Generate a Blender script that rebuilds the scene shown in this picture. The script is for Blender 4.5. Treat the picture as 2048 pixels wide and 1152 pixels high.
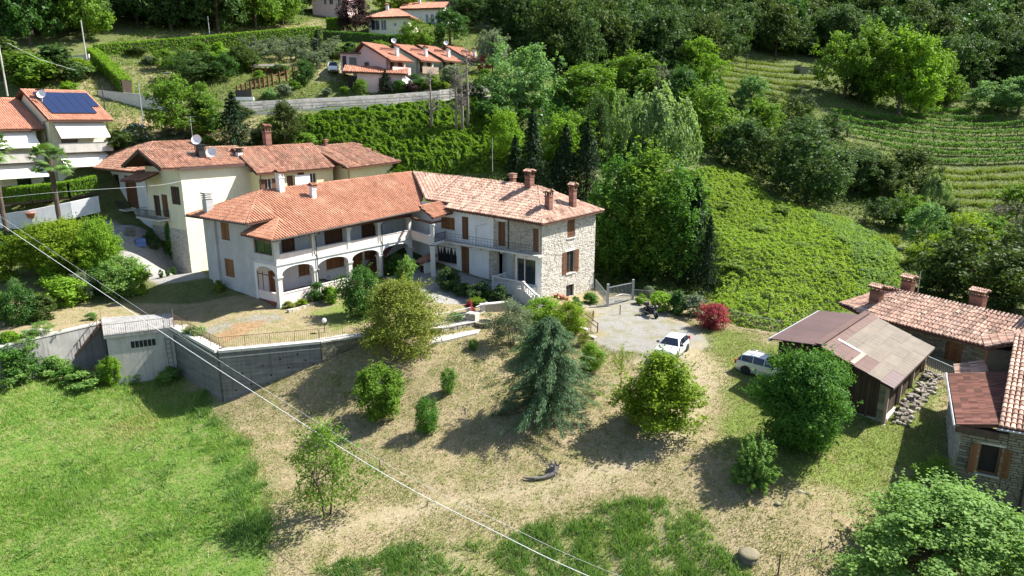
import bpy, math, random
import numpy as np
from mathutils import Vector, Matrix, Euler
random.seed(7)
RNG = np.random.default_rng(11)
R = math.radians
scene = bpy.context.scene
for _o in list(bpy.data.objects):
    bpy.data.objects.remove(_o)
C = scene.collection

# ------------------------------------------------------------------ camera, sky, sun, exposure
CAM_H, PITCH, FPX = 18.0, R(14.2), 1365.0
cam_data = bpy.data.cameras.new('camera')
cam_data.sensor_width = 36.0
cam_data.lens = 36.0 * FPX / 2048.0
cam_data.clip_start, cam_data.clip_end = 0.5, 3000.0
cam = bpy.data.objects.new('camera', cam_data)
C.objects.link(cam)
cam.location = (0, 0, CAM_H)
cam.rotation_euler = (R(90) - PITCH, 0, 0)
scene.camera = cam

SUN_EL = R(48)
SUN_H = (0.94, 0.341)                       # horizontal direction towards the sun
world = bpy.data.worlds.new('World')
scene.world = world
world.use_nodes = True
_nt = world.node_tree
_nt.nodes.clear()
_sky = _nt.nodes.new('ShaderNodeTexSky')
_sky.sky_type = 'NISHITA'
_sky.sun_disc = False
_sky.sun_elevation = SUN_EL
_sky.sun_rotation = math.atan2(SUN_H[0], SUN_H[1])
_bg = _nt.nodes.new('ShaderNodeBackground')
_bg.inputs['Strength'].default_value = 0.085
_out = _nt.nodes.new('ShaderNodeOutputWorld')
_nt.links.new(_sky.outputs[0], _bg.inputs[0])
_nt.links.new(_bg.outputs[0], _out.inputs[0])
sun_data = bpy.data.lights.new('sun', 'SUN')
sun_data.energy = 5.0
sun_data.angle = R(0.5)
sun_data.color = (1.0, 0.965, 0.91)
sun = bpy.data.objects.new('sun', sun_data)
C.objects.link(sun)
_d = Vector((SUN_H[0] * math.cos(SUN_EL), SUN_H[1] * math.cos(SUN_EL), math.sin(SUN_EL)))
sun.rotation_euler = _d.to_track_quat('Z', 'Y').to_euler()
sun.location = (60, 40, 80)
scene.view_settings.view_transform = 'Standard'
scene.view_settings.look = 'None'
scene.view_settings.gamma = 1.0
scene.view_settings.exposure = 1.38
scene.view_settings.use_curve_mapping = False
scene.render.engine = 'CYCLES'
scene.cycles.max_bounces = 6
scene.cycles.diffuse_bounces = 3
scene.cycles.glossy_bounces = 2
scene.cycles.transmission_bounces = 3
scene.cycles.transparent_max_bounces = 4
scene.cycles.caustics_reflective = False
scene.cycles.caustics_refractive = False

# ------------------------------------------------------------------ survey helpers
CT, ST = math.cos(PITCH), math.sin(PITCH)
def ray(px, py):
    a = (px - 1024) / FPX
    b = (576 - py) / FPX
    return np.array([a, CT + b * ST, -ST + b * CT])
def at(px, py, Y=None, Z=None):
    d = ray(px, py)
    t = Y / d[1] if Y is not None else (Z - CAM_H) / d[2]
    return np.array([0, 0, CAM_H]) + d * t

# ------------------------------------------------------------------ scene helpers
def tag(o, label=None, cat=None, group=None, kind=None):
    if label: o['label'] = label
    if cat: o['category'] = cat
    if group: o['group'] = group
    if kind: o['kind'] = kind
    return o
def thing(name, label, cat, loc=(0, 0, 0), rz=0.0, group=None, scale=1.0):
    o = bpy.data.objects.new(name, None)
    o.empty_display_size = 0.3
    C.objects.link(o)
    o.location = [float(c) for c in loc]
    o.rotation_euler = (0, 0, rz)
    o['kind'] = 'thing'
    if scale != 1.0:
        o.scale = (scale,) * 3 if isinstance(scale, (int, float)) else scale
    return tag(o, label, cat, group)
def put(name, mesh, parent=None, loc=(0, 0, 0), rot=(0, 0, 0), scale=(1, 1, 1)):
    o = bpy.data.objects.new(name, mesh)
    C.objects.link(o)
    if parent is not None: o.parent = parent
    o.location = [float(c) for c in loc]
    o.rotation_euler = rot
    o.scale = scale
    return o
def copy_tree(o, parent=None):
    c = o.copy()
    C.objects.link(c)
    c.parent = parent
    for ch in list(o.children):
        copy_tree(ch, c)
    return c

class MB:
    """collects polygons, builds one mesh object; every face carries a random value 'rnd'"""
    def __init__(s):
        s.v, s.f, s.r = [], [], []
    def add(s, verts, faces, r=None):
        n = len(s.v)
        if r is None: r = random.random()
        s.v += [tuple(float(c) for c in p) for p in verts]
        for q in faces:
            s.f.append(tuple(i + n for i in q))
            s.r.append(r)
        return s
    def box(s, x0, x1, y0, y1, z0, z1, r=None):
        v = [(x, y, z) for z in (z0, z1) for y in (y0, y1) for x in (x0, x1)]
        return s.add(v, [(0, 2, 3, 1), (4, 5, 7, 6), (0, 1, 5, 4), (2, 6, 7, 3), (0, 4, 6, 2), (1, 3, 7, 5)], r)
    def beam(s, p, q, w, h, r=None, up=(0, 0, 1)):
        p, q = Vector(p), Vector(q)
        d = (q - p)
        if d.length < 1e-6: return s
        d.normalize()
        side = d.cross(Vector(up))
        if side.length < 1e-4: side = d.cross(Vector((1, 0, 0)))
        side.normalize()
        u = side.cross(d).normalized()
        v = []
        for e in (p, q):
            for a, b in ((-1, -1), (1, -1), (1, 1), (-1, 1)):
                v.append(e + side * (a * w / 2) + u * (b * h / 2))
        return s.add(v, [(0, 1, 2, 3), (7, 6, 5, 4), (0, 4, 5, 1), (1, 5, 6, 2), (2, 6, 7, 3), (3, 7, 4, 0)], r)
    def tube(s, pts, rad, n=6, r=None, cap=True):
        pts = [Vector(p) for p in pts]
        if not hasattr(rad, '__len__'): rad = [rad] * len(pts)
        rings, V = [], []
        for i, p in enumerate(pts):
            d = (pts[min(i + 1, len(pts) - 1)] - pts[max(i - 1, 0)])
            d = d.normalized() if d.length > 1e-9 else Vector((0, 0, 1))
            a = d.cross(Vector((0.31, 0.95, 0.05)))
            if a.length < 1e-3: a = d.cross(Vector((1, 0, 0)))
            a.normalize()
            b = d.cross(a)
            for k in range(n):
                t = 2 * math.pi * k / n
                V.append(p + (a * math.cos(t) + b * math.sin(t)) * rad[i])
        F = []
        for i in range(len(pts) - 1):
            for k in range(n):
                F.append((i * n + k, i * n + (k + 1) % n, (i + 1) * n + (k + 1) % n, (i + 1) * n + k))
        if cap:
            F.append(tuple(range(n - 1, -1, -1)))
            F.append(tuple((len(pts) - 1) * n + k for k in range(n)))
        return s.add(V, F, r)
    def prism(s, poly, z0, z1, r=None):
        n = len(poly)
        v = [(p[0], p[1], z0) for p in poly] + [(p[0], p[1], z1) for p in poly]
        f = [tuple(range(n - 1, -1, -1)), tuple(range(n, 2 * n))]
        f += [(i, (i + 1) % n, n + (i + 1) % n, n + i) for i in range(n)]
        return s.add(v, f, r)
    def slab(s, pts, t, r=None):
        """a plate of thickness t under a (nearly) flat polygon of 3D points"""
        n = len(pts)
        v = [tuple(p) for p in pts] + [(p[0], p[1], p[2] - t) for p in pts]
        f = [tuple(range(n)), tuple(range(2 * n - 1, n - 1, -1))]
        f += [(i, n + i, n + (i + 1) % n, (i + 1) % n) for i in range(n)]
        return s.add(v, f, r)
    def lathe(s, prof, n=12, c=(0, 0, 0), r=None):
        V = []
        for (rr, z) in prof:
            for k in range(n):
                t = 2 * math.pi * k / n
                V.append((c[0] + rr * math.cos(t), c[1] + rr * math.sin(t), c[2] + z))
        F = []
        for i in range(len(prof) - 1):
            for k in range(n):
                F.append((i * n + k, i * n + (k + 1) % n, (i + 1) * n + (k + 1) % n, (i + 1) * n + k))
        F.append(tuple(range(n - 1, -1, -1)))
        F.append(tuple((len(prof) - 1) * n + k for k in range(n)))
        return s.add(V, F, r)
    def mesh(s, name, mat, smooth=False):
        me = bpy.data.meshes.new(name)
        me.from_pydata(s.v, [], s.f)
        me.validate(verbose=False)
        if len(me.polygons) == len(s.r):
            a = me.attributes.new('rnd', 'FLOAT', 'FACE')
            a.data.foreach_set('value', np.array(s.r, dtype=np.float32))
        if smooth:
            me.polygons.foreach_set('use_smooth', np.ones(len(me.polygons), dtype=bool))
        me.materials.append(mat)
        return me
    def build(s, name, mat, parent=None, smooth=False, **k):
        return put(name, s.mesh(name, mat, smooth), parent, **k)

def quads_mesh(name, V, rnd, mat, tri=False):
    """V: (n, 4 or 3, 3) array of loose faces"""
    n, k, _ = V.shape
    me = bpy.data.meshes.new(name)
    me.vertices.add(n * k)
    me.vertices.foreach_set('co', V.reshape(-1).astype(np.float32))
    me.loops.add(n * k)
    me.loops.foreach_set('vertex_index', np.arange(n * k, dtype=np.int32))
    me.polygons.add(n)
    me.polygons.foreach_set('loop_start', np.arange(0, n * k, k, dtype=np.int32))
    a = me.attributes.new('rnd', 'FLOAT', 'FACE')
    a.data.foreach_set('value', rnd.astype(np.float32))
    me.update(calc_edges=True)
    me.materials.append(mat)
    return me
def unit(a):
    return a / np.maximum(np.linalg.norm(a, axis=-1, keepdims=True), 1e-9)
def leaf_quads(P, N, L, W, droop=0.0, along=None):
    """leaf rhombi at P with normals N, length L, width W"""
    n = len(P)
    rv = RNG.normal(size=(n, 3)) if along is None else along + 0.25 * RNG.normal(size=(n, 3))
    T = unit(rv - N * np.sum(rv * N, axis=1, keepdims=True))
    B = np.cross(N, T)
    L = np.asarray(L).reshape(-1, 1)
    W = np.asarray(W).reshape(-1, 1)
    a = P - T * L * 0.5
    b = P + B * W * 0.5 + N * L * 0.06
    c = P + T * L * 0.5 - N * L * droop
    d = P - B * W * 0.5 + N * L * 0.06
    return np.stack([a, b, c, d], axis=1)

# ------------------------------------------------------------------ materials
class NT:
    def __init__(s, name):
        s.m = bpy.data.materials.new(name)
        s.m.use_nodes = True
        s.t = s.m.node_tree
        s.t.nodes.clear()
        s.out = s.t.nodes.new('ShaderNodeOutputMaterial')
    def n(s, kind, **k):
        o = s.t.nodes.new('ShaderNode' + kind)
        for a, b in k.items():
            if a in o.bl_rna.properties.keys(): setattr(o, a, b)
        return o
    def l(s, a, b): s.t.links.new(a, b)
    def val(s, sock, v):
        if hasattr(v, 'links') or isinstance(v, bpy.types.NodeSocket): s.l(v, sock)
        else: sock.default_value = v
    def mix(s, f, a, b, mode='MIX'):
        o = s.n('MixRGB', blend_type=mode)
        s.val(o.inputs[0], f)
        s.val(o.inputs[1], a if not isinstance(a, tuple) else (*a, 1))
        s.val(o.inputs[2], b if not isinstance(b, tuple) else (*b, 1))
        return o.outputs[0]
    def math(s, op, a, b=0.0, clamp=False):
        o = s.n('Math', operation=op, use_clamp=clamp)
        s.val(o.inputs[0], a); s.val(o.inputs[1], b)
        return o.outputs[0]
    def ramp(s, v, lo, hi):
        o = s.n('MapRange')
        s.val(o.inputs[0], v); o.inputs[1].default_value = lo; o.inputs[2].default_value = hi
        return o.outputs[0]
    def coord(s, kind='Object', scale=(1, 1, 1)):
        if kind == 'World':
            src = s.n('NewGeometry').outputs['Position']
        else:
            src = s.n('TexCoord').outputs[kind]
        mp = s.n('Mapping')
        mp.inputs['Scale'].default_value = scale
        s.l(src, mp.inputs[0])
        return mp.outputs[0]
    def noise(s, vec, scale, detail=4.0, rough=0.6, dist=0.0):
        o = s.n('TexNoise')
        s.l(vec, o.inputs['Vector'])
        o.inputs['Scale'].default_value = scale
        o.inputs['Detail'].default_value = detail
        o.inputs['Roughness'].default_value = rough
        o.inputs['Distortion'].default_value = dist
        return o.outputs['Fac']
    def attr(s, name):
        o = s.n('Attribute'); o.attribute_name = name
        return o.outputs['Fac']
    def bump(s, h, strength=0.4, dist=0.05):
        o = s.n('Bump')
        o.inputs['Strength'].default_value = strength
        o.inputs['Distance'].default_value = dist
        s.l(h, o.inputs['Height'])
        return o.outputs[0]
    def bsdf(s, col, rough=0.8, normal=None, metal=0.0, spec=0.3, trans=0.0, emit=None):
        o = s.n('BsdfPrincipled')
        s.val(o.inputs['Base Color'], col if not isinstance(col, tuple) else (*col, 1))
        s.val(o.inputs['Roughness'], rough)
        o.inputs['Metallic'].default_value = metal
        o.inputs['Specular IOR Level'].default_value = spec
        if trans: o.inputs['Transmission Weight'].default_value = trans
        if normal is not None: s.l(normal, o.inputs['Normal'])
        s.l(o.outputs[0], s.out.inputs[0])
        return o

def surf(name, c1, c2=None, scale=2.0, rough=0.85, bump=0.3, bscale=20.0, rnd=0.0, streak=0.0, streak_col=None, metal=0.0, spec=0.3, kind='Object', blotch=0.0, blotch_col=(0.1, 0.1, 0.09), stretch=(1, 1, 1)):
    """a weathered surface: two-tone noise, optional per-piece variation, blotches, rain streaks and fine relief"""
    t = NT(name)
    co = t.coord(kind, stretch)
    f = t.ramp(t.noise(co, scale, 6, 0.65), 0.3, 0.7)
    col = t.mix(f, c1, c2 or tuple(c * 0.8 for c in c1))
    if rnd:
        r = t.attr('rnd')
        k = t.math('ADD', t.math('MULTIPLY', r, 2 * rnd), 1 - rnd)
        cmb = t.n('CombineXYZ')
        for i in range(3): t.l(k, cmb.inputs[i])
        col = t.mix(1.0, col, cmb.outputs[0], 'MULTIPLY')
    if blotch:
        g = t.ramp(t.noise(co, scale * 0.6, 8, 0.7, 0.4), 0.52, 0.68)
        col = t.mix(t.math('MULTIPLY', g, blotch), col, blotch_col)
    if streak:
        cs = t.coord(kind, (3.0, 3.0, 0.22))
        g = t.ramp(t.noise(cs, 1.3, 5, 0.6), 0.48, 0.72)
        col = t.mix(t.math('MULTIPLY', g, streak), col, streak_col or (0.05, 0.05, 0.05))
    nb = None
    if bump:
        nb = t.bump(t.noise(co, bscale, 5, 0.7), bump, 0.03)
    t.bsdf(col, rough, nb, metal, spec)
    return t.m

def leaf_mat(name, dark, light, trans=0.35, rough=0.6, spec=0.12, third=None, third_at=0.8):
    t = NT(name)
    r = t.attr('rnd')
    oi = t.n('ObjectInfo').outputs['Random']
    f = t.math('ADD', t.math('MULTIPLY', r, 0.75), t.math('MULTIPLY', oi, 0.25), True)
    col = t.mix(f, dark, light)
    if third:
        g = t.ramp(r, third_at, min(third_at + 0.08, 1.0))
        col = t.mix(g, col, third)
    d = t.n('BsdfPrincipled')
    t.l(col, d.inputs['Base Color'])
    d.inputs['Roughness'].default_value = rough
    d.inputs['Specular IOR Level'].default_value = spec
    tr = t.n('BsdfTranslucent')
    t.l(t.mix(0.5, col, (min(light[0] * 1.5, 1), min(light[1] * 1.6, 1), light[2] * 0.5)), tr.inputs[0])
    mx = t.n('MixShader')
    mx.inputs[0].default_value = trans
    t.l(d.outputs[0], mx.inputs[1]); t.l(tr.outputs[0], mx.inputs[2]); t.l(mx.outputs[0], t.out.inputs[0])
    return t.m

def glass_mat(name, col=(0.02, 0.03, 0.035), rough=0.08):
    t = NT(name)
    t.bsdf(col, rough, None, 0.0, 0.6)
    return t.m

def stone_mat(name, c1, c2, c3, rnd=0.45):
    t = NT(name)
    co = t.coord('Object')
    r = t.attr('rnd')
    col = t.mix(t.ramp(r, 0.0, 0.6), c1, c2)
    col = t.mix(t.ramp(r, 0.7, 1.0), col, c3)
    f = t.ramp(t.noise(co, 6, 6, 0.7), 0.3, 0.75)
    col = t.mix(t.math('MULTIPLY', f, 0.5), col, tuple(c * 0.45 for c in c1))
    t.bsdf(col, 0.92, t.bump(t.noise(co, 25, 5, 0.7), 0.5, 0.03), 0, 0.2)
    return t.m

M = {}
M['tile_new'] = surf('terracotta_new', (0.42, 0.198, 0.12), (0.31, 0.135, 0.078), 0.7, 0.88, 0.2, 30, rnd=0.28, blotch=0.75, blotch_col=(0.46, 0.29, 0.185), streak=0.3, streak_col=(0.20, 0.10, 0.065))
M['tile_old'] = surf('terracotta_old', (0.52, 0.345, 0.255), (0.37, 0.21, 0.15), 1.0, 0.88, 0.3, 30, rnd=0.5, blotch=0.4, blotch_col=(0.62, 0.52, 0.41))
M['tile_mid'] = surf('terracotta_weathered', (0.38, 0.205, 0.135), (0.25, 0.12, 0.078), 0.9, 0.88, 0.3, 30, rnd=0.5, blotch=0.7, blotch_col=(0.26, 0.20, 0.145))
M['tile_dark'] = surf('terracotta_dark', (0.20, 0.085, 0.06), (0.14, 0.058, 0.042), 1.0, 0.85, 0.3, 30, rnd=0.45, blotch=0.4, blotch_col=(0.26, 0.17, 0.12))
M['tile_far'] = surf('terracotta_far', (0.50, 0.24, 0.155), (0.42, 0.19, 0.12), 0.9, 0.85, 0.2, 30, rnd=0.25)
M['roof_deck'] = surf('roof_deck', (0.13, 0.06, 0.04), (0.09, 0.045, 0.03), 2, 0.9, 0.2)
M['wall_white'] = surf('plaster_white', (0.74, 0.74, 0.73), (0.64, 0.64, 0.63), 0.9, 0.9, 0.15, 40, streak=0.3, streak_col=(0.45, 0.44, 0.42))
M['wall_pink'] = surf('plaster_pink', (0.78, 0.65, 0.59), (0.68, 0.56, 0.51), 1.0, 0.9, 0.15, 40, streak=0.35, streak_col=(0.5, 0.42, 0.38))
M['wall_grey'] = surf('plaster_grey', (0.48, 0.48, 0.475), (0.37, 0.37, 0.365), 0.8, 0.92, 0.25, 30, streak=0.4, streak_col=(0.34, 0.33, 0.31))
M['wall_yellow'] = surf('plaster_yellow', (0.80, 0.72, 0.42), (0.74, 0.65, 0.36), 1.0, 0.9, 0.15, 40, streak=0.12, streak_col=(0.5, 0.45, 0.3))
M['wall_cream'] = surf('plaster_cream', (0.79, 0.735, 0.53), (0.71, 0.66, 0.47), 0.8, 0.9, 0.15, 40, streak=0.25, streak_col=(0.5, 0.46, 0.36))
M['wall_rose'] = surf('plaster_rose', (0.70, 0.50, 0.48), (0.63, 0.44, 0.42), 1.0, 0.9, 0.15, 40)
M['wall_green'] = surf('plaster_pale_green', (0.66, 0.68, 0.56), (0.58, 0.60, 0.50), 1.0, 0.9, 0.15, 40)
M['trim'] = surf('stone_trim', (0.60, 0.58, 0.54), (0.50, 0.48, 0.45), 3, 0.85, 0.3, 30, streak=0.25, streak_col=(0.3, 0.29, 0.27))
M['concrete'] = surf('concrete_dark', (0.23, 0.225, 0.215), (0.105, 0.10, 0.096), 0.7, 0.95, 0.6, 12, streak=0.45, streak_col=(0.05, 0.05, 0.05), blotch=0.5, blotch_col=(0.33, 0.325, 0.31), stretch=(.45, .45, 2.8))
M['concrete_light'] = surf('concrete_light', (0.50, 0.47, 0.42), (0.38, 0.36, 0.32), 1.2, 0.95, 0.4, 18, streak=0.35, streak_col=(0.2, 0.19, 0.17))
M['concrete_pale'] = surf('concrete_pale', (0.62, 0.59, 0.53), (0.50, 0.47, 0.42), 2, 0.95, 0.3, 18, blotch=0.25, blotch_col=(0.3, 0.28, 0.24))
M['concrete_mid'] = surf('concrete_stained', (0.33, 0.32, 0.30), (0.22, 0.215, 0.20), 0.8, 0.95, 0.5, 14, streak=0.7, streak_col=(0.09, 0.088, 0.082), blotch=0.4, blotch_col=(0.40, 0.385, 0.355))
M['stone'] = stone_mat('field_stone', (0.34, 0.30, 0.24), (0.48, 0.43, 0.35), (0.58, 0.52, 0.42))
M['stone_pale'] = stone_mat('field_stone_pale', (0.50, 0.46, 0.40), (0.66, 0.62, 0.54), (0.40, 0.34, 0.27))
M['stone_heap'] = stone_mat('heap_stone', (0.19, 0.17, 0.14), (0.30, 0.27, 0.225), (0.40, 0.36, 0.30))
M['lid'] = surf('well_lid', (0.20, 0.17, 0.115), (0.13, 0.12, 0.07), 4, 0.95, 0.6, 18)
M['stone_dark'] = stone_mat('field_stone_mossy', (0.16, 0.15, 0.10), (0.27, 0.25, 0.17), (0.36, 0.32, 0.23))
M['mortar'] = surf('mortar', (0.52, 0.48, 0.41), (0.40, 0.37, 0.31), 3, 0.95, 0.4, 25)
M['mortar_dark'] = surf('mortar_dark', (0.10, 0.09, 0.07), (0.16, 0.14, 0.10), 3, 0.95, 0.4, 25)
M['brick'] = surf('brick', (0.25, 0.125, 0.09), (0.17, 0.085, 0.065), 5, 0.9, 0.4, 20, rnd=0.3)
M['wood_dark'] = surf('wood_dark', (0.045, 0.03, 0.02), (0.085, 0.055, 0.038), 1.5, 0.85, 0.4, 12, rnd=0.45, stretch=(6, 6, 0.5))
M['wood_shutter'] = surf('wood_shutter', (0.17, 0.075, 0.035), (0.11, 0.05, 0.025), 2, 0.7, 0.3, 14, rnd=0.25, stretch=(5, 5, 0.5))
M['wood_brown'] = surf('wood_brown', (0.24, 0.11, 0.045), (0.16, 0.075, 0.03), 2, 0.65, 0.3, 14, rnd=0.3, stretch=(5, 5, 0.5))
M['wood_pale'] = surf('wood_weathered', (0.40, 0.30, 0.24), (0.28, 0.20, 0.15), 2, 0.85, 0.3, 14, stretch=(4, 4, 0.6))
M['wood_grey'] = surf('wood_grey', (0.20, 0.18, 0.16), (0.08, 0.07, 0.06), 2, 0.9, 0.5, 14, stretch=(4, 4, 0.6))
M['metal_roof_grey'] = surf('metal_roof_weathered', (0.165, 0.137, 0.10), (0.115, 0.093, 0.07), 0.7, 0.75, 0.15, 20, rnd=0.12, blotch=0.5, blotch_col=(0.20, 0.135, 0.10), stretch=(0.5, 2, 1))
M['metal_roof_brown'] = surf('metal_roof_brown', (0.105, 0.062, 0.056), (0.08, 0.047, 0.043), 0.6, 0.6, 0.1, 20, rnd=0.08)
M['metal_rust'] = surf('metal_roof_rusty', (0.135, 0.075, 0.058), (0.095, 0.055, 0.045), 1.5, 0.75, 0.2, 20, rnd=0.15)
M['iron'] = surf('iron_dark', (0.035, 0.035, 0.035), (0.06, 0.05, 0.045), 4, 0.6, 0.1)
M['steel'] = surf('galvanised_steel', (0.42, 0.43, 0.44), (0.33, 0.34, 0.35), 4, 0.5, 0.05, metal=0.4)
M['iron_rust'] = surf('iron_rusty', (0.16, 0.09, 0.06), (0.10, 0.06, 0.045), 4, 0.8, 0.2)
M['white_paint'] = surf('white_paint', (0.80, 0.80, 0.79), (0.74, 0.74, 0.73), 3, 0.5, 0.05)
M['awning'] = surf('awning_cloth', (0.80, 0.78, 0.72), (0.77, 0.75, 0.69), 3, 0.9, 0.05)
M['black'] = surf('black_plastic', (0.02, 0.02, 0.022), (0.03, 0.03, 0.03), 5, 0.5, 0.05)
M['painted_dark'] = surf('painted_dark_interior', (0.02, 0.017, 0.015), (0.03, 0.025, 0.02), 3, 0.9, 0.0)  # near-black painted for unlit interiors and openings; also colours the well soil
M['glass'] = glass_mat('window_glass')
M['glass_car'] = glass_mat('car_glass', (0.012, 0.015, 0.028), 0.05)
M['car_silver'] = surf('car_silver', (0.62, 0.64, 0.64), (0.60, 0.62, 0.62), 3, 0.28, 0.0, metal=0.35, spec=0.5)
M['car_white'] = surf('car_pale_grey', (0.66, 0.68, 0.68), (0.64, 0.66, 0.66), 3, 0.28, 0.0, metal=0.25, spec=0.5)
M['car_white2'] = surf('van_white', (0.8, 0.8, 0.8), (0.78, 0.78, 0.78), 3, 0.35, 0.0, spec=0.5)
M['car_red'] = surf('car_red', (0.35, 0.02, 0.025), (0.32, 0.02, 0.02), 3, 0.3, 0.0, spec=0.5)
M['red_light'] = surf('red_lens', (0.5, 0.02, 0.03), (0.45, 0.02, 0.03), 3, 0.3, 0.0)
M['tyre'] = surf('tyre', (0.02, 0.02, 0.02), (0.028, 0.028, 0.028), 5, 0.85, 0.1)
M['rim'] = surf('alloy_rim', (0.55, 0.56, 0.57), (0.5, 0.5, 0.5), 5, 0.35, 0.0, metal=0.7)
M['solar'] = surf('solar_cell', (0.015, 0.025, 0.07), (0.012, 0.02, 0.055), 3, 0.15, 0.0, spec=0.6)
M['terracotta_pot'] = surf('terracotta_pot', (0.45, 0.18, 0.10), (0.36, 0.14, 0.08), 4, 0.85, 0.2)
M['bark'] = surf('bark', (0.12, 0.09, 0.065), (0.07, 0.052, 0.04), 3, 0.95, 0.8, 14, stretch=(3, 3, 0.6))
M['bark_grey'] = surf('bark_grey', (0.26, 0.23, 0.20), (0.15, 0.13, 0.11), 3, 0.95, 0.6, 14, stretch=(3, 3, 0.6))
M['wire'] = surf('cable_pale', (0.75, 0.75, 0.74), (0.7, 0.7, 0.7), 3, 0.5, 0.0)
M['wire_dark'] = surf('cable_dark', (0.08, 0.08, 0.085), (0.07, 0.07, 0.07), 3, 0.6, 0.0)
M['cloth_blue'] = surf('cloth_blue', (0.12, 0.18, 0.42), (0.09, 0.14, 0.35), 3, 0.9, 0.05)
M['cloth_red'] = surf('cloth_red', (0.30, 0.02, 0.04), (0.25, 0.02, 0.03), 3, 0.9, 0.05)
M['blue_plastic'] = surf('pool_liner_blue', (0.06, 0.35, 0.55), (0.05, 0.3, 0.5), 3, 0.4, 0.0)
M['asphalt'] = surf('asphalt_grey', (0.20, 0.195, 0.185), (0.14, 0.135, 0.13), 0.7, 0.95, 0.4, 30, blotch=0.3, blotch_col=(0.24, 0.22, 0.18), kind='World')
M['gravel_white'] = surf('gravel_white', (0.72, 0.69, 0.63), (0.58, 0.55, 0.49), 1.2, 0.95, 0.5, 20, kind='World')
M['paving'] = surf('stone_paving', (0.28, 0.26, 0.23), (0.18, 0.165, 0.145), 1.2, 0.9, 0.4, 14, rnd=0.3)
M['floor_tile'] = surf('red_floor_tile', (0.20, 0.07, 0.045), (0.15, 0.055, 0.04), 4, 0.5, 0.05)
M['flower_white'] = surf('petal_white', (0.8, 0.78, 0.76), (0.75, 0.7, 0.7), 3, 0.7, 0.0)

LF = {}
LF['forest'] = leaf_mat('leaf_forest', (0.022, 0.052, 0.015), (0.085, 0.15, 0.042), 0.3)
LF['forest2'] = leaf_mat('leaf_forest_warm', (0.024, 0.046, 0.010), (0.090, 0.135, 0.030), 0.3)
LF['bright'] = leaf_mat('leaf_bright', (0.047, 0.108, 0.014), (0.169, 0.284, 0.035), 0.38)
LF['fresh'] = leaf_mat('leaf_fresh', (0.070, 0.145, 0.030), (0.235, 0.375, 0.10), 0.42)
LF['yellow'] = leaf_mat('leaf_yellow', (0.070, 0.135, 0.012), (0.26, 0.36, 0.028), 0.4)
LF['gold'] = leaf_mat('leaf_gold', (0.080, 0.115, 0.022), (0.28, 0.32, 0.060), 0.35, third=(0.36, 0.24, 0.05), third_at=0.92)
LF['deep'] = leaf_mat('leaf_deep', (0.018, 0.055, 0.012), (0.075, 0.175, 0.028), 0.3, 0.5, 0.18)
LF['pale'] = leaf_mat('leaf_pale', (0.101, 0.169, 0.061), (0.270, 0.385, 0.142), 0.35)
LF['olive'] = leaf_mat('leaf_olive', (0.081, 0.115, 0.068), (0.209, 0.257, 0.155), 0.25)
LF['mint'] = leaf_mat('leaf_mint', (0.062, 0.135, 0.042), (0.19, 0.33, 0.115), 0.35)
LF['cedar'] = leaf_mat('leaf_cedar', (0.032, 0.075, 0.034), (0.135, 0.215, 0.10), 0.22)
LF['spruce'] = leaf_mat('leaf_spruce', (0.006, 0.020, 0.008), (0.026, 0.058, 0.020), 0.15)
LF['kudzu'] = leaf_mat('leaf_creeper', (0.085, 0.155, 0.026), (0.27, 0.37, 0.075), 0.4)
LF['kudzu2'] = leaf_mat('leaf_creeper_blue', (0.065, 0.125, 0.040), (0.21, 0.31, 0.115), 0.35)
LF['red'] = leaf_mat('leaf_red', (0.135, 0.024, 0.032), (0.459, 0.081, 0.101), 0.3)
LF['purple'] = leaf_mat('leaf_purple', (0.020, 0.012, 0.014), (0.060, 0.028, 0.036), 0.2)
LF['hedge'] = leaf_mat('leaf_hedge', (0.068, 0.155, 0.014), (0.216, 0.365, 0.030), 0.35)
LF['hedge_dark'] = leaf_mat('leaf_hedge_dark', (0.030, 0.095, 0.016), (0.115, 0.250, 0.032), 0.3)
LF['oleander'] = leaf_mat('leaf_oleander', (0.068, 0.135, 0.041), (0.176, 0.270, 0.095), 0.3, third=(0.78, 0.76, 0.74), third_at=0.62)
LF['grass'] = leaf_mat('grass_green', (0.050, 0.150, 0.024), (0.265, 0.385, 0.070), 0.35, 0.6, third=(0.36, 0.32, 0.14), third_at=0.88)
LF['grass_long'] = leaf_mat('grass_long', (0.040, 0.105, 0.024), (0.165, 0.285, 0.07), 0.35, 0.6)
LF['grass_dry'] = leaf_mat('grass_dry', (0.185, 0.15, 0.076), (0.42, 0.355, 0.22), 0.25, 0.7)
LF['grass_lawn'] = leaf_mat('grass_lawn', (0.085, 0.135, 0.026), (0.24, 0.295, 0.075), 0.3, 0.6)
LF['palm'] = leaf_mat('leaf_palm', (0.047, 0.115, 0.024), (0.176, 0.270, 0.068), 0.25)
LF['vine'] = leaf_mat('leaf_vine', (0.041, 0.115, 0.016), (0.142, 0.284, 0.038), 0.35)
LF['grey_twig'] = leaf_mat('twig_grey', (0.135, 0.115, 0.101), (0.297, 0.257, 0.230), 0.1)

# ------------------------------------------------------------------ terrain: surveyed heights, interpolated
VA, VAng = np.array([-22.206, 62.980, 0.0]), R(54)     # villa: front corner and direction of its arcade
WC, WAng = np.array([3.001, 68.019, 0.0]), R(-40)      # stone wing: front corner and direction of its facade
def fr(O, ang, x, y, z=0.0):
    c, s = math.cos(ang), math.sin(ang)
    return np.array([O[0] + x * c - y * s, O[1] + x * s + y * c, O[2] + z])
def villa(x, y, z=0.0): return fr(VA, VAng, x, y, z)
def wing(x, y, z=0.0): return fr(WC, WAng, x, y, z)

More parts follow.
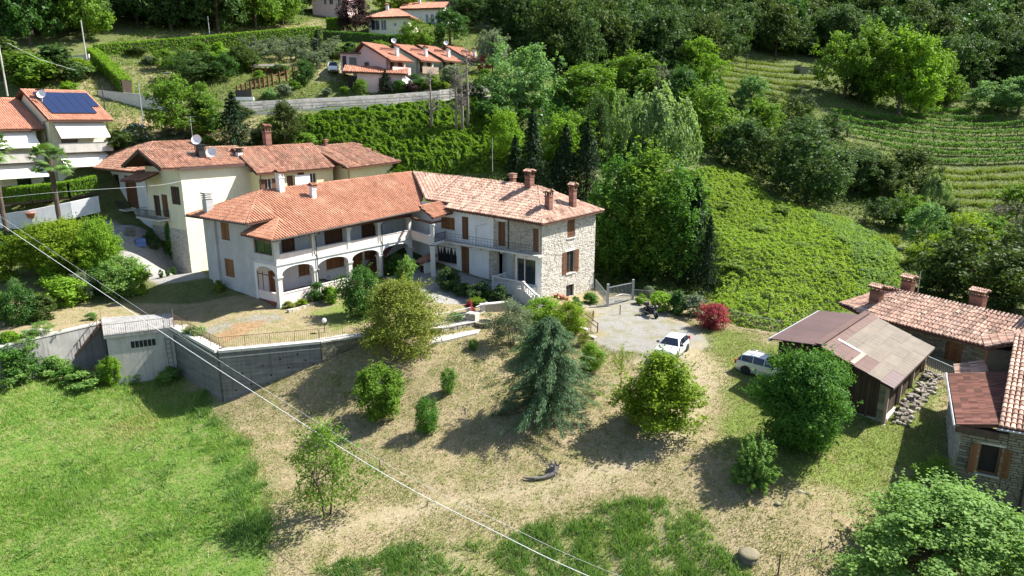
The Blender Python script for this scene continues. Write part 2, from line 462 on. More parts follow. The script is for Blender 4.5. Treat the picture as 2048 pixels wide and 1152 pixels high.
_edge = [(1000, 634, -.6), (1075, 614, -.7), (1190, 602, -1.1), (1290, 602, -1.2), (1390, 627, -1.2), (1470, 655, -1.2), (1570, 674, -1.2)]
_edge_pts = [at(a, b, Z=z) for a, b, z in _edge] + [np.array([46.0, 63.0, -1.6]), np.array([75.0, 60.0, -2.5]), np.array([110.0, 55.0, -4.0])]
_low = [(443, 812, -4.9), (540, 765, -3.5), (640, 722, -2.1), (720, 705, -1.6), (800, 695, -1.4), (880, 688, -1.3), (960, 672, -1.1), (1000, 690, -1.5), (1120, 690, -1.7), (1200, 640, -1.2),
        (1300, 640, -1.25), (1400, 645, -1.25), (1340, 715, -1.6), (1440, 720, -1.6), (1520, 745, -1.9), (1480, 670, -1.25), (1600, 760, -2.0),
        (1660, 860, -3.0), (1770, 850, -2.9), (1850, 770, -2.2), (1880, 900, -3.2), (1900, 760, -2.0), (1090, 845, -3.6), (760, 830, -4.3),
        (850, 860, -4.3), (600, 830, -4.9), (1300, 880, -3.6), (1450, 850, -3.2), (1590, 930, -3.5), (1510, 950, -3.7), (1100, 950, -4.6),
        (760, 945, -5.2), (660, 1030, -5.8), (950, 990, -5.2), (1300, 950, -4.3), (1500, 1100, -5.2), (1650, 1000, -4.2), (900, 1060, -5.8),
        (1100, 1030, -5.4), (1250, 1100, -5.8), (800, 1150, -6.6), (1200, 1150, -6.4), (400, 1100, -6.4), (100, 1100, -6.6), (100, 900, -6.0),
        (350, 900, -5.8), (200, 772, -4.8), (100, 756, -4.1), (330, 760, -5.0), (30, 757, -3.8), (2000, 1100, -5.0), (240, 735, -5.0), (150, 744, -4.2), (-40, 752, -3.4), (-200, 760, -3.4),
        (1000, 780, -2.9), (1200, 780, -2.6), (900, 760, -2.7), (720, 760, -3.2), (1700, 950, -3.9), (1950, 950, -3.6), (1400, 780, -2.3)]
_up = [(200, 642, -.5), (100, 665, -.5), (20, 688, -.5), (435, 702, -.5), (640, 681, -.4), (730, 666, -.35), (870, 650, -.3), (400, 610, -.35), (250, 605, -.3),
       (100, 640, -.4), (30, 655, -.4), (880, 610, .0), (330, 520, 1.2), (385, 545, .9), (1230, 560, -1.7), (1300, 585, -2.2), (1400, 600, -2.4)]
_upY = [(200, 565, 71), (60, 600, 66), (100, 505, 76), (-40, 560, 70), (130, 440, 84), (0, 430, 84), (250, 445, 86), (300, 480, 80), (160, 345, 90), (30, 345, 90), (235, 300, 94),
        (280, 285, 98), (330, 250, 105), (450, 285, 100), (250, 222, 107), 
        (740, 187, 126), (840, 168, 133), (960, 140, 141), (620, 165, 126), (665, 140, 133), (620, 78, 158), (400, 72, 147), (200, 112, 126), (310, 150, 122), (780, 68, 166), (650, 36, 182), (860, 54, 178),
        (500, 30, 172), (300, 20, 172), (100, 85, 130), (60, 30, 152), (-150, 130, 118), (-150, 30, 160), (130, 165, 112), (1050, 205, 128), (1100, 335, 101), (1200, 385, 96),
        (1150, 165, 152), (1250, 300, 118), (1400, 335, 118), (1380, 440, 98), (1500, 520, 81), (1560, 600, 69), (1700, 620, 68), (1750, 520, 85), (1600, 425, 106),
        (1690, 452, 108), (1850, 600, 75), (2000, 560, 84), (1900, 455, 119), (1900, 345, 145), (1900, 232, 180), (1700, 292, 150), (2100, 285, 160), (1550, 205, 172),
        (1550, 145, 200), (1620, 150, 198), (1200, 150, 168), (1200, 25, 232), (2000, 105, 232), (2000, 5, 272), (1400, 140, 190), (1400, 20, 250), (1700, 20, 260), (1800, 130, 220), (900, 20, 215), (1000, 110, 165)]
def _c3(lst, key):
    return [at(a, b, **{key: z}) for a, b, z in lst]
_road = []
for _a, _b, _y in ((470, 226, 109), (600, 219, 111), (700, 214, 112.5), (800, 208, 114.5), (900, 200, 117), (960, 194, 119.5)):
    _p = at(_a, _b, Y=_y)
    _road += [_p + np.array([.15, -1.2, -.5]), _p + np.array([-.3, 2.2, -.35]), _p + np.array([-.5, 4.6, -.1]), _p + np.array([-.7, 6.6, 1.6])]
_LOW = np.array(_c3(_low, 'Z') + _edge_pts + [np.array(p, float) for p in ((-60, 50, -5.8), (-60, 30, -7.4), (-20, 25, -7.6), (20, 25, -7.0), (60, 30, -6), (70, 45, -4.5))])
_UP = np.array(_road + _c3(_up, 'Z') + _c3(_upY, 'Y') + _edge_pts + [villa(13, -1, .6), villa(0, -.5, -.05), villa(7, -1, .25), villa(0, 11.5, 1.3), villa(-2, 6, .3), villa(10, 8, .8), villa(-1, -3, -.1), wing(-10, -1.2, .65), wing(-7, -1.2, .45), wing(-2, -3, -.1), wing(-6, -6, .0), wing(-11, -5, .35),
      wing(.3, 0, -.3), wing(.6, 5, -1.2), wing(.6, 9.5, -1.3), wing(-6, 11, 1.0)] +
      [np.array(p, float) for p in ((0, 92, 5.5), (-15, 96, 9), (-32, 98, 10), (-45, 92, 6.5), (12, 86, 0.5), (-300, 300, 110), (0, 330, 105), (300, 330, 100), (-320, 120, 60), (320, 150, 30), (-300, 450, 170), (0, 470, 165), (300, 470, 160), (150, 90, 4), (-130, 60, 4), (-130, 100, 26), (200, 60, 6), (-100, 35, -2), (-70, 50, -0.5), (-62, 66, 1.5), (110, 250, 40))])
def _fit(P, c=3.0, lam=0.02):
    n = len(P)
    d = np.sqrt(((P[:, None, :2] - P[None, :, :2]) ** 2).sum(-1) + c * c)
    A = np.zeros((n + 3, n + 3))
    A[:n, :n] = -d + lam * np.eye(n)
    A[:n, n] = 1; A[:n, n + 1:] = P[:, :2]
    A[n, :n] = 1; A[n + 1:, :n] = P[:, :2].T
    w = np.linalg.solve(A, np.concatenate([P[:, 2], np.zeros(3)]))
    return P[:, :2].copy(), w, c
def _ev(fit, X, Y):
    P, w, c = fit
    X = np.asarray(X, float); Y = np.asarray(Y, float)
    out = w[len(P)] + w[len(P) + 1] * X + w[len(P) + 2] * Y
    for i in range(len(P)):
        out = out - w[i] * np.sqrt((X - P[i, 0]) ** 2 + (Y - P[i, 1]) ** 2 + c * c)
    return out
_fl, _fu = _fit(_LOW), _fit(_UP)
# the line of the retaining wall and, right of it, the edge where garden and drive meet
W_LINE = [np.array([-110.0, 40.0, -.5]), at(-60, 708, Z=-.5), at(18, 688, Z=-.5), at(203, 645, Z=-.5), at(348, 655, Z=-.5), at(438, 704, Z=-.5), at(640, 683, Z=-.4), at(730, 668, Z=-.35), at(880, 653, Z=-.3), at(960, 640, Z=-.4)]
def _shift(P, t):
    out = []
    for i, p in enumerate(P):
        a, b = P[max(i - 1, 0)][:2], P[min(i + 1, len(P) - 1)][:2]
        d = (b - a) / np.linalg.norm(b - a)
        out.append(p[:2] + np.array([-d[1], d[0]]) * t)
    return out
LOW_POLY = np.array(_shift(W_LINE, .32) + [p[:2] for p in _edge_pts] + [[120, 10], [-110, 10]])
def in_poly(X, Y, poly):
    X = np.asarray(X, float); Y = np.asarray(Y, float)
    ins = np.zeros(X.shape, bool)
    n = len(poly)
    for i in range(n):
        x1, y1 = poly[i][0], poly[i][1]
        x2, y2 = poly[(i + 1) % n][0], poly[(i + 1) % n][1]
        if y1 == y2: continue
        c = ((y1 > Y) != (y2 > Y)) & (X < (x2 - x1) * (Y - y1) / (y2 - y1) + x1)
        ins ^= c
    return ins
def Hgt(X, Y):
    X = np.asarray(X, float); Y = np.asarray(Y, float)
    lo = in_poly(X, Y, LOW_POLY)
    return np.where(lo, _ev(_fl, X, Y), _ev(_fu, X, Y))
def hz(x, y): return float(Hgt(np.array([x]), np.array([y]))[0])
def G(px, py):
    """the ground point seen at a place in the photograph"""
    d = ray(px, py)
    t = np.concatenate([np.linspace(22, 130, 1500), np.linspace(130, 420, 1200)]) / d[1]
    P = np.array([0, 0, CAM_H])[None, :] + d[None, :] * t[:, None]
    below = P[:, 2] < Hgt(P[:, 0], P[:, 1])
    i = int(np.argmax(below)) if below.any() else len(t) - 1
    return P[i]
def drop(p, dz=0.0):
    return np.array([p[0], p[1], hz(p[0], p[1]) + dz])
def poly_px(lst):
    return np.array([G(a, b)[:2] for a, b in lst])
def sdist(X, Y, poly, closed=True):
    """signed distance to an outline, positive inside"""
    X = np.asarray(X, float); Y = np.asarray(Y, float)
    best = np.full(X.shape, 1e9)
    n = len(poly)
    for i in range(n if closed else n - 1):
        a, b = np.array(poly[i][:2]), np.array(poly[(i + 1) % n][:2])
        d = b - a
        L = max(d @ d, 1e-9)
        t = np.clip(((X - a[0]) * d[0] + (Y - a[1]) * d[1]) / L, 0, 1)
        best = np.minimum(best, np.hypot(X - a[0] - t * d[0], Y - a[1] - t * d[1]))
    return np.where(in_poly(X, Y, poly), best, -best) if closed else best
def sm(x, lo, hi):
    t = np.clip((x - lo) / (hi - lo), 0, 1)
    return t * t * (3 - 2 * t)
def vnoise(X, Y, scale, seed=0):
    """smooth value noise 0..1"""
    g = np.random.default_rng(seed).random((64, 64))
    x, y = np.asarray(X) / scale, np.asarray(Y) / scale
    xi, yi = np.floor(x).astype(int), np.floor(y).astype(int)
    u, v = x - xi, y - yi
    u, v = u * u * (3 - 2 * u), v * v * (3 - 2 * v)
    a, b = g[xi % 64, yi % 64], g[(xi + 1) % 64, yi % 64]
    c, d = g[xi % 64, (yi + 1) % 64], g[(xi + 1) % 64, (yi + 1) % 64]
    return (a * (1 - u) + b * u) * (1 - v) + (c * (1 - u) + d * u) * v
def fbm(X, Y, scale, seed=0):
    return (vnoise(X, Y, scale, seed) + .5 * vnoise(X, Y, scale / 2.1, seed + 1) + .25 * vnoise(X, Y, scale / 4.3, seed + 2)) / 1.75

# zones of the ground, surveyed from the photograph
Z_MEADOW = poly_px([(-300, 800), (0, 765), (330, 745), (415, 812), (440, 850), (500, 900), (535, 960), (545, 1010), (560, 1080), (560, 1145)]) 
Z_MEADOW = np.vstack([Z_MEADOW, [[-15.5, 30], [-80, 20], [-90, 45]]])
Z_BANK = np.vstack([poly_px([(640, 1145), (800, 1105), (980, 1085), (1190, 1035), (1320, 1000), (1400, 1040), (1450, 1090), (1490, 1145)]), [[12.5, 30], [-9.5, 30]]])
Z_DRIVE = poly_px([(1200, 605), (1265, 590), (1300, 610), (1400, 660), (1420, 690), (1380, 720), (1230, 700), (1180, 680), (1185, 640)])
Z_TRACK = poly_px([(600, 1110), (650, 1080), (900, 1020), (1100, 985), (1250, 950), (1380, 880), (1430, 800), (1470, 740), (1380, 690), (1260, 720), (1330, 800), (1290, 900), (1100, 960), (850, 1000), (620, 1060)])
Z_LAWN = poly_px([(1400, 660), (1470, 664), (1560, 690), (1640, 760), (1860, 745), (1890, 900), (1850, 960), (1720, 1000), (1600, 980), (1480, 930), (1440, 860), (1430, 760)])
Z_LAWN2 = poly_px([(620, 624), (700, 598), (770, 602), (760, 640), (670, 658)])
Z_MOSS = poly_px([(428, 672), (470, 645), (535, 640), (520, 656), (445, 690)])
Z_SLAB = poly_px([(380, 672), (520, 628), (560, 628), (570, 640), (400, 690)])
Z_COURT = np.array([villa(13, -.5)[:2], villa(17, -1.5)[:2], wing(-12, -.3)[:2], wing(-.5, -.5)[:2], wing(0, -4.5)[:2], wing(-6, -9)[:2], villa(12, -4)[:2]])
Z_STREET = np.vstack([poly_px([(60, 470), (230, 440), (300, 470), (330, 500), (385, 530), (415, 555), (320, 570), (270, 540), (230, 500)])])
Z_ROAD = [G(a, b)[:2] for a, b in ((1010, 205), (950, 203), (800, 210), (600, 220), (480, 226), (250, 232), (170, 200))]

def grid_mesh(name, xs, ys, mat, skip=None, dz=0.0):
    X, Y = np.meshgrid(xs, ys)
    Zv = Hgt(X, Y) + dz
    near = (Y < 110)
    Zv = Zv + np.where(near, 0.10 * (fbm(X, Y, 3.0, 3) - .5) + 0.05 * (vnoise(X, Y, .8, 9) - .5), 0.5 * (fbm(X, Y, 9, 4) - .5))
    V = np.stack([X, Y, Zv], -1).reshape(-1, 3)
    nx, ny = len(xs), len(ys)
    i = np.arange(nx - 1)[None, :] + nx * np.arange(ny - 1)[:, None]
    F = np.stack([i, i + 1, i + nx + 1, i + nx], -1).reshape(-1, 4)
    if skip is not None:
        c = V[F].mean(1)
        F = F[~((c[:, 0] > skip[0]) & (c[:, 0] < skip[1]) & (c[:, 1] > skip[2]) & (c[:, 1] < skip[3]))]
    me = bpy.data.meshes.new(name)
    me.vertices.add(len(V)); me.vertices.foreach_set('co', V.reshape(-1).astype(np.float32))
    me.loops.add(F.size); me.loops.foreach_set('vertex_index', F.reshape(-1).astype(np.int32))
    me.polygons.add(len(F)); me.polygons.foreach_set('loop_start', np.arange(0, F.size, 4, dtype=np.int32))
    me.polygons.foreach_set('use_smooth', np.ones(len(F), dtype=bool))
    me.update(calc_edges=True)
    x, y = V[:, 0], V[:, 1]
    wob = 1.2 * (fbm(x, y, 2.2, 5) - .5) * 2
    att = {}
    lo = in_poly(x, y, LOW_POLY)
    green = np.maximum(sm(sdist(x, y, Z_MEADOW) + wob, -.4, .4), sm(sdist(x, y, Z_BANK) + wob, -.4, .4))
    far = sm(sdist(x, y, W_LINE + _edge_pts, False) , 3.0, 7.0) * (~lo) * (y > 66)
    drive = sm(sdist(x, y, Z_DRIVE) + 2.2 * wob, -1.2, 1.4)
    track = sm(sdist(x, y, Z_TRACK) + wob, -.8, .8)
    lawn = sm(sdist(x, y, Z_LAWN) + 1.5 * wob, -1.2, 1.2)
    lawn = np.maximum(lawn, sm(sdist(x, y, Z_LAWN2) + .6 * wob, -.6, .6))
    att['z_moss'] = sm(sdist(x, y, Z_MOSS) + .5 * wob, -.2, .3)
    att['z_slab'] = sm(sdist(x, y, Z_SLAB) + .1 * wob, -.1, .15) * .8
    court = sm(sdist(x, y, Z_COURT), -.1, .1)
    street = sm(sdist(x, y, Z_STREET) + .3 * wob, -.3, .3)
    att['z_bank'] = sm(sdist(x, y, Z_BANK) + wob, -.4, .4)
    att['z_green'] = green; att['z_drive'] = drive; att['z_track'] = track; att['z_lawn'] = lawn
    att['z_street'] = np.maximum(street, court); att['z_wild'] = np.maximum(far * (1 - street), sm(y, 88, 96))
    dirt = poly_px([(225, 225), (380, 235), (460, 300), (330, 300), (240, 270)])
    att['z_soil'] = sm(sdist(x, y, dirt) + 2 * wob, -1.5, 1.5)
    hill = [poly_px([(100, 118), (190, 116), (255, 190), (200, 205), (100, 185)]), poly_px([(300, 66), (420, 62), (640, 40), (645, 66), (420, 90), (300, 92)]), poly_px([(260, 128), (330, 118), (350, 150), (290, 165)]), poly_px([(520, 112), (640, 98), (660, 125), (540, 140)]), poly_px([(430, 225), (600, 222), (600, 240), (520, 275), (440, 270)]), poly_px([(1600, 300), (1660, 270), (1700, 262), (1690, 300)])]
    hm = np.zeros_like(x)
    for hp in hill: hm = np.maximum(hm, sm(sdist(x, y, hp) + 2.5 * wob, -2.0, 2.0))
    att['z_dryhill'] = hm * .85
    att['z_yard'] = sm(sdist(x, y, poly_px([(625, 150), (640, 128), (690, 122), (705, 150), (680, 162), (630, 162)])) + .6 * wob, -.6, .6)
    for k, a in att.items():
        q = me.attributes.new(k, 'FLOAT', 'POINT')
        q.data.foreach_set('value', a.astype(np.float32))
    me.materials.append(mat)
    return put(name, me)

def ground_material():
    t = NT('ground_soil_and_turf')
    co = t.coord('World')
    n1 = t.ramp(t.noise(co, 0.35, 6, 0.65), 0.35, 0.65)
    n2 = t.ramp(t.noise(co, 2.2, 6, 0.7, 0.3), 0.3, 0.7)
    n3 = t.ramp(t.noise(co, 7.0, 8, 0.82), 0.36, 0.64)
    n4 = t.ramp(t.noise(co, 0.9, 5, 0.6, 0.6), 0.45, 0.68)
    dry = t.mix(n3, (0.175, 0.138, 0.075), (0.36, 0.295, 0.18))
    dry = t.mix(t.math('MULTIPLY', n4, 0.75), dry, t.mix(n3, (0.10, 0.115, 0.03), (0.20, 0.20, 0.065)))
    dry = t.mix(t.math('MULTIPLY', t.ramp(t.noise(co, 0.6, 6, 0.7, 1.0), 0.58, 0.75), 0.6), dry, (0.17, 0.115, 0.07))
    lawn = t.mix(n3, (0.080, 0.125, 0.022), (0.19, 0.24, 0.055))
    lawn = t.mix(t.math('MULTIPLY', t.ramp(t.noise(co, 0.55, 6, 0.65, 0.4), 0.52, 0.7), 0.8), lawn, t.mix(n3, (0.17, 0.14, 0.065), (0.27, 0.225, 0.12)))
    green = t.mix(n2, (0.040, 0.105, 0.016), (0.14, 0.21, 0.038))
    green = t.mix(t.math('MULTIPLY', n4, 0.65), green, (0.24, 0.215, 0.10))
    green = t.mix(t.math('MULTIPLY', t.attr('z_bank'), 0.8), green, dry)
    wild = t.mix(n2, (0.035, 0.06, 0.014), (0.10, 0.13, 0.035))
    wild = t.mix(t.math('MULTIPLY', n1, 0.35), wild, (0.22, 0.19, 0.09))
    track = t.mix(n3, (0.21, 0.17, 0.10), (0.38, 0.315, 0.205))
    track = t.mix(t.math('MULTIPLY', n4, 0.5), track, (0.25, 0.23, 0.10))
    drive = t.mix(n3, (0.16, 0.155, 0.14), (0.30, 0.285, 0.26))
    drive = t.mix(t.math('MULTIPLY', n4, 0.85), drive, (0.17, 0.16, 0.075))
    street = t.mix(n2, (0.20, 0.19, 0.175), (0.33, 0.315, 0.29))
    soil = t.mix(n2, (0.20, 0.135, 0.08), (0.34, 0.25, 0.155))
    soil = t.mix(t.math('MULTIPLY', n4, 0.5), soil, (0.18, 0.17, 0.07))
    c = dry
    for k, v in (('z_lawn', lawn), ('z_track', track), ('z_drive', drive), ('z_wild', wild), ('z_green', green), ('z_dryhill', dry), ('z_slab', drive), ('z_moss', t.mix(n2, (0.20, 0.12, 0.06), (0.33, 0.22, 0.12))), ('z_yard', track), ('z_soil', soil), ('z_street', street)):
        c = t.mix(t.attr(k), c, v)
    t.bsdf(c, 0.95, t.bump(t.noise(co, 9, 8, 0.75), 0.55, 0.10), 0, 0.15)
    return t.m
M['ground'] = ground_material()
NEAR = (-62, 56, 27, 92)
tag(grid_mesh('ground', np.arange(NEAR[0], NEAR[1] + .01, .36), np.arange(NEAR[2], NEAR[3] + .01, .36), M['ground']), kind='structure')
_xs = np.concatenate([np.arange(-420, -130, 10), np.arange(-130, 150, 2.0), np.arange(150, 430, 10)])
_ys = np.concatenate([np.arange(8, 30, 3), np.arange(30, 250, 2.0), np.arange(250, 640, 8)])
tag(grid_mesh('hillside', _xs, _ys, M['ground'], skip=(NEAR[0] + 2.2, NEAR[1] - 2.2, NEAR[2] + 2.2, NEAR[3] - 2.2), dz=-0.06), kind='structure')

# ------------------------------------------------------------------ building helpers
def roof_frame(pts):
    p0, p1 = np.array(pts[0], float), np.array(pts[1], float)
    U = (p1 - p0)[:2]; U = U / np.linalg.norm(U)
    Vv = np.array([-U[1], U[0]])
    P = np.array(pts, float)
    uv = np.stack([(P[:, :2] - p0[:2]) @ U, (P[:, :2] - p0[:2]) @ Vv], 1)
    cols = [np.ones(len(P)), uv[:, 0], uv[:, 1]]
    if len(P) >= 4: cols.append(uv[:, 0] * uv[:, 1])
    co = np.linalg.lstsq(np.stack(cols, 1), P[:, 2], rcond=None)[0]
    def zf(u, v):
        z = co[0] + co[1] * u + co[2] * v
        return z + co[3] * u * v if len(co) > 3 else z
    return p0[:2], U, Vv, uv, zf
def v_range(uv, u):
    vs = []
    n = len(uv)
    for i in range(n):
        a, b = uv[i], uv[(i + 1) % n]
        if (a[0] - u) * (b[0] - u) <= 0 and abs(a[0] - b[0]) > 1e-9:
            t = (u - a[0]) / (b[0] - a[0])
            vs.append(a[1] + t * (b[1] - a[1]))
    return (min(vs), max(vs)) if len(vs) >= 2 else (0, 0)
def tile_quads(pts, pitch=0.25, tl=0.42, rad=None, seed=1, step=0.022):
    """rows of half-round roof tiles over a roof polygon whose first edge is the eave"""
    rg = np.random.default_rng(seed)
    O, U, Vv, uv, zf = roof_frame(pts)
    rad = rad or pitch * 0.46
    us, v0, v1 = [], [], []
    u = uv[:, 0].min() + pitch / 2
    while u < uv[:, 0].max():
        lo, hi = v_range(uv, u)
        v = lo - 0.05
        while v < hi - 0.1:
            us.append(u + rg.normal() * .006); v0.append(v); v1.append(min(v + tl * 1.1, hi + .05))
            v += tl * (1 + .03 * rg.normal())
        u += pitch
    if not us: return np.zeros((0, 4, 3)), np.zeros(0)
    us, v0, v1 = np.array(us), np.array(v0), np.array(v1)
    n = len(us)
    ang = np.array([0, 55, 125, 180]) * math.pi / 180
    rows = []
    sk = rg.normal(size=n) * .012
    lift = rg.random(n) * step
    for vv, rr, dz, s in ((v0, rad, step, -1), (v1, rad * .9, .0, 1)):
        uu = us[:, None] + np.cos(ang)[None, :] * rr + (sk * s)[:, None]
        zz = zf(uu, vv[:, None]) + .09 * vnoise(uu + seed * 7.3, np.broadcast_to(vv[:, None], uu.shape) + seed * 3.1, 2.6, seed % 50) + np.sin(ang)[None, :] * rr * 0.95 + dz + (lift[:, None] if s < 0 else 0)
        P = O[None, None, :] + uu[..., None] * U + np.broadcast_to(vv[:, None], uu.shape)[..., None] * Vv
        rows.append(np.concatenate([P, zz[..., None]], -1))
    lo, hi = rows
    Q = np.stack([np.stack([lo[:, k], lo[:, k + 1], hi[:, k + 1], hi[:, k]], 1)[:, ::-1] for k in range(3)], 1)   # n,3,4,3
    ci = np.round(us / pitch).astype(int) % 97
    rnd = np.repeat(np.clip(.5 + .2 * rg.normal(size=n) + .13 * rg.normal(size=97)[ci], 0, 1), 3)
    cap = np.stack([lo[:, 0], lo[:, 1], lo[:, 2], lo[:, 3]], 1)
    return np.concatenate([Q.reshape(-1, 4, 3), cap]), np.concatenate([rnd, rnd[::3] * .6])
def roof(parent, planes, tile_mat, pitch=0.25, tl=0.42, thick=0.16, seed=1, ridges=(), deck_mat=None, rr=0.13, step=0.022):
    """roof part with a tile sub-part; planes = outlines starting with their eave edge, seen counter-clockwise from above"""
    mb = MB()
    for p in planes:
        mb.slab([(a[0], a[1], a[2] - 0.02) for a in p], thick)
    dk = mb.build('roof', deck_mat or M['roof_deck'], parent)
    Q, Rr = zip(*[tile_quads(p, pitch, tl, seed=seed + i, step=step) for i, p in enumerate(planes)])
    t = put('roof_tiles', quads_mesh('roof_tiles', np.concatenate(Q), np.concatenate(Rr), tile_mat), dk)
    tag(t, kind='stuff')
    if ridges:
        rb = MB()
        for a, b in ridges:
            a, b = Vector(a), Vector(b)
            n = max(1, int((b - a).length / tl))
            for k in range(n):
                p, q = a.lerp(b, k / n), a.lerp(b, (k + 1.12) / n)
                rb.tube([p + Vector((0, 0, .03)), q + Vector((0, 0, .0))], [rr * 1.08, rr * .88], 7, cap=True)
        tag(rb.build('ridge_tiles', tile_mat, dk), kind='stuff')
    return dk

class Face:
    """a vertical wall plane in house coordinates: s runs along it, t points out of it"""
    def __init__(s, O, d):
        s.O = np.array([O[0], O[1]], float)
        s.d = np.array(d, float); s.d /= np.linalg.norm(s.d)
        s.n = np.array([s.d[1], -s.d[0]])
        s.ang = math.atan2(s.d[1], s.d[0])
    def p(s, a, t, z):
        q = s.O + s.d * a + s.n * t
        return (q[0], q[1], z)
def wall_panel(mb, F, s0, s1, z0, z1, holes=(), th=0.3, t0=0.0):
    ss = sorted(set([s0, s1] + [h[0] for h in holes] + [h[1] for h in holes]))
    zs = sorted(set([z0, z1] + [h[2] for h in holes] + [h[3] for h in holes]))
    ss = [v for v in ss if s0 - 1e-6 <= v <= s1 + 1e-6]; zs = [v for v in zs if z0 - 1e-6 <= v <= z1 + 1e-6]
    def solid(i, j):
        if i < 0 or j < 0 or i >= len(ss) - 1 or j >= len(zs) - 1: return False
        a, b = (ss[i] + ss[i + 1]) / 2, (zs[j] + zs[j + 1]) / 2
        return not any(h[0] < a < h[1] and h[2] < b < h[3] for h in holes)
    for i in range(len(ss) - 1):
        for j in range(len(zs) - 1):
            if not solid(i, j): continue
            a, b, c, d = ss[i], ss[i + 1], zs[j], zs[j + 1]
            f = [F.p(a, t0, c), F.p(b, t0, c), F.p(b, t0, d), F.p(a, t0, d)]
            k = [F.p(a, t0 - th, c), F.p(b, t0 - th, c), F.p(b, t0 - th, d), F.p(a, t0 - th, d)]
            v = f + k
            fs = [(0, 1, 2, 3), (7, 6, 5, 4)]
            if not solid(i - 1, j): fs.append((0, 3, 7, 4))
            if not solid(i + 1, j): fs.append((1, 5, 6, 2))
            if not solid(i, j - 1): fs.append((0, 4, 5, 1))
            if not solid(i, j + 1): fs.append((3, 2, 6, 7))
            mb.add(v, fs, .5)
    return mb
def fbox(mb, F, s0, s1, t0, t1, z0, z1, r=None):
    v = [F.p(a, t, z) for z in (z0, z1) for t in (t1, t0) for a in (s0, s1)]
    return mb.add(v, [(0, 2, 3, 1), (4, 5, 7, 6), (0, 1, 5, 4), (2, 6, 7, 3), (0, 4, 6, 2), (1, 3, 7, 5)], r)
def louvre(mb, F, s0, s1, t0, t1, z0, z1):
    """a plank shutter leaf with cross battens"""
    n = max(2, int((s1 - s0) / .14))
    for k in range(n):
        a = s0 + (s1 - s0) * k / n
        fbox(mb, F, a + .004, a + (s1 - s0) / n - .004, t0, t1, z0, z1)
    for zz in (z0 + .18 * (z1 - z0), z0 + .8 * (z1 - z0)):
        fbox(mb, F, s0 + .02, s1 - .02, t1, t1 + .02, zz, zz + .09)
def window(parent, F, s0, s1, z0, z1, frame='wood_brown', glass='glass', depth=0.16, shutters=None, sh_mat='wood_shutter', lintel=None, sill=True, bars=1, trim='trim', mull=True):
    """a window set into its opening: frame, pane, optional shutters, sill and lintel"""
    mb = MB()
    fw = 0.07
    fbox(mb, F, s0, s0 + fw, -depth - .05, -depth + .02, z0, z1)
    fbox(mb, F, s1 - fw, s1, -depth - .05, -depth + .02, z0, z1)
    fbox(mb, F, s0 + fw, s1 - fw, -depth - .05, -depth + .02, z0, z0 + fw)
    fbox(mb, F, s0 + fw, s1 - fw, -depth - .05, -depth + .02, z1 - fw, z1)
    if mull:
        for k in range(bars):
            c = s0 + (s1 - s0) * (k + 1) / (bars + 1)
            fbox(mb, F, c - .03, c + .03, -depth - .05, -depth + .015, z0 + fw, z1 - fw)
    w = mb.build('window', M[frame], parent)
    fbox(MB(), F, s0 + fw, s1 - fw, -depth - .04, -depth - .02, z0 + fw, z1 - fw).build('pane', M[glass], w)
    if sill:
        fbox(MB(), F, s0 - .12, s1 + .12, .003, .14, z0 - .09, z0 - .005).build('window_sill', M[trim], parent)
    if lintel:
        fbox(MB(), F, s0 - .25, s1 + .25, .004, .035, z1 + .02, z1 + .26).build('lintel', M[lintel], parent)
    if shutters == 'open':
        hw = (s1 - s0) / 2
        for a, b in ((s0 - hw - .02, s0 - .02), (s1 + .02, s1 + hw + .02)):
            m2 = MB(); louvre(m2, F, a, b, .03, .075, z0, z1); m2.build('shutter', M[sh_mat], parent)
    elif shutters == 'closed':
        c = (s0 + s1) / 2
        for a, b in ((s0 + .01, c - .008), (c + .008, s1 - .01)):
            m2 = MB(); louvre(m2, F, a, b, -.08, -.035, z0 + .01, z1 - .01); m2.build('shutter', M[sh_mat], parent)
    return w
def door(parent, F, s0, s1, z0, z1, mat='wood_shutter', depth=0.12, glazed=False, handle=True):
    mb = MB()
    fbox(mb, F, s0, s0 + .08, -depth - .04, -depth + .03, z0, z1)
    fbox(mb, F, s1 - .08, s1, -depth - .04, -depth + .03, z0, z1)
    fbox(mb, F, s0 + .08, s1 - .08, -depth - .04, -depth + .03, z1 - .08, z1)
    d = mb.build('door', M[mat], parent)
    if glazed:
        fbox(MB(), F, s0 + .08, s1 - .08, -depth - .03, -depth - .01, z0, z1 - .08).build('pane', M['glass'], d)
    else:
        m2 = MB(); louvre(m2, F, s0 + .08, s1 - .08, -depth - .04, -depth, z0, z1 - .08); m2.build('door_leaf', M[mat], d)
    if handle:
        fbox(MB(), F, s1 - .2, s1 - .16, -depth + .03, -depth + .07, z0 + 1.0, z0 + 1.15).build('handle', M['iron'], d)
    return d
def railing(parent, pts, h=0.95, mat='iron', gap=0.14, bar=0.016, rail=0.035, mid=False, name='railing', post=None, bottom=0.08):
    mb = MB()
    for a, b in zip(pts[:-1], pts[1:]):
        a, b = Vector(a), Vector(b)
        up = Vector((0, 0, h))
        mb.beam(a + up, b + up, rail, rail)
        mb.beam(a + Vector((0, 0, bottom)), b + Vector((0, 0, bottom)), rail * .8, rail * .8)
        if mid:
            for f in (.36, .68): mb.beam(a + up * f, b + up * f, rail * .6, rail * .6)
        n = max(1, int((b - a).length / gap))
        for k in range(n + 1):
            p = a.lerp(b, k / n)
            big = post and k % post == 0
            w = bar * (2.4 if big else 1)
            mb.beam(p + Vector((0, 0, -.05 if big else bottom)), p + up * (1.03 if big else 1), w, w, up=(1, 0, 0))
    return mb.build(name, M[mat], parent)
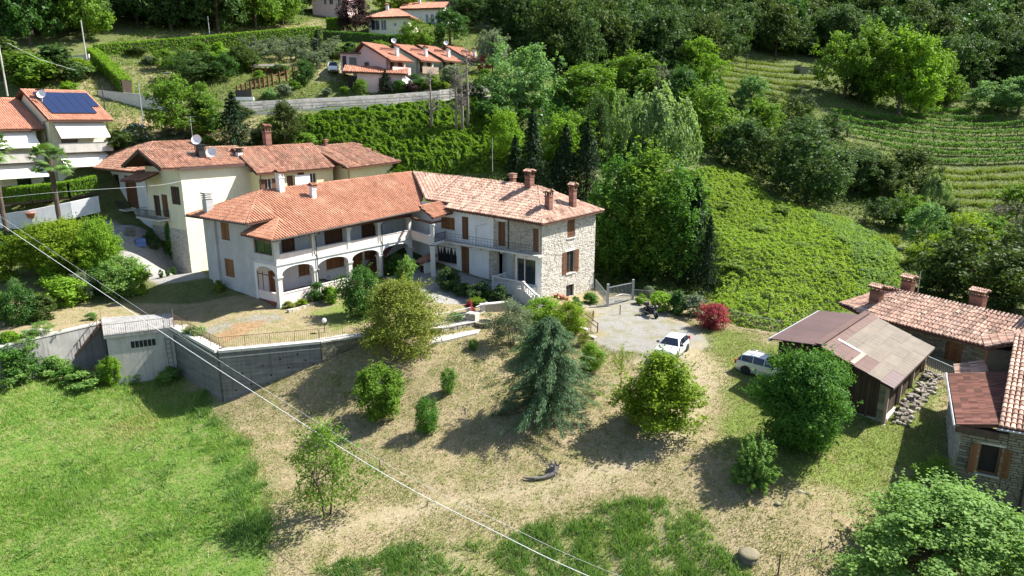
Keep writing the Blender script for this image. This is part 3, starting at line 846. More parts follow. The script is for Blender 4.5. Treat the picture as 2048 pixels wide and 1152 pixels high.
def chimney(parent, loc, w, d, h, mat='brick', cap='tile_mid', style='tiled', rz=0.0, pot=True, base=-0.9):
    """a masonry stack with an open smoke cap"""
    c, s = math.cos(rz), math.sin(rz)
    def T(mb):
        mb.v = [(loc[0] + x * c - y * s, loc[1] + x * s + y * c, loc[2] + z) for x, y, z in mb.v]
        return mb
    m = MB()
    z = base
    k = 0
    while z < h * .62:
        j = .004 * (k % 2)
        m.box(-w / 2 - j, w / 2 + j, -d / 2 - j, d / 2 + j, z, min(z + .24, h * .62)); z += .24; k += 1
    st = T(m).build('chimney', M[mat], parent)
    m = MB()
    z1 = h * .62
    if style == 'tiled':
        m.box(-w / 2 - .06, w / 2 + .06, -d / 2 - .06, d / 2 + .06, z1, z1 + .08)
        for sx in (-1, 0, 1):
            for sy in (-1, 1):
                m.box(sx * (w / 2 - .05) - .05, sx * (w / 2 - .05) + .05, sy * (d / 2 - .04) - .04, sy * (d / 2 - .04) + .04, z1 + .08, h * .85)
        m.box(-w / 2 - .05, w / 2 + .05, -d / 2 - .05, d / 2 + .05, h * .85, h * .85 + .05)
        T(m).build('chimney_cap', M[mat], st)
        hw, hd, zt = w / 2 + .14, d / 2 + .14, h * .85 + .05
        planes = [[(-hw, -hd, zt), (hw, -hd, zt), (hw, 0, zt + .2), (-hw, 0, zt + .2)], [(hw, hd, zt), (-hw, hd, zt), (-hw, 0, zt + .2), (hw, 0, zt + .2)]]
        planes = [[(loc[0] + x * c - y * s, loc[1] + x * s + y * c, loc[2] + z) for x, y, z in p] for p in planes]
        Q, Rr = zip(*[tile_quads(p, .2, .3, seed=5) for p in planes])
        m = MB()
        for p in planes: m.slab(p, .05)
        o = m.build('chimney_roof', M['roof_deck'], st)
        tag(put('cap_tiles', quads_mesh('cap_tiles', np.concatenate(Q), np.concatenate(Rr), M[cap]), st), kind='stuff')
    else:
        for k in range(3):
            zz = z1 + .03 + k * (h * .38 / 3)
            m.box(-w / 2 - .07, w / 2 + .07, -d / 2 - .07, d / 2 + .07, zz + .05, zz + .05 + h * .06)
        m.box(-w / 2 + .08, w / 2 - .08, -d / 2 + .08, d / 2 - .08, z1, h)
        m.box(-w / 2 - .1, w / 2 + .1, -d / 2 - .1, d / 2 + .1, h, h + .07)
        T(m).build('chimney_cap', M[cap], st)
    return st
def stones(F, s0, s1, z0, z1, holes=(), sz=(0.35, 0.14), out=0.03, seed=1, gap=0.02, zb=None):
    """coursed rubble on a wall face: list of (s, z, w, h, depth)"""
    rg = np.random.default_rng(seed)
    L = []
    z = z0
    while z < z1 - .03:
        h = sz[1] * rg.uniform(.7, 1.4)
        if z + h > z1: h = z1 - z
        a = s0 + rg.uniform(-.2, 0) * sz[0]
        while a < s1:
            w = sz[0] * rg.uniform(.5, 1.6)
            b0, b1 = max(a, s0), min(a + w, s1)
            bad = any(b0 < q[1] and b1 > q[0] and z < q[3] and z + h > q[2] for q in holes)
            if b1 - b0 > .05:
                if bad:
                    for q in holes:
                        if z < q[3] and z + h > q[2]:
                            if b0 < q[0] < b1: b1 = q[0]; bad = False
                            elif b0 < q[1] < b1: b0 = q[1]; bad = False
                if not bad and b1 - b0 > .05 and (zb is None or z > zb((b0 + b1) / 2) - .3):
                    L.append((b0 + gap / 2, z + gap / 2, b1 - b0 - gap, h - gap, out * rg.uniform(.35, 1.3)))
            a += w
        z += h
    return L
def stone_skin(parent, F, lst, mat, name='stonework'):
    mb = MB()
    for (a, z, w, h, o) in lst:
        i = min(.02, w * .2, h * .25)
        f = [F.p(a, .0, z), F.p(a + w, .0, z), F.p(a + w, .0, z + h), F.p(a, .0, z + h)]
        j = [random.uniform(.6, 1.3) * i for _ in range(4)]
        g = [F.p(a + j[0], o, z + j[1]), F.p(a + w - j[2], o, z + j[0]), F.p(a + w - j[3], o, z + h - j[1]), F.p(a + j[1], o, z + h - j[2])]
        mb.add(f + g, [(4, 5, 6, 7), (0, 1, 5, 4), (1, 2, 6, 5), (2, 3, 7, 6), (3, 0, 4, 7)])
    o = mb.build(name, mat, parent)
    return tag(o, kind='stuff')

# ------------------------------------------------------------------ the villa with the two-storey arcade
def build_villa():
    T = thing('villa', 'villa with orange tiled roof and two-storey arched loggia along its front', 'house', VA, VAng)
    FR = Face((0, 0), (1, 0))                    # arcade front, t = outwards (-y)
    IN = Face((0, 3.7), (1, 0))                  # wall behind the loggia
    EN = Face((0, 12), (0, -1))                  # left end wall, s = 12 - y
    e = lambda y: 12 - y
    # end wall
    holes = [(e(8.8), e(7.2), 2.05, 3.9), (e(8.85), e(7.4), 5.85, 7.6), (e(3.45), e(.55), 5.1, 6.45)]
    mb = MB()
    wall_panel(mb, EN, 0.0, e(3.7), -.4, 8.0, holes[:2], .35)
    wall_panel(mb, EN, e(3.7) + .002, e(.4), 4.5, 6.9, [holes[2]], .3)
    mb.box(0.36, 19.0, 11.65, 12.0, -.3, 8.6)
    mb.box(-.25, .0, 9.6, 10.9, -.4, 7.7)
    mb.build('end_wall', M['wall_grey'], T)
    window(T, EN, *holes[0], shutters='closed', sh_mat='wood_brown', trim='trim')
    window(T, EN, *holes[1], shutters='closed', sh_mat='wood_brown', trim='trim')
    window(T, EN, *holes[2], frame='wood_shutter', sill=False, bars=1)
    # inner wall with doors and windows
    H = [(1.5, 3.0, .6, 2.95), (3.3, 4.9, 4.5, 6.5), (5.1, 6.5, 1.7, 2.95), (8.7, 11.2, 1.75, 2.95), (12.4, 13.9, .6, 3.05), (14.2, 16.1, 1.9, 3.05), (8.7, 11.2, 4.5, 6.5), (13.9, 16.1, 4.5, 6.5)]
    m = MB(); wall_panel(m, IN, .36, 22.5, -.3, 8.4, H, .3); m.box(22.2, 22.5, 4.01, 11.6, -.3, 8.4); m.build('inner_wall', M['wall_white'], T)
    for i in (0, 4): door(T, IN, *H[i], mat='wood_brown')
    for i in (1, 6, 7): door(T, IN, *H[i], mat='wood_shutter')
    for i in (2, 3, 5): window(T, IN, *H[i], shutters='closed', sh_mat='wood_brown')
    # floors
    MB().box(.02, 19.5, .36, 3.69, -.5, .55).build('loggia_floor', M['floor_tile'], T)
    MB().box(.02, 19.5, .02, 3.69, 4.15, 4.42).build('loggia_slab', M['wall_white'], T)
    m = MB(); m.box(-.1, 18.3, -.1, .015, 4.2, 4.32); m.box(-.06, 18.3, -.06, .014, 4.33, 4.44)
    m.box(-.1, .015, .016, 3.7, 4.2, 4.32); m.build('string_course', M['trim'], T)
    # arches
    px = [.25, 4.45, 8.9, 13.25, 17.95]
    m = MB()
    for a, b in zip(px[:-1], px[1:]):
        x0, x1 = a + .25, b - .25
        cx, hw, sp, rise = (x0 + x1) / 2, (x1 - x0) / 2, 3.15, .78
        N = 18
        arc = [(cx - hw * math.cos(math.pi * k / N), sp + rise * math.sin(math.pi * k / N) ** .8) for k in range(N + 1)]
        for (xa, za), (xb, zb) in zip(arc[:-1], arc[1:]):
            v = [(xa, 0, za), (xb, 0, zb), (xb, 0, 4.148), (xa, 0, 4.148), (xa, .35, za), (xb, .35, zb), (xb, .35, 4.148), (xa, .35, 4.148)]
            m.add(v, [(0, 1, 2, 3), (7, 6, 5, 4), (0, 4, 5, 1)], .5)
    for x in px: m.box(x - .25, x + .25, .001, .349, 3.15, 4.147)
    y0, y1 = .36, 3.45
    cy, hw = (y0 + y1) / 2, (y1 - y0) / 2
    arc = [(cy - hw * math.cos(math.pi * k / 18), 3.1 + .78 * math.sin(math.pi * k / 18) ** .8) for k in range(19)]
    for (ya, za), (yb, zb) in zip(arc[:-1], arc[1:]):
        v = [(0, ya, za), (0, yb, zb), (0, yb, 4.148), (0, ya, 4.148), (.3, ya, za), (.3, yb, zb), (.3, yb, 4.148), (.3, ya, 4.148)]
        m.add(v, [(3, 2, 1, 0), (4, 5, 6, 7), (1, 5, 4, 0)], .5)
    m.box(0, .3, 3.45, 3.69, -.4, 4.147)
    m.build('arch_wall', M['wall_white'], T)
    for i, x in enumerate(px):
        w = .24
        z0 = -.4
        m = MB().box(x - w, x + w, .02, .02 + 2 * w, z0, 3.0)
        m.box(x - w - .06, x + w + .06, -.05, .1 + 2 * w, 2.88, 2.98); m.box(x - w - .1, x + w + .1, -.09, .13 + 2 * w, 2.99, 3.1); m.box(x - w - .05, x + w + .05, -.04, .09 + 2 * w, z0, .2)
        m.build('pillar', M['trim'], T)
        w = .21
        m = MB().box(x - w, x + w, .03, .03 + 2 * w, 4.45, 6.45)
        m.box(x - w - .05, x + w + .05, -.03, .09 + 2 * w, 6.3, 6.42)
        m.box(x - w - .12, x + w + .12, -.1, .16 + 2 * w, 6.46, 6.72)
        m.box(x - w - .05, x + w + .05, -.03, .09 + 2 * w, 4.45, 4.6)
        m.build('pillar', M['trim'], T)
    MB().box(0.02, 18.3, .08, .4, 6.73, 6.95).box(.02, .3, .41, 3.69, 6.73, 6.95).build('eave_beam', M['wood_shutter'], T)
    for k, (a, b) in enumerate(zip(px[:-1], px[1:])):
        m = MB().box(a + .22, b - .22, .1, .3, 4.44, 5.17)
        p = m.build('parapet', M['wall_pink'], T)
        MB().box(a + .22, b - .22, .06, .34, 5.175, 5.25).build('coping', M['trim'], p)
        if k < 2:
            m = MB().box(a + .25, b - .25, .08, .3, -.4, 1.33)
            p = m.build('parapet', M['wall_pink'], T)
            MB().box(a + .25, b - .25, .04, .34, 1.335, 1.41).build('coping', M['trim'], p)
    m = MB().box(.06, .26, .51, 3.44, -.4, 1.33); m.box(.05, .27, .5, 3.45, 1.335, 1.4); m.build('parapet', M['wall_pink'], T)
    m = MB().box(.06, .26, .5, 3.69, 4.44, 4.49); m.build('parapet', M['wall_pink'], T)
    m = MB()
    for y in (.55, 1.6, 2.6, 3.4): m.box(.1, .16, y - .03, y + .03, 1.41, 3.3)
    m.box(.1, .16, .4, 3.45, 3.0, 3.08); m.build('arch_glazing_bars', M['wood_shutter'], T)
    # downpipes, rail of the open bay
    for x in (4.62, 13.45):
        MB().tube([(x, -.75, 6.75), (x, -.1, 6.5), (x, -.1, .2)], .05, 6).build('downpipe', M['iron'], T)
    # stair rising to the loggia in the last bay
    for k in range(14):
        x = 13.2 + k * .29
        MB().box(x, x + .3, 2.0, 3.3, -.2 if k < 2 else .55 + k * .255 - .5, .55 + (k + 1) * .255).build('stair_tread', M['floor_tile'], T)
    railing(T, [(13.3, 2.0, .8), (17.2, 2.0, 4.3)], .9, 'iron', .2)
    # roofs
    zL, zR = 6.85, 7.5
    ev = lambda x: zL + (zR - zL) * (x + 1) / 18.5
    rL, rR = (3.5, 7.2, 10.45), (25.6, 7.0, 11.0)
    s = (rL[2] - ev(3.5)) / 8.0
    hipc = (-1.2, 2.35, 8.15); hipb = (-1.2, 12.9, 8.05)
    ht = (2.0, 2.0, 8.25)
    front1 = [(-.95, -.85, zL), (2.05, -.85, ev(2.05)), ht]
    mainp = [(2.05, -.85, ev(2.05)), (18.6, -.85, zR), (22.4, 2.0, 8.7), rR, rL, (2.05, 5.73, 9.75)]
    leftp = [hipc, (2.05, 2.35, 8.33), (2.05, 5.73, 9.75), rL]
    endp = [hipb, hipc, rL]
    back = [(25.6, 12.9, 8.3), hipb, rL, rR]
    porch = [(-1.0, 3.9, 7.0), (-.95, -.85, zL), ht, (2.0, 3.9, 8.2)]
    dk = roof(T, [front1, mainp, leftp, endp, back, porch], M['tile_new'], .30, .42, .14, 3, step=.008, ridges=[(rL, rR), (hipc, rL), (hipb, rL), ((-.95, -.85, zL), ht)])
    m = MB().tube([(-1.05, -.95, zL - .05), (17.6, -.95, zR - .05)], .07, 6); m.tube([(-1.3, 2.3, 8.1), (-1.3, 13, 8.0)], .07, 6)
    m.build('gutter', M['iron'], T)
    m = MB()
    for k in range(30):
        x = 2.2 + k * .6
        if x < 17.5: m.beam((x, -.8, ev(x) - .22), (x, 3.6, ev(x) - .22 + 4.4 * s), .1, .12)
    m.build('rafters', M['wood_shutter'], T)
    chimney(dk, (-.2, 10.4, 8.75), .75, .75, 1.7, 'wall_grey', 'trim', 'slab')
    chimney(dk, (5.8, 6.6, 10.25), .62, .62, 2.3, 'wall_white', 'tile_new', 'tiled')
    chimney(dk, (8.3, 4.6, 9.4), .5, .5, 1.6, 'wall_white', 'tile_new', 'tiled')
    return T
VILLA = build_villa()

# ------------------------------------------------------------------ the stone wing with the tower end
def build_wing():
    T = thing('stone_farmhouse', 'half plastered stone farmhouse with long iron balcony beside the arcaded villa', 'house', WC, WAng)
    F = Face((0, 0), (1, 0)); E = Face((0, 0), (0, 1))
    Hs = [(-5.85, -4.85, 4.5, 7.1), (-1.15, -.2, 4.45, 6.9), (-3.2, -.75, .95, 3.55), (-6.05, -4.0, .35, 3.9)]
    Hw = [(-14.5, -12.3, 5.5, 6.85), (-11.2, -10.2, 4.6, 7.15), (-15.3, -12.1, 1.55, 3.4), (-11.4, -10.15, .75, 3.8)]
    m = MB(); wall_panel(m, F, -22.0, -13.21, -.6, 8.2, [Hw[2], Hw[0]] and [(-14.5, -13.21, 5.5, 6.85), (-15.3, -13.21, 1.55, 3.4)], .4); wall_panel(m, F, -13.21, -6.5, -.6, 7.75, [(-13.21, -12.3, 5.5, 6.85), (-13.21, -12.1, 1.55, 3.4), Hw[1], Hw[3]], .4); m.build('plaster_wall', M['wall_white'], T)
    wall_panel(MB(), F, -6.498, -.002, -.6, 7.95, Hs, .4).build('core_wall', M['mortar'], T)
    He = [(4.4, 5.8, 5.35, 7.3), (4.35, 5.85, 1.5, 3.9), (4.4, 5.8, -1.15, .15)]
    m = MB(); wall_panel(m, E, .0, 9.8, -1.8, 8.0, He, .4); m.box(-22, -.41, 9.4, 9.8, -.5, 8.0)
    m.build('end_wall', M['mortar'], T)
    st = stones(F, -6.5, .03, 3.95, 7.9, Hs, (.34, .12), .035, 3) + stones(F, -7.2, -6.06, -.2, 4.1, Hs, (.34, .16), .05, 4) + stones(F, -4.0, -3.45, -.2, 4.1, Hs, (.3, .16), .05, 5)
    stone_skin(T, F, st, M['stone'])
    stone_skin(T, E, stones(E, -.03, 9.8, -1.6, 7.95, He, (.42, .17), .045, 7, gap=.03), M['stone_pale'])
    wall_panel(MB(), F, -3.44, .0, -.5, 4.1, [Hs[2]], .03, .033).build('plaster_panel', M['wall_white'], T)
    MB().box(-6.4, -3.6, 1.3, 1.5, -.3, 4.1).build('recess_wall', M['wall_white'], T)
    MB().box(-17.9, -.5, .42, 9.3, 3.9, 4.1).build('floor_slab', M['concrete'], T)
    for i in (0, 1): door(T, F, *Hs[i])
    door(T, F, *Hs[2], mat='wood_shutter', glazed=True, handle=False)
    fbox(MB(), F, -2.3, -2.2, -.13, -.05, .95, 3.5).build('door_post', M['wall_pink'], T)
    window(T, F, *Hw[0], shutters='closed', sh_mat='wood_brown', frame='wood_brown')
    door(T, F, *Hw[1])
    wl = window(T, F, *Hw[2], bars=2, frame='wood_shutter')
    m = MB()
    for a in (-15.2, -14.1, -13.0):
        for b in (0, 1):
            m.add([F.p(a + .05 + .5 * b, -.14, 3.3), F.p(a + .5 + .4 * b, -.14, 3.3), F.p(a + .28 + .45 * b, -.14, 2.5)], [(0, 1, 2)])
    m.build('curtain', M['white_paint'], wl)
    door(T, F, *Hw[3], mat='wood_shutter')
    for h in (Hs[0],): fbox(MB(), F, h[0] - .3, h[1] + .35, .05, .085, h[3] + .1, h[3] + .38).build('lintel', M['wall_white'], T)
    window(T, E, *He[0], shutters='closed', sh_mat='wood_shutter', lintel='wall_white')
    window(T, E, *He[1], shutters='open', sh_mat='wood_shutter', lintel='wall_white')
    g = window(T, E, *He[2], frame='iron', sill=False, bars=4)
    # balcony
    b = MB().box(-13.1, .35, -.95, -.002, 4.12, 4.3).build('balcony_slab', M['concrete_pale'], T)
    for k in range(9): MB().box(-12.6 + 1.55 * k, -12.45 + 1.55 * k, -.8, -.003, 3.9, 4.115).build('balcony_bracket', M['concrete_pale'], T)
    railing(T, [(-13.05, -.88, 4.3), (.28, -.88, 4.3), (.28, -.06, 4.3)], .95, 'iron', .42, .016, .03, True)
    for x in (-8.2, -2.0): MB().tube([(x, -.88, 4.3), (x, -.88, 6.5), (x + .9, -.1, 6.75)], .016, 5).build('line_post', M['iron'], T)
    for x in (-4.35,): MB().tube([(x, -.1, 7.5), (x, -.1, 4.35)], .05, 6).build('downpipe', M['iron'], T)
    # roof
    zl, zr = 8.05, 7.55
    c0, c1, c2, c3 = (-18.5, -.65, 8.15), (.65, -.65, 7.55), (.65, 10.45, 7.75), (-23.5, 10.45, 8.2)
    ra, rb = (-24.3, 4.9, 11.05), (-4.3, 4.9, 10.5)
    dk = roof(T, [[(-13.2, -.65, 7.98), c1, rb, (-13.2, 4.9, 10.78)], [(-17.2, .3, 8.55), (-13.2, .3, 8.42), (-13.2, 4.9, 10.78), ra], [c1, c2, rb], [c2, c3, ra, rb]], M['tile_old'], .27, .42, .16, 21, ridges=[(ra, rb), (c1, rb), (c2, rb), ((-17.2, .3, 8.55), ra)])
    m = MB()
    for k in range(24): m.beam((-13 + k * .58, -.6, 7.75 - k * .016), (-13 + k * .58, .6, 8.35 - k * .016), .1, .12)
    m.build('rafters', M['wood_dark'], T)
    chimney(dk, (-5.3, 4.6, 10.3), .75, .75, 2.0, 'brick', 'tile_old', 'tiled')
    chimney(dk, (-.9, 2.3, 8.7), .6, .6, 1.9, 'brick', 'tile_old', 'tiled')
    chimney(dk, (-.7, 6.3, 9.0), .6, .6, 2.0, 'brick', 'tile_old', 'tiled')
    chimney(dk, (-8.5, 5.6, 10.3), .55, .55, 1.3, 'brick', 'tile_old', 'slab')
    return T
WING = build_wing()

# ------------------------------------------------------------------ porch where villa and wing meet
def build_porch():
    P2 = at(867, 556, Z=.45)
    o = VA
    T = thing('corner_porch', 'small tiled porch on pillars in the corner between villa and farmhouse', 'porch', (P2[0], P2[1], 0))
    L = lambda p: (p[0] - P2[0], p[1] - P2[1], p[2])
    a, b, c, d = villa(18.2, .2), P2, wing(-13.2, -.5), villa(20.5, 3.6)
    MB().prism([L(a)[:2], (0, 0), L(c)[:2], L(d)[:2]], 4.12, 4.4).build('porch_slab', M['wall_white'], T)
    MB().box(-.25, .25, -.25, .25, .0, 4.1).box(-.2, .2, -.2, .2, 4.42, 6.3).box(-.3, .3, -.3, .3, 6.3, 6.5).box(-.3, .3, -.3, .3, 3.9, 4.1).build('pillar', M['trim'], T)
    m = MB(); m.beam((*L(a)[:2], 4.78), (-.1, .1, 4.78), .22, .74); m.build('parapet', M['wall_pink'], T)
    m = MB(); m.beam((*L(a)[:2], 5.19), (-.1, .1, 5.19), .3, .07); m.build('coping', M['trim'], T)
    railing(T, [(.1, .1, 4.42), (*L(c)[:2], 4.42)], .9, 'wood_dark', .12, .03, .05)
    m = MB(); m.beam((*L(a)[:2], 6.62), (0, 0, 6.62), .25, .22); m.beam((0, 0, 6.62), (*L(c)[:2], 6.62), .2, .2); m.build('porch_beam', M['wood_shutter'], T)
    e0, e1 = at(866, 437, Y=P2[1] - .5), at(906, 425, Y=P2[1] + 2.2)
    r1, r0 = at(892, 402, Y=P2[1] + 4.4), at(838, 413, Y=P2[1] + 1.7)
    roof(T, [[L(e0), L(e1), L(r1), L(r0)]], M['tile_new'], .24, .4, .12, 71, ridges=[(L(r0), L(r1))])
    return T
build_porch()

def build_hut():
    p = at(851, 556, Z=.3)
    T = thing('oven_hut', 'little white hut with a single pitch tiled roof by the porch pillar', 'hut', p, R(-52))
    MB().box(-1.0, .0, -.1, 1.3, -.3, 1.75).build('hut_wall', M['wall_white'], T)
    MB().box(-.9, -.15, -.13, -.101, .55, 1.35).build('hut_opening', M['painted_dark'], T)  # near-black plate on the solid wall, painted for the shade inside
    MB().box(-1.0, .0, -.3, -.101, .35, .48).build('ledge', M['trim'], T)
    roof(T, [[(-1.25, -.55, 1.75), (.25, -.55, 1.75), (.25, 1.5, 2.45), (-1.25, 1.5, 2.45)]], M['tile_mid'], .2, .35, .08, 74)
build_hut()

# ------------------------------------------------------------------ stair with stone balustrade in front of the wing
def build_stair():
    T = thing('stone_stair', 'short stone stair with a pale balustrade in front of the glass door', 'stair', WC, WAng)
    m = MB().box(-4.7, -.5, -2.3, -.06, -.5, .85); m.build('landing', M['concrete_pale'], T)
    for k in range(5): MB().box(-.49 + k * .34, -.49 + (k + 1) * .34 - .004, -2.25, -.9, -.8, .68 - k * .2).build('step', M['trim'], T)
    path = [(-4.6, -.35, .85), (-4.6, -2.2, .85), (-.55, -2.2, .85), (1.2, -2.2, -.25)]
    rail = MB()
    for a, b in zip(path[:-1], path[1:]):
        a, b = Vector(a), Vector(b)
        rail.beam(a + Vector((0, 0, .85)), b + Vector((0, 0, .85)), .2, .12)
        rail.beam(a + Vector((0, 0, .06)), b + Vector((0, 0, .06)), .2, .12)
    for p in path: rail.box(p[0] - .12, p[0] + .12, p[1] - .12, p[1] + .12, p[2] - .2, p[2] + .98)
    rail.build('handrail', M['trim'], T)
    for a, b in zip(path[:-1], path[1:]):
        a, b = Vector(a), Vector(b)
        n = int((b - a).length / .24)
        for k in range(1, n):
            p = a.lerp(b, k / n)
            MB().lathe([(.05, .1), (.05, .18), (.075, .32), (.04, .55), (.055, .72), (.055, .8)], 7, p).build('baluster', M['trim'], T, smooth=True)
build_stair()
gp = wing(1.6, -2.4)
tg = thing('garden_gate', 'small white painted iron gate at the foot of the stone stair', 'gate', (gp[0], gp[1], -.45), WAng)
railing(tg, [(-.8, 0, 0), (.5, 0, 0)], 1.0, 'white_paint', .12, .025, .05, name='gate_bars')
MB().box(-.9, -.8, -.05, .05, -.3, 1.1).build('gate_post', M['white_paint'], tg)

# ------------------------------------------------------------------ the yellow house and its neighbours
def satellite_dish(T, loc, rz, d=.8):
    m = MB()
    N, K = 4, 16
    V = [(0, 0, 0)]; F = []
    for i in range(1, N + 1):
        r = d / 2 * i / N
        for k in range(K):
            t = 2 * math.pi * k / K
            V.append((r * math.cos(t), -(r / d * 2) ** 2 * d * .14, r * math.sin(t)))
    for k in range(K): F.append((0, 1 + k, 1 + (k + 1) % K))
    for i in range(N - 1):
        for k in range(K): F.append((1 + i * K + k, 1 + (i + 1) * K + k, 1 + (i + 1) * K + (k + 1) % K, 1 + i * K + (k + 1) % K))
    m.add(V, F, .5)
    o = m.build('satellite_dish', M['white_paint'], T, True, loc=loc, rot=(R(-22), 0, rz))
    m = MB().tube([(0, .02, 0), (0, .15, -.3), (0, .15, -1.0)], .03, 6); m.tube([(0, 0, -d * .45), (0, -.35, -.05)], .015, 4)
    m.build('dish_arm', M['steel'], o)
def antenna(T, loc, h=4.0, n=7):
    o = MB().tube([loc, (loc[0], loc[1], loc[2] + h)], .03, 5).build('aerial', M['steel'], T)
    m = MB()
    for zz, w in ((h * .98, .9), (h * .85, .6)):
        m.beam((loc[0] - .7, loc[1], loc[2] + zz), (loc[0] + .7, loc[1], loc[2] + zz), .03, .03)
        for k in range(n): x = loc[0] - .6 + 1.2 * k / (n - 1); m.beam((x, loc[1] - w / 2, loc[2] + zz), (x, loc[1] + w / 2, loc[2] + zz), .02, .02)
    m.build('aerial_rods', M['steel'], o)

def build_yellow():
    O = np.array([-37.77, 78.55, .8])
    T = thing('yellow_house', 'pale yellow house with a tall bare sunlit side wall and iron balconies', 'house', O, R(54))
    S = Face((0, 0), (1, 0)); E = Face((0, 30), (0, -1)); e = lambda y: 30 - y
    wall_panel(MB(), S, .0, 9.3, -2.0, 11.35, [], .35).build('side_wall', M['wall_cream'], T)
    hs = [(e(2.6), e(.7), 7.1, 9.2)]
    wall_panel(MB(), E, e(8.0), e(.36), 4.2, 11.3, [*hs, (e(6.9), e(5.4), 5.4, 7.9), (e(5.0), e(3.6), 5.4, 8.1)], .35).build('end_wall', M['wall_cream'], T)
    m = MB(); wall_panel(m, E, e(8.0), e(.36), -2.0, 4.19, [(e(6.6), e(4.4), -.5, 2.4)], .35); m.build('stone_base', M['mortar'], T)
    stone_skin(T, E, stones(E, e(8.0), e(-.02), -1.0, 4.15, [(e(6.6), e(4.4), -.5, 2.4)], (.4, .2), .03, 31), M['stone_pale'])
    window(T, E, *hs[0], shutters='closed', sh_mat='wood_dark', sill=False)
    door(T, E, e(6.9), e(5.4), 5.4, 7.9, 'wood_dark'); door(T, E, e(5.0), e(3.6), 5.4, 8.1, 'wood_shutter')
    door(T, E, e(6.6), e(4.4), -.5, 2.4, 'wood_dark')
    # set-back left half
    L = Face((1.2, 30), (0, -1))
    hl = [(e(26.4), e(24.4), 7.2, 9.8), (e(23.2), e(20.4), 7.2, 9.8), (e(19.2), e(17.6), 5.6, 9.7), (e(16.2), e(13.2), 5.6, 9.7), (e(18.0), e(15.4), .6, 3.6), (e(25), e(22.5), 2.6, 4.2)]
    wall_panel(MB(), L, e(27.8), e(8.0), -1.5, 10.4, hl, .35).build('set_back_wall', M['wall_white'], T)
    for i in (0, 1): window(T, L, *hl[i], frame='cloth_blue', bars=2, sill=False)
    window(T, L, *hl[5], sill=False, frame='wood_dark')
    for i in (2, 3): door(T, L, *hl[i], mat='wood_shutter', glazed=(i == 2))
    door(T, L, *hl[4], mat='wood_dark')
    MB().box(1.56, 14, 27.5, 27.8, 0, 10.2).box(9.0, 9.3, .36, 8, 0, 11).build('rear_wall', M['wall_white'], T)
    b = MB().box(-1.5, -.01, 3.4, 8.6, 5.1, 5.3).build('balcony', M['concrete_pale'], T)
    railing(b, [(-.05, 3.45, 5.3), (-1.42, 3.45, 5.3), (-1.42, 8.55, 5.3), (-.05, 8.55, 5.3)], 1.0, 'iron', .13, .02, .045)
    b = MB().box(-.2, 1.19, 14.0, 27.4, 5.3, 5.5).build('balcony', M['concrete_pale'], T)
    railing(b, [(-.14, 14.0, 5.5), (-.14, 27.4, 5.5), (1.1, 27.4, 5.5)], 1.0, 'iron', .13, .02, .045)
    MB().box(-.24, -.18, 17.0, 18.9, 4.1, 6.6).build('hanging_sheet', M['white_paint'], T)
    MB().box(-.25, -.19, 19.6, 21.6, 5.3, 6.5).build('hanging_rug', M['cloth_red'], T)
    MB().box(.2, 1.15, 8.6, 9.9, 8.0, 10.2).build('loggia_side', M['wall_white'], T)
    dk = roof(T, [[(-2.4, -.45, 11.45), (9.9, -.45, 11.45), (9.9, 4, 13.35), (-2.4, 4, 13.35)], [(9.9, 8.5, 11.4), (-2.4, 8.5, 11.4), (-2.4, 4, 13.35), (9.9, 4, 13.35)],
                  [(-.7, 29.6, 10.55), (-.7, 8.6, 10.55), (6, 17.5, 13.7)], [(-.7, 8.6, 10.55), (17, 8.6, 10.55), (17, 17.5, 13.7), (6, 17.5, 13.7)],
                  [(17, 29.6, 10.55), (-.7, 29.6, 10.55), (6, 17.5, 13.7), (17, 17.5, 13.7)], [(-2.6, 9.0, 9.7), (-2.6, 4.2, 9.9), (-.3, 4.2, 10.7), (-.3, 9.0, 10.45)]],
              M['tile_mid'], .27, .42, .16, 41, ridges=[((-2.4, 4, 13.35), (9.9, 4, 13.35)), ((6, 17.5, 13.7), (17, 17.5, 13.7)), ((-.7, 29.6, 10.55), (6, 17.5, 13.7)), ((-.7, 8.6, 10.55), (6, 17.5, 13.7))])
    MB().box(-.4, 9.9, -.6, -.46, 11.2, 11.42).build('fascia', M['metal_roof_brown'], T)
    m = MB()
    for k in range(8): m.beam((-2.2 + 1.6 * k, -.3, 11.25), (-2.2 + 1.6 * k, 4, 13.1), .12, .16); m.beam((-2.2 + 1.6 * k, 8.3, 11.2), (-2.2 + 1.6 * k, 4, 13.1), .12, .16)
    m.beam((-2.45, -.4, 11.3), (-2.45, 4, 13.2), .08, .3); m.beam((-2.45, 8.4, 11.3), (-2.45, 4, 13.2), .08, .3)
    m.build('rafters', M['wood_dark'], T)
    chimney(dk, (3.6, 1.6, 12.3), .8, .8, 1.5, 'black', 'black', 'slab')
    chimney(dk, (8.4, 1.2, 12.0), .6, .6, 1.2, 'wall_white', 'black', 'slab')
    chimney(dk, (4.0, 25.0, 11.4), .7, .7, 2.3, 'brick', 'tile_mid', 'tiled')
    satellite_dish(T, (4.6, .9, 12.9), R(-50), 1.25)
    satellite_dish(T, (9.6, 12.6, 14.0), R(-50), 1.35)
    antenna(T, (9.6, 13.6, 12.6), 4.5); antenna(T, (16, 15, 13.2), 5.5)
build_yellow()

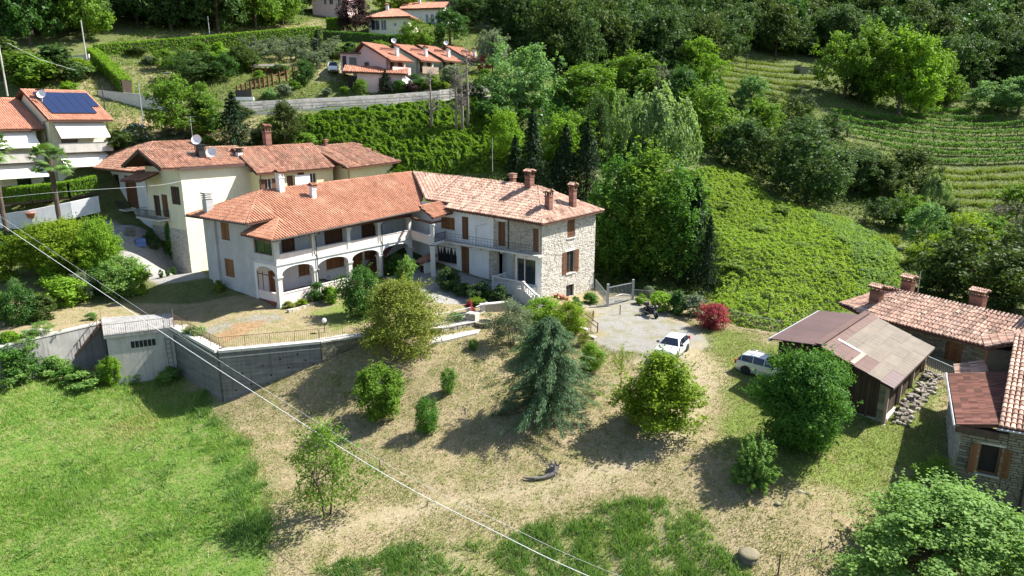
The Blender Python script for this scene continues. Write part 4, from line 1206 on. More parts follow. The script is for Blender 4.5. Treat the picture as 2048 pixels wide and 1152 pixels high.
def build_y3():
    O = np.array([-30.6, 83.6, 4.0])
    T = thing('yellow_farmhouse', 'yellow farmhouse with mossy red roof seen over the villa ridge', 'house', O, R(50))
    S = Face((0, .6), (1, 0))
    hs = [(.9, 1.9, 4.9, 6.4), (4.0, 4.9, 4.6, 6.6), (5.6, 6.6, 4.6, 6.9), (7.4, 8.4, 4.9, 6.7)]
    m = MB(); wall_panel(m, S, .3, 11.0, -1, 7.2, hs, .35); m.box(.301, .6, .96, 9, -1, 7.2); m.build('wall', M['wall_yellow'], T)
    for h in (hs[0], hs[3]): window(T, S, *h, shutters='open' if h is hs[0] else None, sh_mat='wood_shutter', frame='white_paint')
    for h in hs[1:3]: door(T, S, *h, mat='wood_shutter')
    MB().tube([(.4, .3, 7.0), (.2, .45, 6.3), (.2, .5, 2.0)], .06, 6).build('downpipe', M['iron'], T)
    MB().box(5.0, 7.2, .3, .35, 5.0, 6.6).build('drying_sheet', M['white_paint'], T)
    dk = roof(T, [[(-.4, 0, 7.1), (11.2, 0, 7.3), (11.2, 5.2, 10.2), (-.4, 5.2, 10.0)], [(11.2, 10.4, 7.3), (-.4, 10.4, 7.1), (-.4, 5.2, 10.0), (11.2, 5.2, 10.2)]], M['tile_mid'], .27, .42, .16, 51, ridges=[((-.4, 5.2, 10.0), (11.2, 5.2, 10.2))])
    chimney(dk, (4.6, 5.4, 10.1), .8, .8, 2.9, 'brick', 'tile_mid', 'tiled')
build_y3()
def build_y4():
    O = np.array([-21.6, 91.2, 5.5])
    T = thing('ochre_farmhouse', 'ochre farmhouse with wide overhanging reddish roof behind the villa', 'house', O, R(54))
    S = Face((0, .7), (1, 0)); E = Face((.8, 10), (0, -1))
    m = MB(); wall_panel(m, S, .8, 9.0, -2, 5.8, [(5.6, 6.8, 3.2, 4.2)], .35); wall_panel(m, E, .6, 9.29, -2, 5.9, [(5.0, 6.0, 3.0, 4.0)], .35); m.build('wall', M['wall_yellow'], T)
    window(T, S, 5.6, 6.8, 3.2, 4.2, frame='wood_shutter'); window(T, E, 5.0, 6.0, 3.0, 4.0, frame='wood_shutter')
    MB().tube([(9.1, .4, 5.6), (9.1, .5, 1.0)], .06, 6).build('downpipe', M['iron'], T)
    dk = roof(T, [[(-.3, -.1, 5.75), (9.6, -.1, 6.1), (9.6, 7.5, 8.6), (-.3, 7.5, 8.3)], [(9.6, 13, 6.1), (-.3, 13, 5.9), (-.3, 7.5, 8.3), (9.6, 7.5, 8.6)]], M['tile_mid'], .27, .42, .16, 55, ridges=[((-.3, 7.5, 8.3), (9.6, 7.5, 8.6))])
    m = MB()
    for k in range(5): m.beam((-.2, 1 + k * 1.6, 5.75 + k * .52), (1.2, 1 + k * 1.6, 5.75 + k * .52), .14, .16)
    m.build('purlins', M['wood_dark'], T)
    chimney(dk, (2.2, 7.0, 8.2), .4, .4, 1.0, 'brick', 'tile_mid', 'slab')
build_y4()

def awning(parent, F, s0, s1, z, out, dropz, mat='awning', name='awning', stripes=0):
    m = MB()
    N = 6
    for k in range(N):
        a, b = k / N, (k + 1) / N
        t0, t1 = .05 + out * a, .05 + out * b
        z0, z1 = z - dropz * a ** 1.08, z - dropz * b ** 1.08
        m.add([F.p(s0, t0, z0), F.p(s1, t0, z0), F.p(s1, t1, z1), F.p(s0, t1, z1), F.p(s0, t0, z0 - .02), F.p(s1, t0, z0 - .02), F.p(s1, t1, z1 - .02), F.p(s0, t1, z1 - .02)], [(0, 3, 2, 1), (4, 5, 6, 7)], .5)
    fbox(m, F, s0, s1, .05 + out - .02, .05 + out + .02, z - dropz - .22, z - dropz)
    return m.build(name, M[mat], parent)

def build_solar(idx, O, label, solar):
    T = thing('terraced_house', label, 'house', O, R(54), 'cream terraced houses with awnings')
    S = Face((0, .9), (1, 0)); E = Face((0, 13), (0, -1)); e = lambda y: 13 - y
    m = MB(); wall_panel(m, S, .0, 6.6, -2, 7.4, [(1.0, 3.0, 3.6, 6.2), (3.6, 5.2, .2, 2.5)], .3)
    wall_panel(m, E, .5, e(.901), -2, 7.4, [], .3)
    m.add([E.p(.5, 0, 7.4), E.p(e(.9), 0, 7.4), E.p(e(6.8), 0, 10.9)], [(0, 1, 2)], .5)
    m.box(6.3, 6.6, 1.21, 12, -2, 7.4)
    m.build('wall', M['wall_cream'], T)
    door(T, S, 1.0, 3.0, 3.6, 6.2, 'wood_shutter', glazed=True, handle=False); door(T, S, 3.6, 5.2, .2, 2.5, 'wood_dark', glazed=True, handle=False)
    b = MB().box(.1, 6.5, -.7, .89, 3.3, 3.5); b.box(.1, 6.5, -.7, -.55, 3.5, 4.5); b.box(.1, .25, -.55, .88, 3.5, 4.5); b.box(6.35, 6.5, -.55, .88, 3.5, 4.5)
    b.build('balcony', M['concrete_light'], T)
    awning(T, S, .3, 6.2, 7.2, 1.9, 1.9); awning(T, S, .2, 6.4, 3.2, 2.4, 1.5, 'awning')
    MB().tube([(.0, .3, 7.3), (-.15, 2.2, 7.1), (-.12, 2.2, 1.0)], .06, 5).build('downpipe', M['iron'], T)
    dk = roof(T, [[(-.5, -.2, 7.3), (7.2, -.2, 7.3), (7.2, 6.8, 11.1), (-.5, 6.8, 11.1)], [(7.2, 13.4, 7.4), (-.5, 13.4, 7.4), (-.5, 6.8, 11.1), (7.2, 6.8, 11.1)]], M['tile_far'], .26, .42, .18, 61 + idx, ridges=[((-.5, 6.8, 11.1), (7.2, 6.8, 11.1))])
    if solar:
        sl = 3.8 / 7.0
        for r in range(3):
            for q in range(6):
                if r == 0 and q == 5: continue
                x0, y0 = .5 + q * 1.08, .9 + r * 1.62
                z0 = 7.3 + (y0 + .2) * sl + .34
                MB().slab([(x0, y0, z0), (x0 + 1.04, y0, z0), (x0 + 1.04, y0 + 1.58, z0 + 1.58 * sl), (x0, y0 + 1.58, z0 + 1.58 * sl)], .05).build('solar_panel', M['solar'], T)
    satellite_dish(T, (.6, 3.4, 10.5), R(-45), 1.1)
    chimney(dk, (.8, 4.4, 9.8), .6, .6, 1.3, 'black', 'black', 'slab')
    return T
build_solar(0, (-57.6, 88.0, 10.1), 'cream terraced house with dark blue solar panels on its orange roof', True)
build_solar(1, (-63.6, 83.0, 9.0), 'cream terraced house with white awning at the left edge of the photo', False)

# ------------------------------------------------------------------ the row of gabled houses above the road
def build_row(idx, p, wall, label, balcony):
    T = thing('gabled_house', label, 'house', p, R(52), 'row of gabled houses above the road', 1.08)
    S = Face((0, 0), (1, 0)); E = Face((0, 8.5), (0, -1)); e = lambda y: 8.5 - y
    m = MB(); wall_panel(m, S, .0, 4.0, -3, 5.6, [(.6, 1.6, 3.2, 5.2), (2.4, 3.4, 3.2, 5.2)], .3)
    wall_panel(m, E, .0, e(.0), -3, 5.6, [(e(5.6), e(4.4), 3.0, 5.0)], .3)
    m.add([E.p(0, 0, 5.6), E.p(e(0), 0, 5.6), E.p(e(5.3), 0, 7.75)], [(0, 1, 2)], .5)
    m.build('wall', M[wall], T)
    window(T, E, e(5.6), e(4.4), 3.0, 5.0, shutters='closed', sh_mat='wood_shutter', sill=False)
    for a in (.6, 2.4): door(T, S, a, a + 1.0, 3.2, 5.2, 'wood_shutter')
    b = MB().box(.0, 4.0, -1.3, -.01, 2.9, 3.1); b.box(.0, 4.0, -1.3, -1.2, 3.1, 4.05); b.build('balcony', M[balcony], T)
    if idx < 2: awning(T, S, .1, 3.9, 2.7, 3.0, 1.6)
    m = MB()
    for x in (.1, 2.0, 3.9): m.box(x - .1, x + .1, -3.2, -3.0, -3, .9)
    m.build('veranda_post', M['white_paint'], T)
    dk = roof(T, [[(-.6, -1.5, 4.95), (4.4, -1.5, 4.95), (4.4, 5.3, 8.0), (-.6, 5.3, 8.0)], [(4.4, 9.2, 5.6), (-.6, 9.2, 5.6), (-.6, 5.3, 8.0), (4.4, 5.3, 8.0)]], M['tile_far'], .3, .5, .18, 81 + idx)
    chimney(dk, (2.6, .4, 5.9), .5, .5, 1.7, 'wall_white', 'tile_far', 'tiled')
    m = MB().box(.9, 3.4, 2.2, 2.4, 6.5, 7.2); m.beam((.8, 2.2, 7.2), (3.5, 2.2, 7.2), .1, .1); m.build('roof_terrace_parapet', M['brick'], T)
    if idx in (1, 3): satellite_dish(T, (-.2, 5.4, 8.6), R(-40), .9)
    return T
_rw = [((774, 165, 125.0), 'wall_rose', 'pink gabled house with a low red roofed annexe', 'wall_rose'), ((834, 150, 134.0), 'wall_green', 'pale green gabled house next to the pink gabled house', 'wood_pale'),
       ((881, 142, 142.0), 'wall_green', 'grey green gabled house, third of the row', 'concrete_light'), ((935, 135, 150.0), 'wall_white', 'white gabled house at the far end of the row', 'white_paint')]
for i, ((a, b, yy), w, lb, bl) in enumerate(_rw):
    p = at(a, 125, Y=yy)
    build_row(i, (p[0], p[1], p[2] - 5.7 + .6), w, lb, bl)
def build_annexe():
    p = at(716, 184, Y=122)
    T = thing('garage_annexe', 'low pink annexe with a sloping red roof in front of the pink gabled house', 'annexe', p, R(8))
    S = Face((0, 0), (1, 0))
    m = MB(); wall_panel(m, S, 0, 7.6, -1, 3.2, [(3.6, 4.6, .1, 2.3)], .3); m.box(0, .3, .301, 4, -1, 3.2); m.build('wall', M['wall_rose'], T)
    door(T, S, 3.6, 4.6, .1, 2.3, 'wood_brown')
    MB().box(-1.6, -.05, .5, 4, -.8, 2.6).build('garage_opening', M['painted_dark'], T)  # near-black block painted for the unlit garage interior
    roof(T, [[(-2.4, -.6, 3.3), (8.6, -.6, 2.9), (8.6, 4.4, 4.3), (-2.4, 4.4, 4.6)]], M['tile_far'], .3, .5, .15, 91)
build_annexe()
def build_side_annexe():
    p = at(682, 133, Y=129)
    T = thing('pink_outbuilding', 'flat topped pink outbuilding left of the pink gabled house', 'outbuilding', p, R(8))
    MB().box(0, 3.4, 0, 4, -1, 2.2).build('wall', M['wall_rose'], T)
    MB().box(.3, 1.0, -.03, -.001, -.2, 1.8).build('door', M['black'], T)
    MB().box(1.5, 2.8, -.03, -.001, .2, 1.6).build('window', M['glass'], T)
    MB().box(-.4, 3.8, -.4, 4.3, 2.2, 2.45).build('roof', M['metal_roof_brown'], T)
build_side_annexe()

# ------------------------------------------------------------------ houses on the upper road
def simple_house(name, label, p, ang, w, d, h, rise, wall, tiles, wins, over=.7, cat='house', hip=False, chim=True):
    T = thing(name, label, cat, p, ang)
    S = Face((0, 0), (1, 0)); E = Face((0, d), (0, -1)); 
    m = MB(); wall_panel(m, S, 0, w, -2, h, wins, .3); wall_panel(m, E, 0, d - .01, -2, h, [], .3); m.box(w - .3, w, .31, d, -2, h)
    if not hip: m.add([E.p(0, 0, h), E.p(d, 0, h), E.p(d / 2, 0, h + rise * .9)], [(0, 1, 2)], .5); m.add([(w, 0, h), (w, d, h), (w, d / 2, h + rise * .9)], [(0, 1, 2)], .5)
    m.build('wall', M[wall], T)
    for q in wins: window(T, S, *q, frame='white_paint', sill=False)
    a, b, c2, d2 = (-over, -over, h - .1), (w + over, -over, h - .1), (w + over, d + over, h - .1), (-over, d + over, h - .1)
    i = d / 2 if hip else 0
    r0, r1 = (-over + i, d / 2, h + rise), (w + over - i, d / 2, h + rise)
    pl = [[a, b, r1, r0], [c2, d2, r0, r1]]
    if hip: pl += [[b, c2, r1], [d2, a, r0]]
    dk = roof(T, pl, M[tiles], .32, .5, .2, 101, ridges=[(r0, r1)])
    if chim: chimney(dk, (w * .35, d * .4, h + rise * .75), .6, .6, 1.6, 'wall_white', tiles, 'tiled')
    return T
p = at(738, 63, Y=166)
simple_house('bungalow', 'cream bungalow with broad orange roof behind the long hedge', p, R(-10), 9.5, 9, 3.0, 2.3, 'wall_cream', 'tile_far', [(.5, 2.6, .2, 2.4), (2.9, 4.2, .2, 2.4), (6.0, 6.6, 1.0, 1.7), (8.2, 9.0, .8, 2.0)], hip=True)
p = at(626, 32, Y=184)
simple_house('mauve_house', 'mauve house with grey roof at the top edge of the photo', p, R(-6), 9.0, 8, 4.6, 2.2, 'wall_rose', 'tile_old', [(3.0, 3.7, 2.6, 4.0), (4.4, 5.4, 2.6, 4.0), (6.6, 7.4, 2.6, 4.0)])
p = at(806, 53, Y=186)
simple_house('white_house', 'white house with red roof half hidden behind trees on the upper road', p, R(-8), 10.5, 8, 4.2, 2.0, 'wall_white', 'tile_far', [(6.0, 6.7, .8, 2.8), (7.3, 8.2, .5, 2.8), (9.0, 9.8, .5, 2.8)])

# ------------------------------------------------------------------ barn
BO, BA = np.array([25.9, 43.9, -3.0]), R(47)
def build_barn():
    T = thing('timber_barn', 'old dark timber barn with patched metal sheet roof behind the round tree', 'barn', BO, BA)
    E = Face((0, 4.7), (0, -1)); S = Face((0, 0), (1, 0))
    ze = lambda y: 3.05 + (y + .4) * .365
    m = MB().box(.1, 10.4, .1, 4.6, -.4, .35); m.build('plinth', M['concrete_light'], T)
    m = MB(); fbox(m, E, .0, 4.9, .02, .16, -.5, .12); m.build('kerb', M['concrete_pale'], T)
    MB().box(.3, 10.3, .3, 4.5, .36, 2.95).build('painted_dark_inside', M['painted_dark'], T)  # near-black block, interior shade put into the colour
    for k in range(22):
        y0 = .55 + k * .185
        MB().box(.1 + random.uniform(-.012, .012), .14, y0 + .006, y0 + .185 - random.uniform(.004, .018), .3 + random.uniform(-.03, .05), ze(y0) - .12).build('plank', M['wood_dark'], T)
    for k in range(46):
        x0 = .4 + k * .215
        if abs((x0 - .3) % 3.35) < .12: continue
        MB().box(x0 + .006, x0 + .21 - random.uniform(.004, .02), .1, .14 + random.uniform(-.012, .012), .45 + random.uniform(-.03, .06), 3.0).build('plank', M['wood_dark'], T)
    m = MB()
    for k in range(14):
        z0 = -.3 + k * .235
        m.box(.0 + .012 * (k % 2), .34, .0 + .012 * (k % 2), .5, z0, z0 + .225)
    m.build('stone_pier', M['stone_dark'], T)
    for x in (-.02, 3.4, 6.8, 10.2): MB().box(x, x + .2, -.12, .08, -.3, 3.1).build('post', M['wood_pale'], T)
    MB().box(.35, 10.3, -.14, .09, .0, .42).build('sill_wall', M['concrete_pale'], T)
    # roof of overlapping sheets
    sl = .365
    nx, ny = 4, 6
    X0, X1, Y0, Y1 = -.55, 10.9, -.5, 4.75
    MB().slab([(X0 + .02, Y0 + .02, ze(Y0) - .05), (X1 - .02, Y0 + .02, ze(Y0) - .05), (X1 - .02, Y1, ze(Y1) - .05), (X0 + .02, Y1, ze(Y1) - .05)], .1).build('roof_deck', M['wood_dark'], T)
    for j in range(ny):
        for i in range(nx):
            xa, xb = X0 + (X1 - X0) * i / nx, X0 + (X1 - X0) * (i + 1) / nx + .04
            ya, yb = Y0 + (Y1 - Y0) * j / ny, Y0 + (Y1 - Y0) * (j + 1) / ny + .06
            rusty = (i == 0 and j >= 2) or (j == 5)
            m = MB()
            N = 10
            lift = .02 + .012 * ((i + j) % 2)
            for q in range(N):
                x2, x3 = xa + (xb - xa) * q / N, xa + (xb - xa) * (q + 1) / N
                d2, d3 = .018 * (q % 2), .018 * ((q + 1) % 2)
                m.add([(x2, ya, ze(ya) + lift + d2 + .03), (x3, ya, ze(ya) + lift + d3 + .03), (x3, yb, ze(yb) + lift + d3), (x2, yb, ze(yb) + lift + d2)], [(0, 1, 2, 3)], random.random())
            m.build('roof_sheet', M['metal_rust' if rusty else ('metal_roof_brown' if (j == 0 and i < 1) else 'metal_roof_grey')], T)
    MB().beam((X0 - .02, Y1 - .05, ze(Y1) + .1), (X1, Y1 - .05, ze(Y1) + .1), .5, .05).build('ridge_flashing', M['metal_rust'], T)
    m = MB().slab([(2.1, 2.5, ze(2.5) + .1), (2.35, 2.5, ze(2.5) + .1), (2.35, 4.2, ze(4.2) + .1), (2.1, 4.2, ze(4.2) + .1)], .02); m.build('patch_strip', M['white_paint'], T)
    m = MB().slab([(-.4, 2.2, ze(2.2) + .1), (2.35, 2.2, ze(2.2) + .1), (2.35, 2.48, ze(2.48) + .1), (-.4, 2.48, ze(2.48) + .1)], .02); m.build('patch_strip', M['wood_pale'], T)
    # lean-to on the far side
    for k in range(17):
        y0 = 4.85 + k * .185
        MB().box(.7 + random.uniform(-.015, .015), .75, y0 + .006, y0 + .185 - random.uniform(.004, .025), .0 + random.uniform(-.05, .15), 4.35 - (y0 - 4.7) * .06).build('plank', M['wood_dark'], T)
    MB().box(.9, 9.8, 4.9, 7.8, -.3, 4.2).build('painted_dark_inside', M['painted_dark'], T)  # near-black block painted for the shade inside the lean-to
    for k in range(6):
        xa, xb = -.1 + k * 1.75, -.1 + (k + 1) * 1.75 - .01
        MB().slab([(xa, 4.8, 4.72), (xb, 4.8, 4.72), (xb, 8.4, 4.42), (xa, 8.4, 4.42)][::-1], -.08).build('roof_sheet', M['metal_roof_brown'], T)
    MB().box(-.12, 10.4, 8.35, 8.5, 4.25, 4.5).build('gutter', M['steel'], T)
build_barn()
def build_stone_pile():
    o = np.array(BO)
    rg = random.Random(4)
    protos = []
    for k in range(7):
        m = MB()
        n = 7
        a, b = rg.uniform(.22, .36), rg.uniform(.18, .28)
        ring = [(a * math.cos(2 * math.pi * i / n) * rg.uniform(.75, 1.15), b * math.sin(2 * math.pi * i / n) * rg.uniform(.75, 1.15)) for i in range(n)]
        V = [(x, y, 0) for x, y in ring] + [(x * 1.05, y * 1.05, .1) for x, y in ring] + [(x * .75, y * .75, rg.uniform(.16, .24)) for x, y in ring]
        F = [tuple(range(n - 1, -1, -1)), tuple(range(2 * n, 3 * n))]
        for L in (0, 1):
            for i in range(n): F.append((L * n + i, L * n + (i + 1) % n, (L + 1) * n + (i + 1) % n, (L + 1) * n + i))
        m.add(V, F)
        protos.append(m.mesh('stone_block', M['stone_heap']))
    for k in range(150):
        x = rg.uniform(.6, 10.2)
        t = rg.random()
        y = -.35 - 1.0 * t
        lvl = rg.randint(0, max(0, int(3.4 * (1 - t))))
        p = fr(BO, BA, x, y)
        z = hz(p[0], p[1]) + lvl * .2 - .03
        s = rg.uniform(.45, 1.15)
        st = put('stone_block', protos[k % 7], None, (p[0], p[1], z), (rg.uniform(-.25, .25), rg.uniform(-.25, .25), rg.uniform(0, 6.28)), (s, s, s * rg.uniform(.7, 1.1)))
        tag(st, 'rough grey stone in the heap along the sunny side of the timber barn', 'stone', 'stones heaped beside the barn')
build_stone_pile()

# ------------------------------------------------------------------ stone houses at the right edge
def build_rear_house():
    O = np.array([32.7, 58.3, -2.4])
    T = thing('stone_cottage', 'long low stone cottage with pale tiled roof behind the timber barn', 'house', O, R(-60))
    S = Face((0, .6), (1, 0))
    hs = [(5.6, 6.9, .2, 2.3)]
    wall_panel(MB(), S, -1.5, 14, -1, 2.75, hs, .4).build('wall', M['mortar_dark'], T)
    stone_skin(T, S, stones(S, -1.5, 14, -.4, 2.7, hs, (.42, .15), .05, 61), M['stone_dark'])
    door(T, S, *hs[0], mat='wood_brown')
    MB().box(-1.5, 14, 6.4, 6.8, -1, 2.7).build('rear_wall', M['mortar_dark'], T)
    e0, e1, r0, r1 = (-1.8, 0, 2.8), (14, 0, 2.8), (-.6, 3.9, 4.7), (14, 3.9, 4.7)
    dk = roof(T, [[e0, e1, r1, r0], [(14, 7.6, 2.8), (-5.5, 7.6, 2.9), (-3.0, 4.2, 4.6), r0, r1], [(-5.5, 7.6, 2.9), (-5.0, 1.5, 2.8), e0, r0]], M['tile_old'], .3, .45, .16, 63, ridges=[(r0, r1), (e0, r0)])
    chimney(dk, (-1.7, 2.0, 3.7), .95, .7, 1.6, 'brick', 'tile_old', 'tiled')
    chimney(dk, (-1.0, 5.6, 4.3), .95, .7, 1.6, 'brick', 'tile_old', 'tiled')
    chimney(dk, (5.2, 5.4, 4.3), 1.05, .75, 1.7, 'brick', 'tile_old', 'tiled')
    chimney(dk, (10.2, 5.0, 4.4), 1.1, .85, 1.9, 'brick', 'tile_new', 'tiled')
    MB().tube([(.2, 5.2, 4.0), (.2, 5.2, 6.6)], .03, 5).build('aerial', M['steel'], T)
build_rear_house()
fo = [fr(BO, BA, 10.7, -.1), fr(BO, BA, 9.2, -3.6)]
tf = thing('iron_fence', 'short dark iron fence between the barn and the stone house', 'fence', (*fo[0][:2], hz(*fo[0][:2])))
railing(tf, [(0, 0, 0), (fo[1][0] - fo[0][0], fo[1][1] - fo[0][1], hz(*fo[1][:2]) - hz(*fo[0][:2]))], 1.15, 'steel', .16, .025, .045, name='fence_bars')

def build_near_house():
    O = np.array([26.3, 36.6, -4.3])
    T = thing('slate_stone_house', 'dark stone house with barrel tiled roof cut by the right edge', 'house', O, R(-29))
    F = Face((0, 0), (1, 0)); E = Face((0, 9), (0, -1)); e = lambda y: 9 - y
    hs = [(1.0, 2.0, 2.05, 3.85)]
    m = MB(); wall_panel(m, F, 0, 2.2, -1, 4.74, hs, .45); wall_panel(m, F, 2.201, 9, -1, 5.2, [], .45); wall_panel(m, E, 0, 8.54, -1, 4.72, [], .45)
    G2 = Face((3.45, 9.6), (-1.6, -9.1)); wall_panel(m, G2, 0, 9.0, 4.3, 5.55, [], .3); G3 = Face((3.4, 13), (0, -1)); wall_panel(m, G3, 0, 3.6, 3.0, 7.0, [], .3)
    m.build('wall', M['mortar_dark'], T)
    sl = stones(F, .0, 2.2, .2, 4.72, hs, (.55, .15), .06, 67) + stones(F, 2.2, 9, .2, 5.1, [], (.55, .15), .06, 66)
    sl.sort(key=lambda q: abs(q[0] - 2.2))
    near = [q for q in sl if q[0] < 4.6]
    protos = []
    for k in range(6):
        j = [random.uniform(.02, .06) for _ in range(8)]
        m = MB().add([(0, 0, 0), (1, 0, 0), (1, 0, 1), (0, 0, 1), (j[0], -1, j[1] * 2), (1 - j[2], -1, j[3] * 2), (1 - j[4], -1, 1 - j[5] * 2), (j[6], -1, 1 - j[7] * 2)], [(4, 5, 6, 7), (0, 1, 5, 4), (1, 2, 6, 5), (2, 3, 7, 6), (3, 0, 4, 7)])
        protos.append(m.mesh('wall_stone', M['stone_dark']))
    for k, q in enumerate(near[:230]):
        s_ = put('wall_stone', protos[k % 6], T, (q[0], 0, q[1]), (0, 0, 0), (q[2], q[4] + .02, q[3]))
    stone_skin(T, F, near[230:] + [q for q in sl if q[0] >= 4.6], M['stone_dark'])
    stone_skin(T, E, stones(E, 0, 9, .2, 4.7, [], (.5, .15), .05, 68), M['stone'])
    window(T, F, *hs[0], shutters=None, frame='wood_brown', glass='painted_dark', depth=.2, lintel=None, trim='concrete_light', bars=0, mull=False)  # near-black pane painted for the unlit room behind
    MB().box(.8, 2.2, -.05, -.003, 3.88, 4.05).build('lintel', M['concrete_pale'], T)
    for a, ang in ((1.0, R(200)), (2.0, R(-20))):
        m = MB()
        d = Face((a, -.02), (math.cos(ang), math.sin(ang)))
        louvre(m, d, .02, .52, -.02, .02, 2.05, 3.85); m.build('shutter', M['wood_brown'], T)
    MB().tube([(3.3, -.15, 5.0), (3.3, -.15, 0)], .06, 6).build('downpipe', M['iron'], T)
    # lower roof of flat tiles: each tile a piece
    lo = [(-.35, 8.8, 4.95), (-.35, -.35, 4.9), (1.72, -.35, 5.35), (3.25, 8.8, 5.8)]
    dk = MB().slab(lo, .18).build('roof', M['roof_deck'], T)
    MB().box(-.4, 1.7, -.5, -.36, 4.5, 4.9).build('barge_board', M['wood_dark'], T)
    MB().tube([(-.45, 9, 4.85), (-.45, -.4, 4.8)], .08, 6).build('gutter', M['steel'], T)
    pan = MB()
    pan.slab([(0, 0, 0), (.43, 0, 0), (.43, .2, 0), (0, .2, 0)], .03); pan.slab([(.0, .17, .025), (.43, .17, .025), (.43, .205, .025), (.0, .205, .025)], .03)
    pm = [MB().add(pan.v, pan.f, r).mesh('flat_tile', M['tile_dark']) for r in (.1, .3, .5, .7, .9)]
    tilt = -math.atan2(.45, 2.07)
    cnt = 0
    for j in range(9):
        for k in range(44):
            x, y = -.38 + j * .41, 8.6 - k * .205
            if cnt < 299 and x < 1.35 + (y + .35) * .165:
                put('flat_tile', random.choice(pm), dk, (x, y - .2, 4.94 + (x + .35) * .224 + .02), (0, tilt, 0)); cnt += 1
    # upper roof of barrel tiles: each tile a piece
    up = [(1.55, -.6, 5.3), (9.0, -.6, 5.3), (9.0, 10.5, 7.9), (3.2, 10.5, 7.9)]
    dk2 = MB().slab(up, .16).build('roof', M['roof_deck'], T)
    MB().tube([(1.5, -.72, 5.2), (9, -.72, 5.2)], .07, 6).build('gutter', M['steel'], T)
    bt = []
    for r in (.08, .25, .42, .6, .78, .95):
        V = []
        for yy, rr, zz in ((0, .125, .035), (.52, .105, .0)):
            for a in (0, 36, 72, 108, 144, 180): V.append((rr * math.cos(R(a)), yy, zz + rr * math.sin(R(a))))
        Fq = [(i + 1, i, 6 + i, 7 + i) for i in range(5)] + [(0, 1, 2, 3, 4, 5)]
        bt.append(MB().add(V, Fq, r).mesh('barrel_tile', M['tile_old']))
    sl2 = math.atan2(2.6, 11.1)
    cnt = 0
    far = []
    for i in range(22):
        for k in range(23):
            y = -.62 + k * .48; x = 1.68 + i * .27 + (y + .6) * .149
            z = 5.3 + (y + .6) * (2.6 / 11.1) + .02
            if i < 13 and cnt < 295:
                put('barrel_tile', random.choice(bt), dk2, (x, y, z), (sl2, 0, -.148 + random.uniform(-.02, .02))); cnt += 1
            elif i < 13 or k < 1: pass
    q, rr = tile_quads([(1.68 + 13 * .27 - .13, -.6, 5.32), (9.0, -.6, 5.32), (9.0, 10.5, 7.92), (1.68 + 13 * .27 + 1.5, 10.5, 7.92)], .27, .48, seed=3)
    tag(put('roof_tiles', quads_mesh('roof_tiles', q, rr, M['tile_old']), dk2), kind='stuff')
    # little gable block and canopy on the left flank
    m = MB().box(2.0, 3.34, 10.6, 12.6, 4.0, 6.6); m.build('dormer_wall', M['mortar_dark'], T)
    MB().box(1.96, 1.995, 10.9, 12.3, 4.4, 6.3).build('dormer_shutter', M['wood_brown'], T)
    roof(T, [[(1.7, 13.0, 6.7), (1.7, 10.2, 6.7), (4.6, 10.2, 7.75), (4.6, 13.0, 7.75)]], M['tile_old'], .27, .45, .12, 69)
    roof(T, [[(.2, 11.8, 4.6), (.2, 9.6, 4.5), (2.0, 9.6, 5.2), (2.0, 11.8, 5.3)]], M['tile_old'], .27, .45, .12, 70)
build_near_house()

# ------------------------------------------------------------------ retaining walls of the terrace
def line_box(mb, a, b, t0, t1, z0a, z1a, z0b=None, z1b=None, r=None):
    """an upright slab between plan points a and b, from offset t0 to t1 (right of the line is positive)"""
    a, b = np.array(a[:2], float), np.array(b[:2], float)
    d = (b - a) / np.linalg.norm(b - a); n = np.array([d[1], -d[0]])
    z0b = z0a if z0b is None else z0b; z1b = z1a if z1b is None else z1b
    v = []
    for p, l, h in ((a, z0a, z1a), (b, z0b, z1b)):
        for t in (t0, t1):
            q = p + n * t
            v += [(q[0], q[1], l), (q[0], q[1], h)]
    return mb.add(v, [(2, 6, 7, 3), (4, 0, 1, 5), (1, 3, 7, 5), (0, 4, 6, 2), (0, 2, 3, 1), (4, 5, 7, 6)], r)
def rel(o, p, z=None): return (p[0] - o[0], p[1] - o[1], (p[2] if z is None else z) - o[2])
def lerp(a, b, t): return np.array(a) * (1 - t) + np.array(b) * t
W = W_LINE
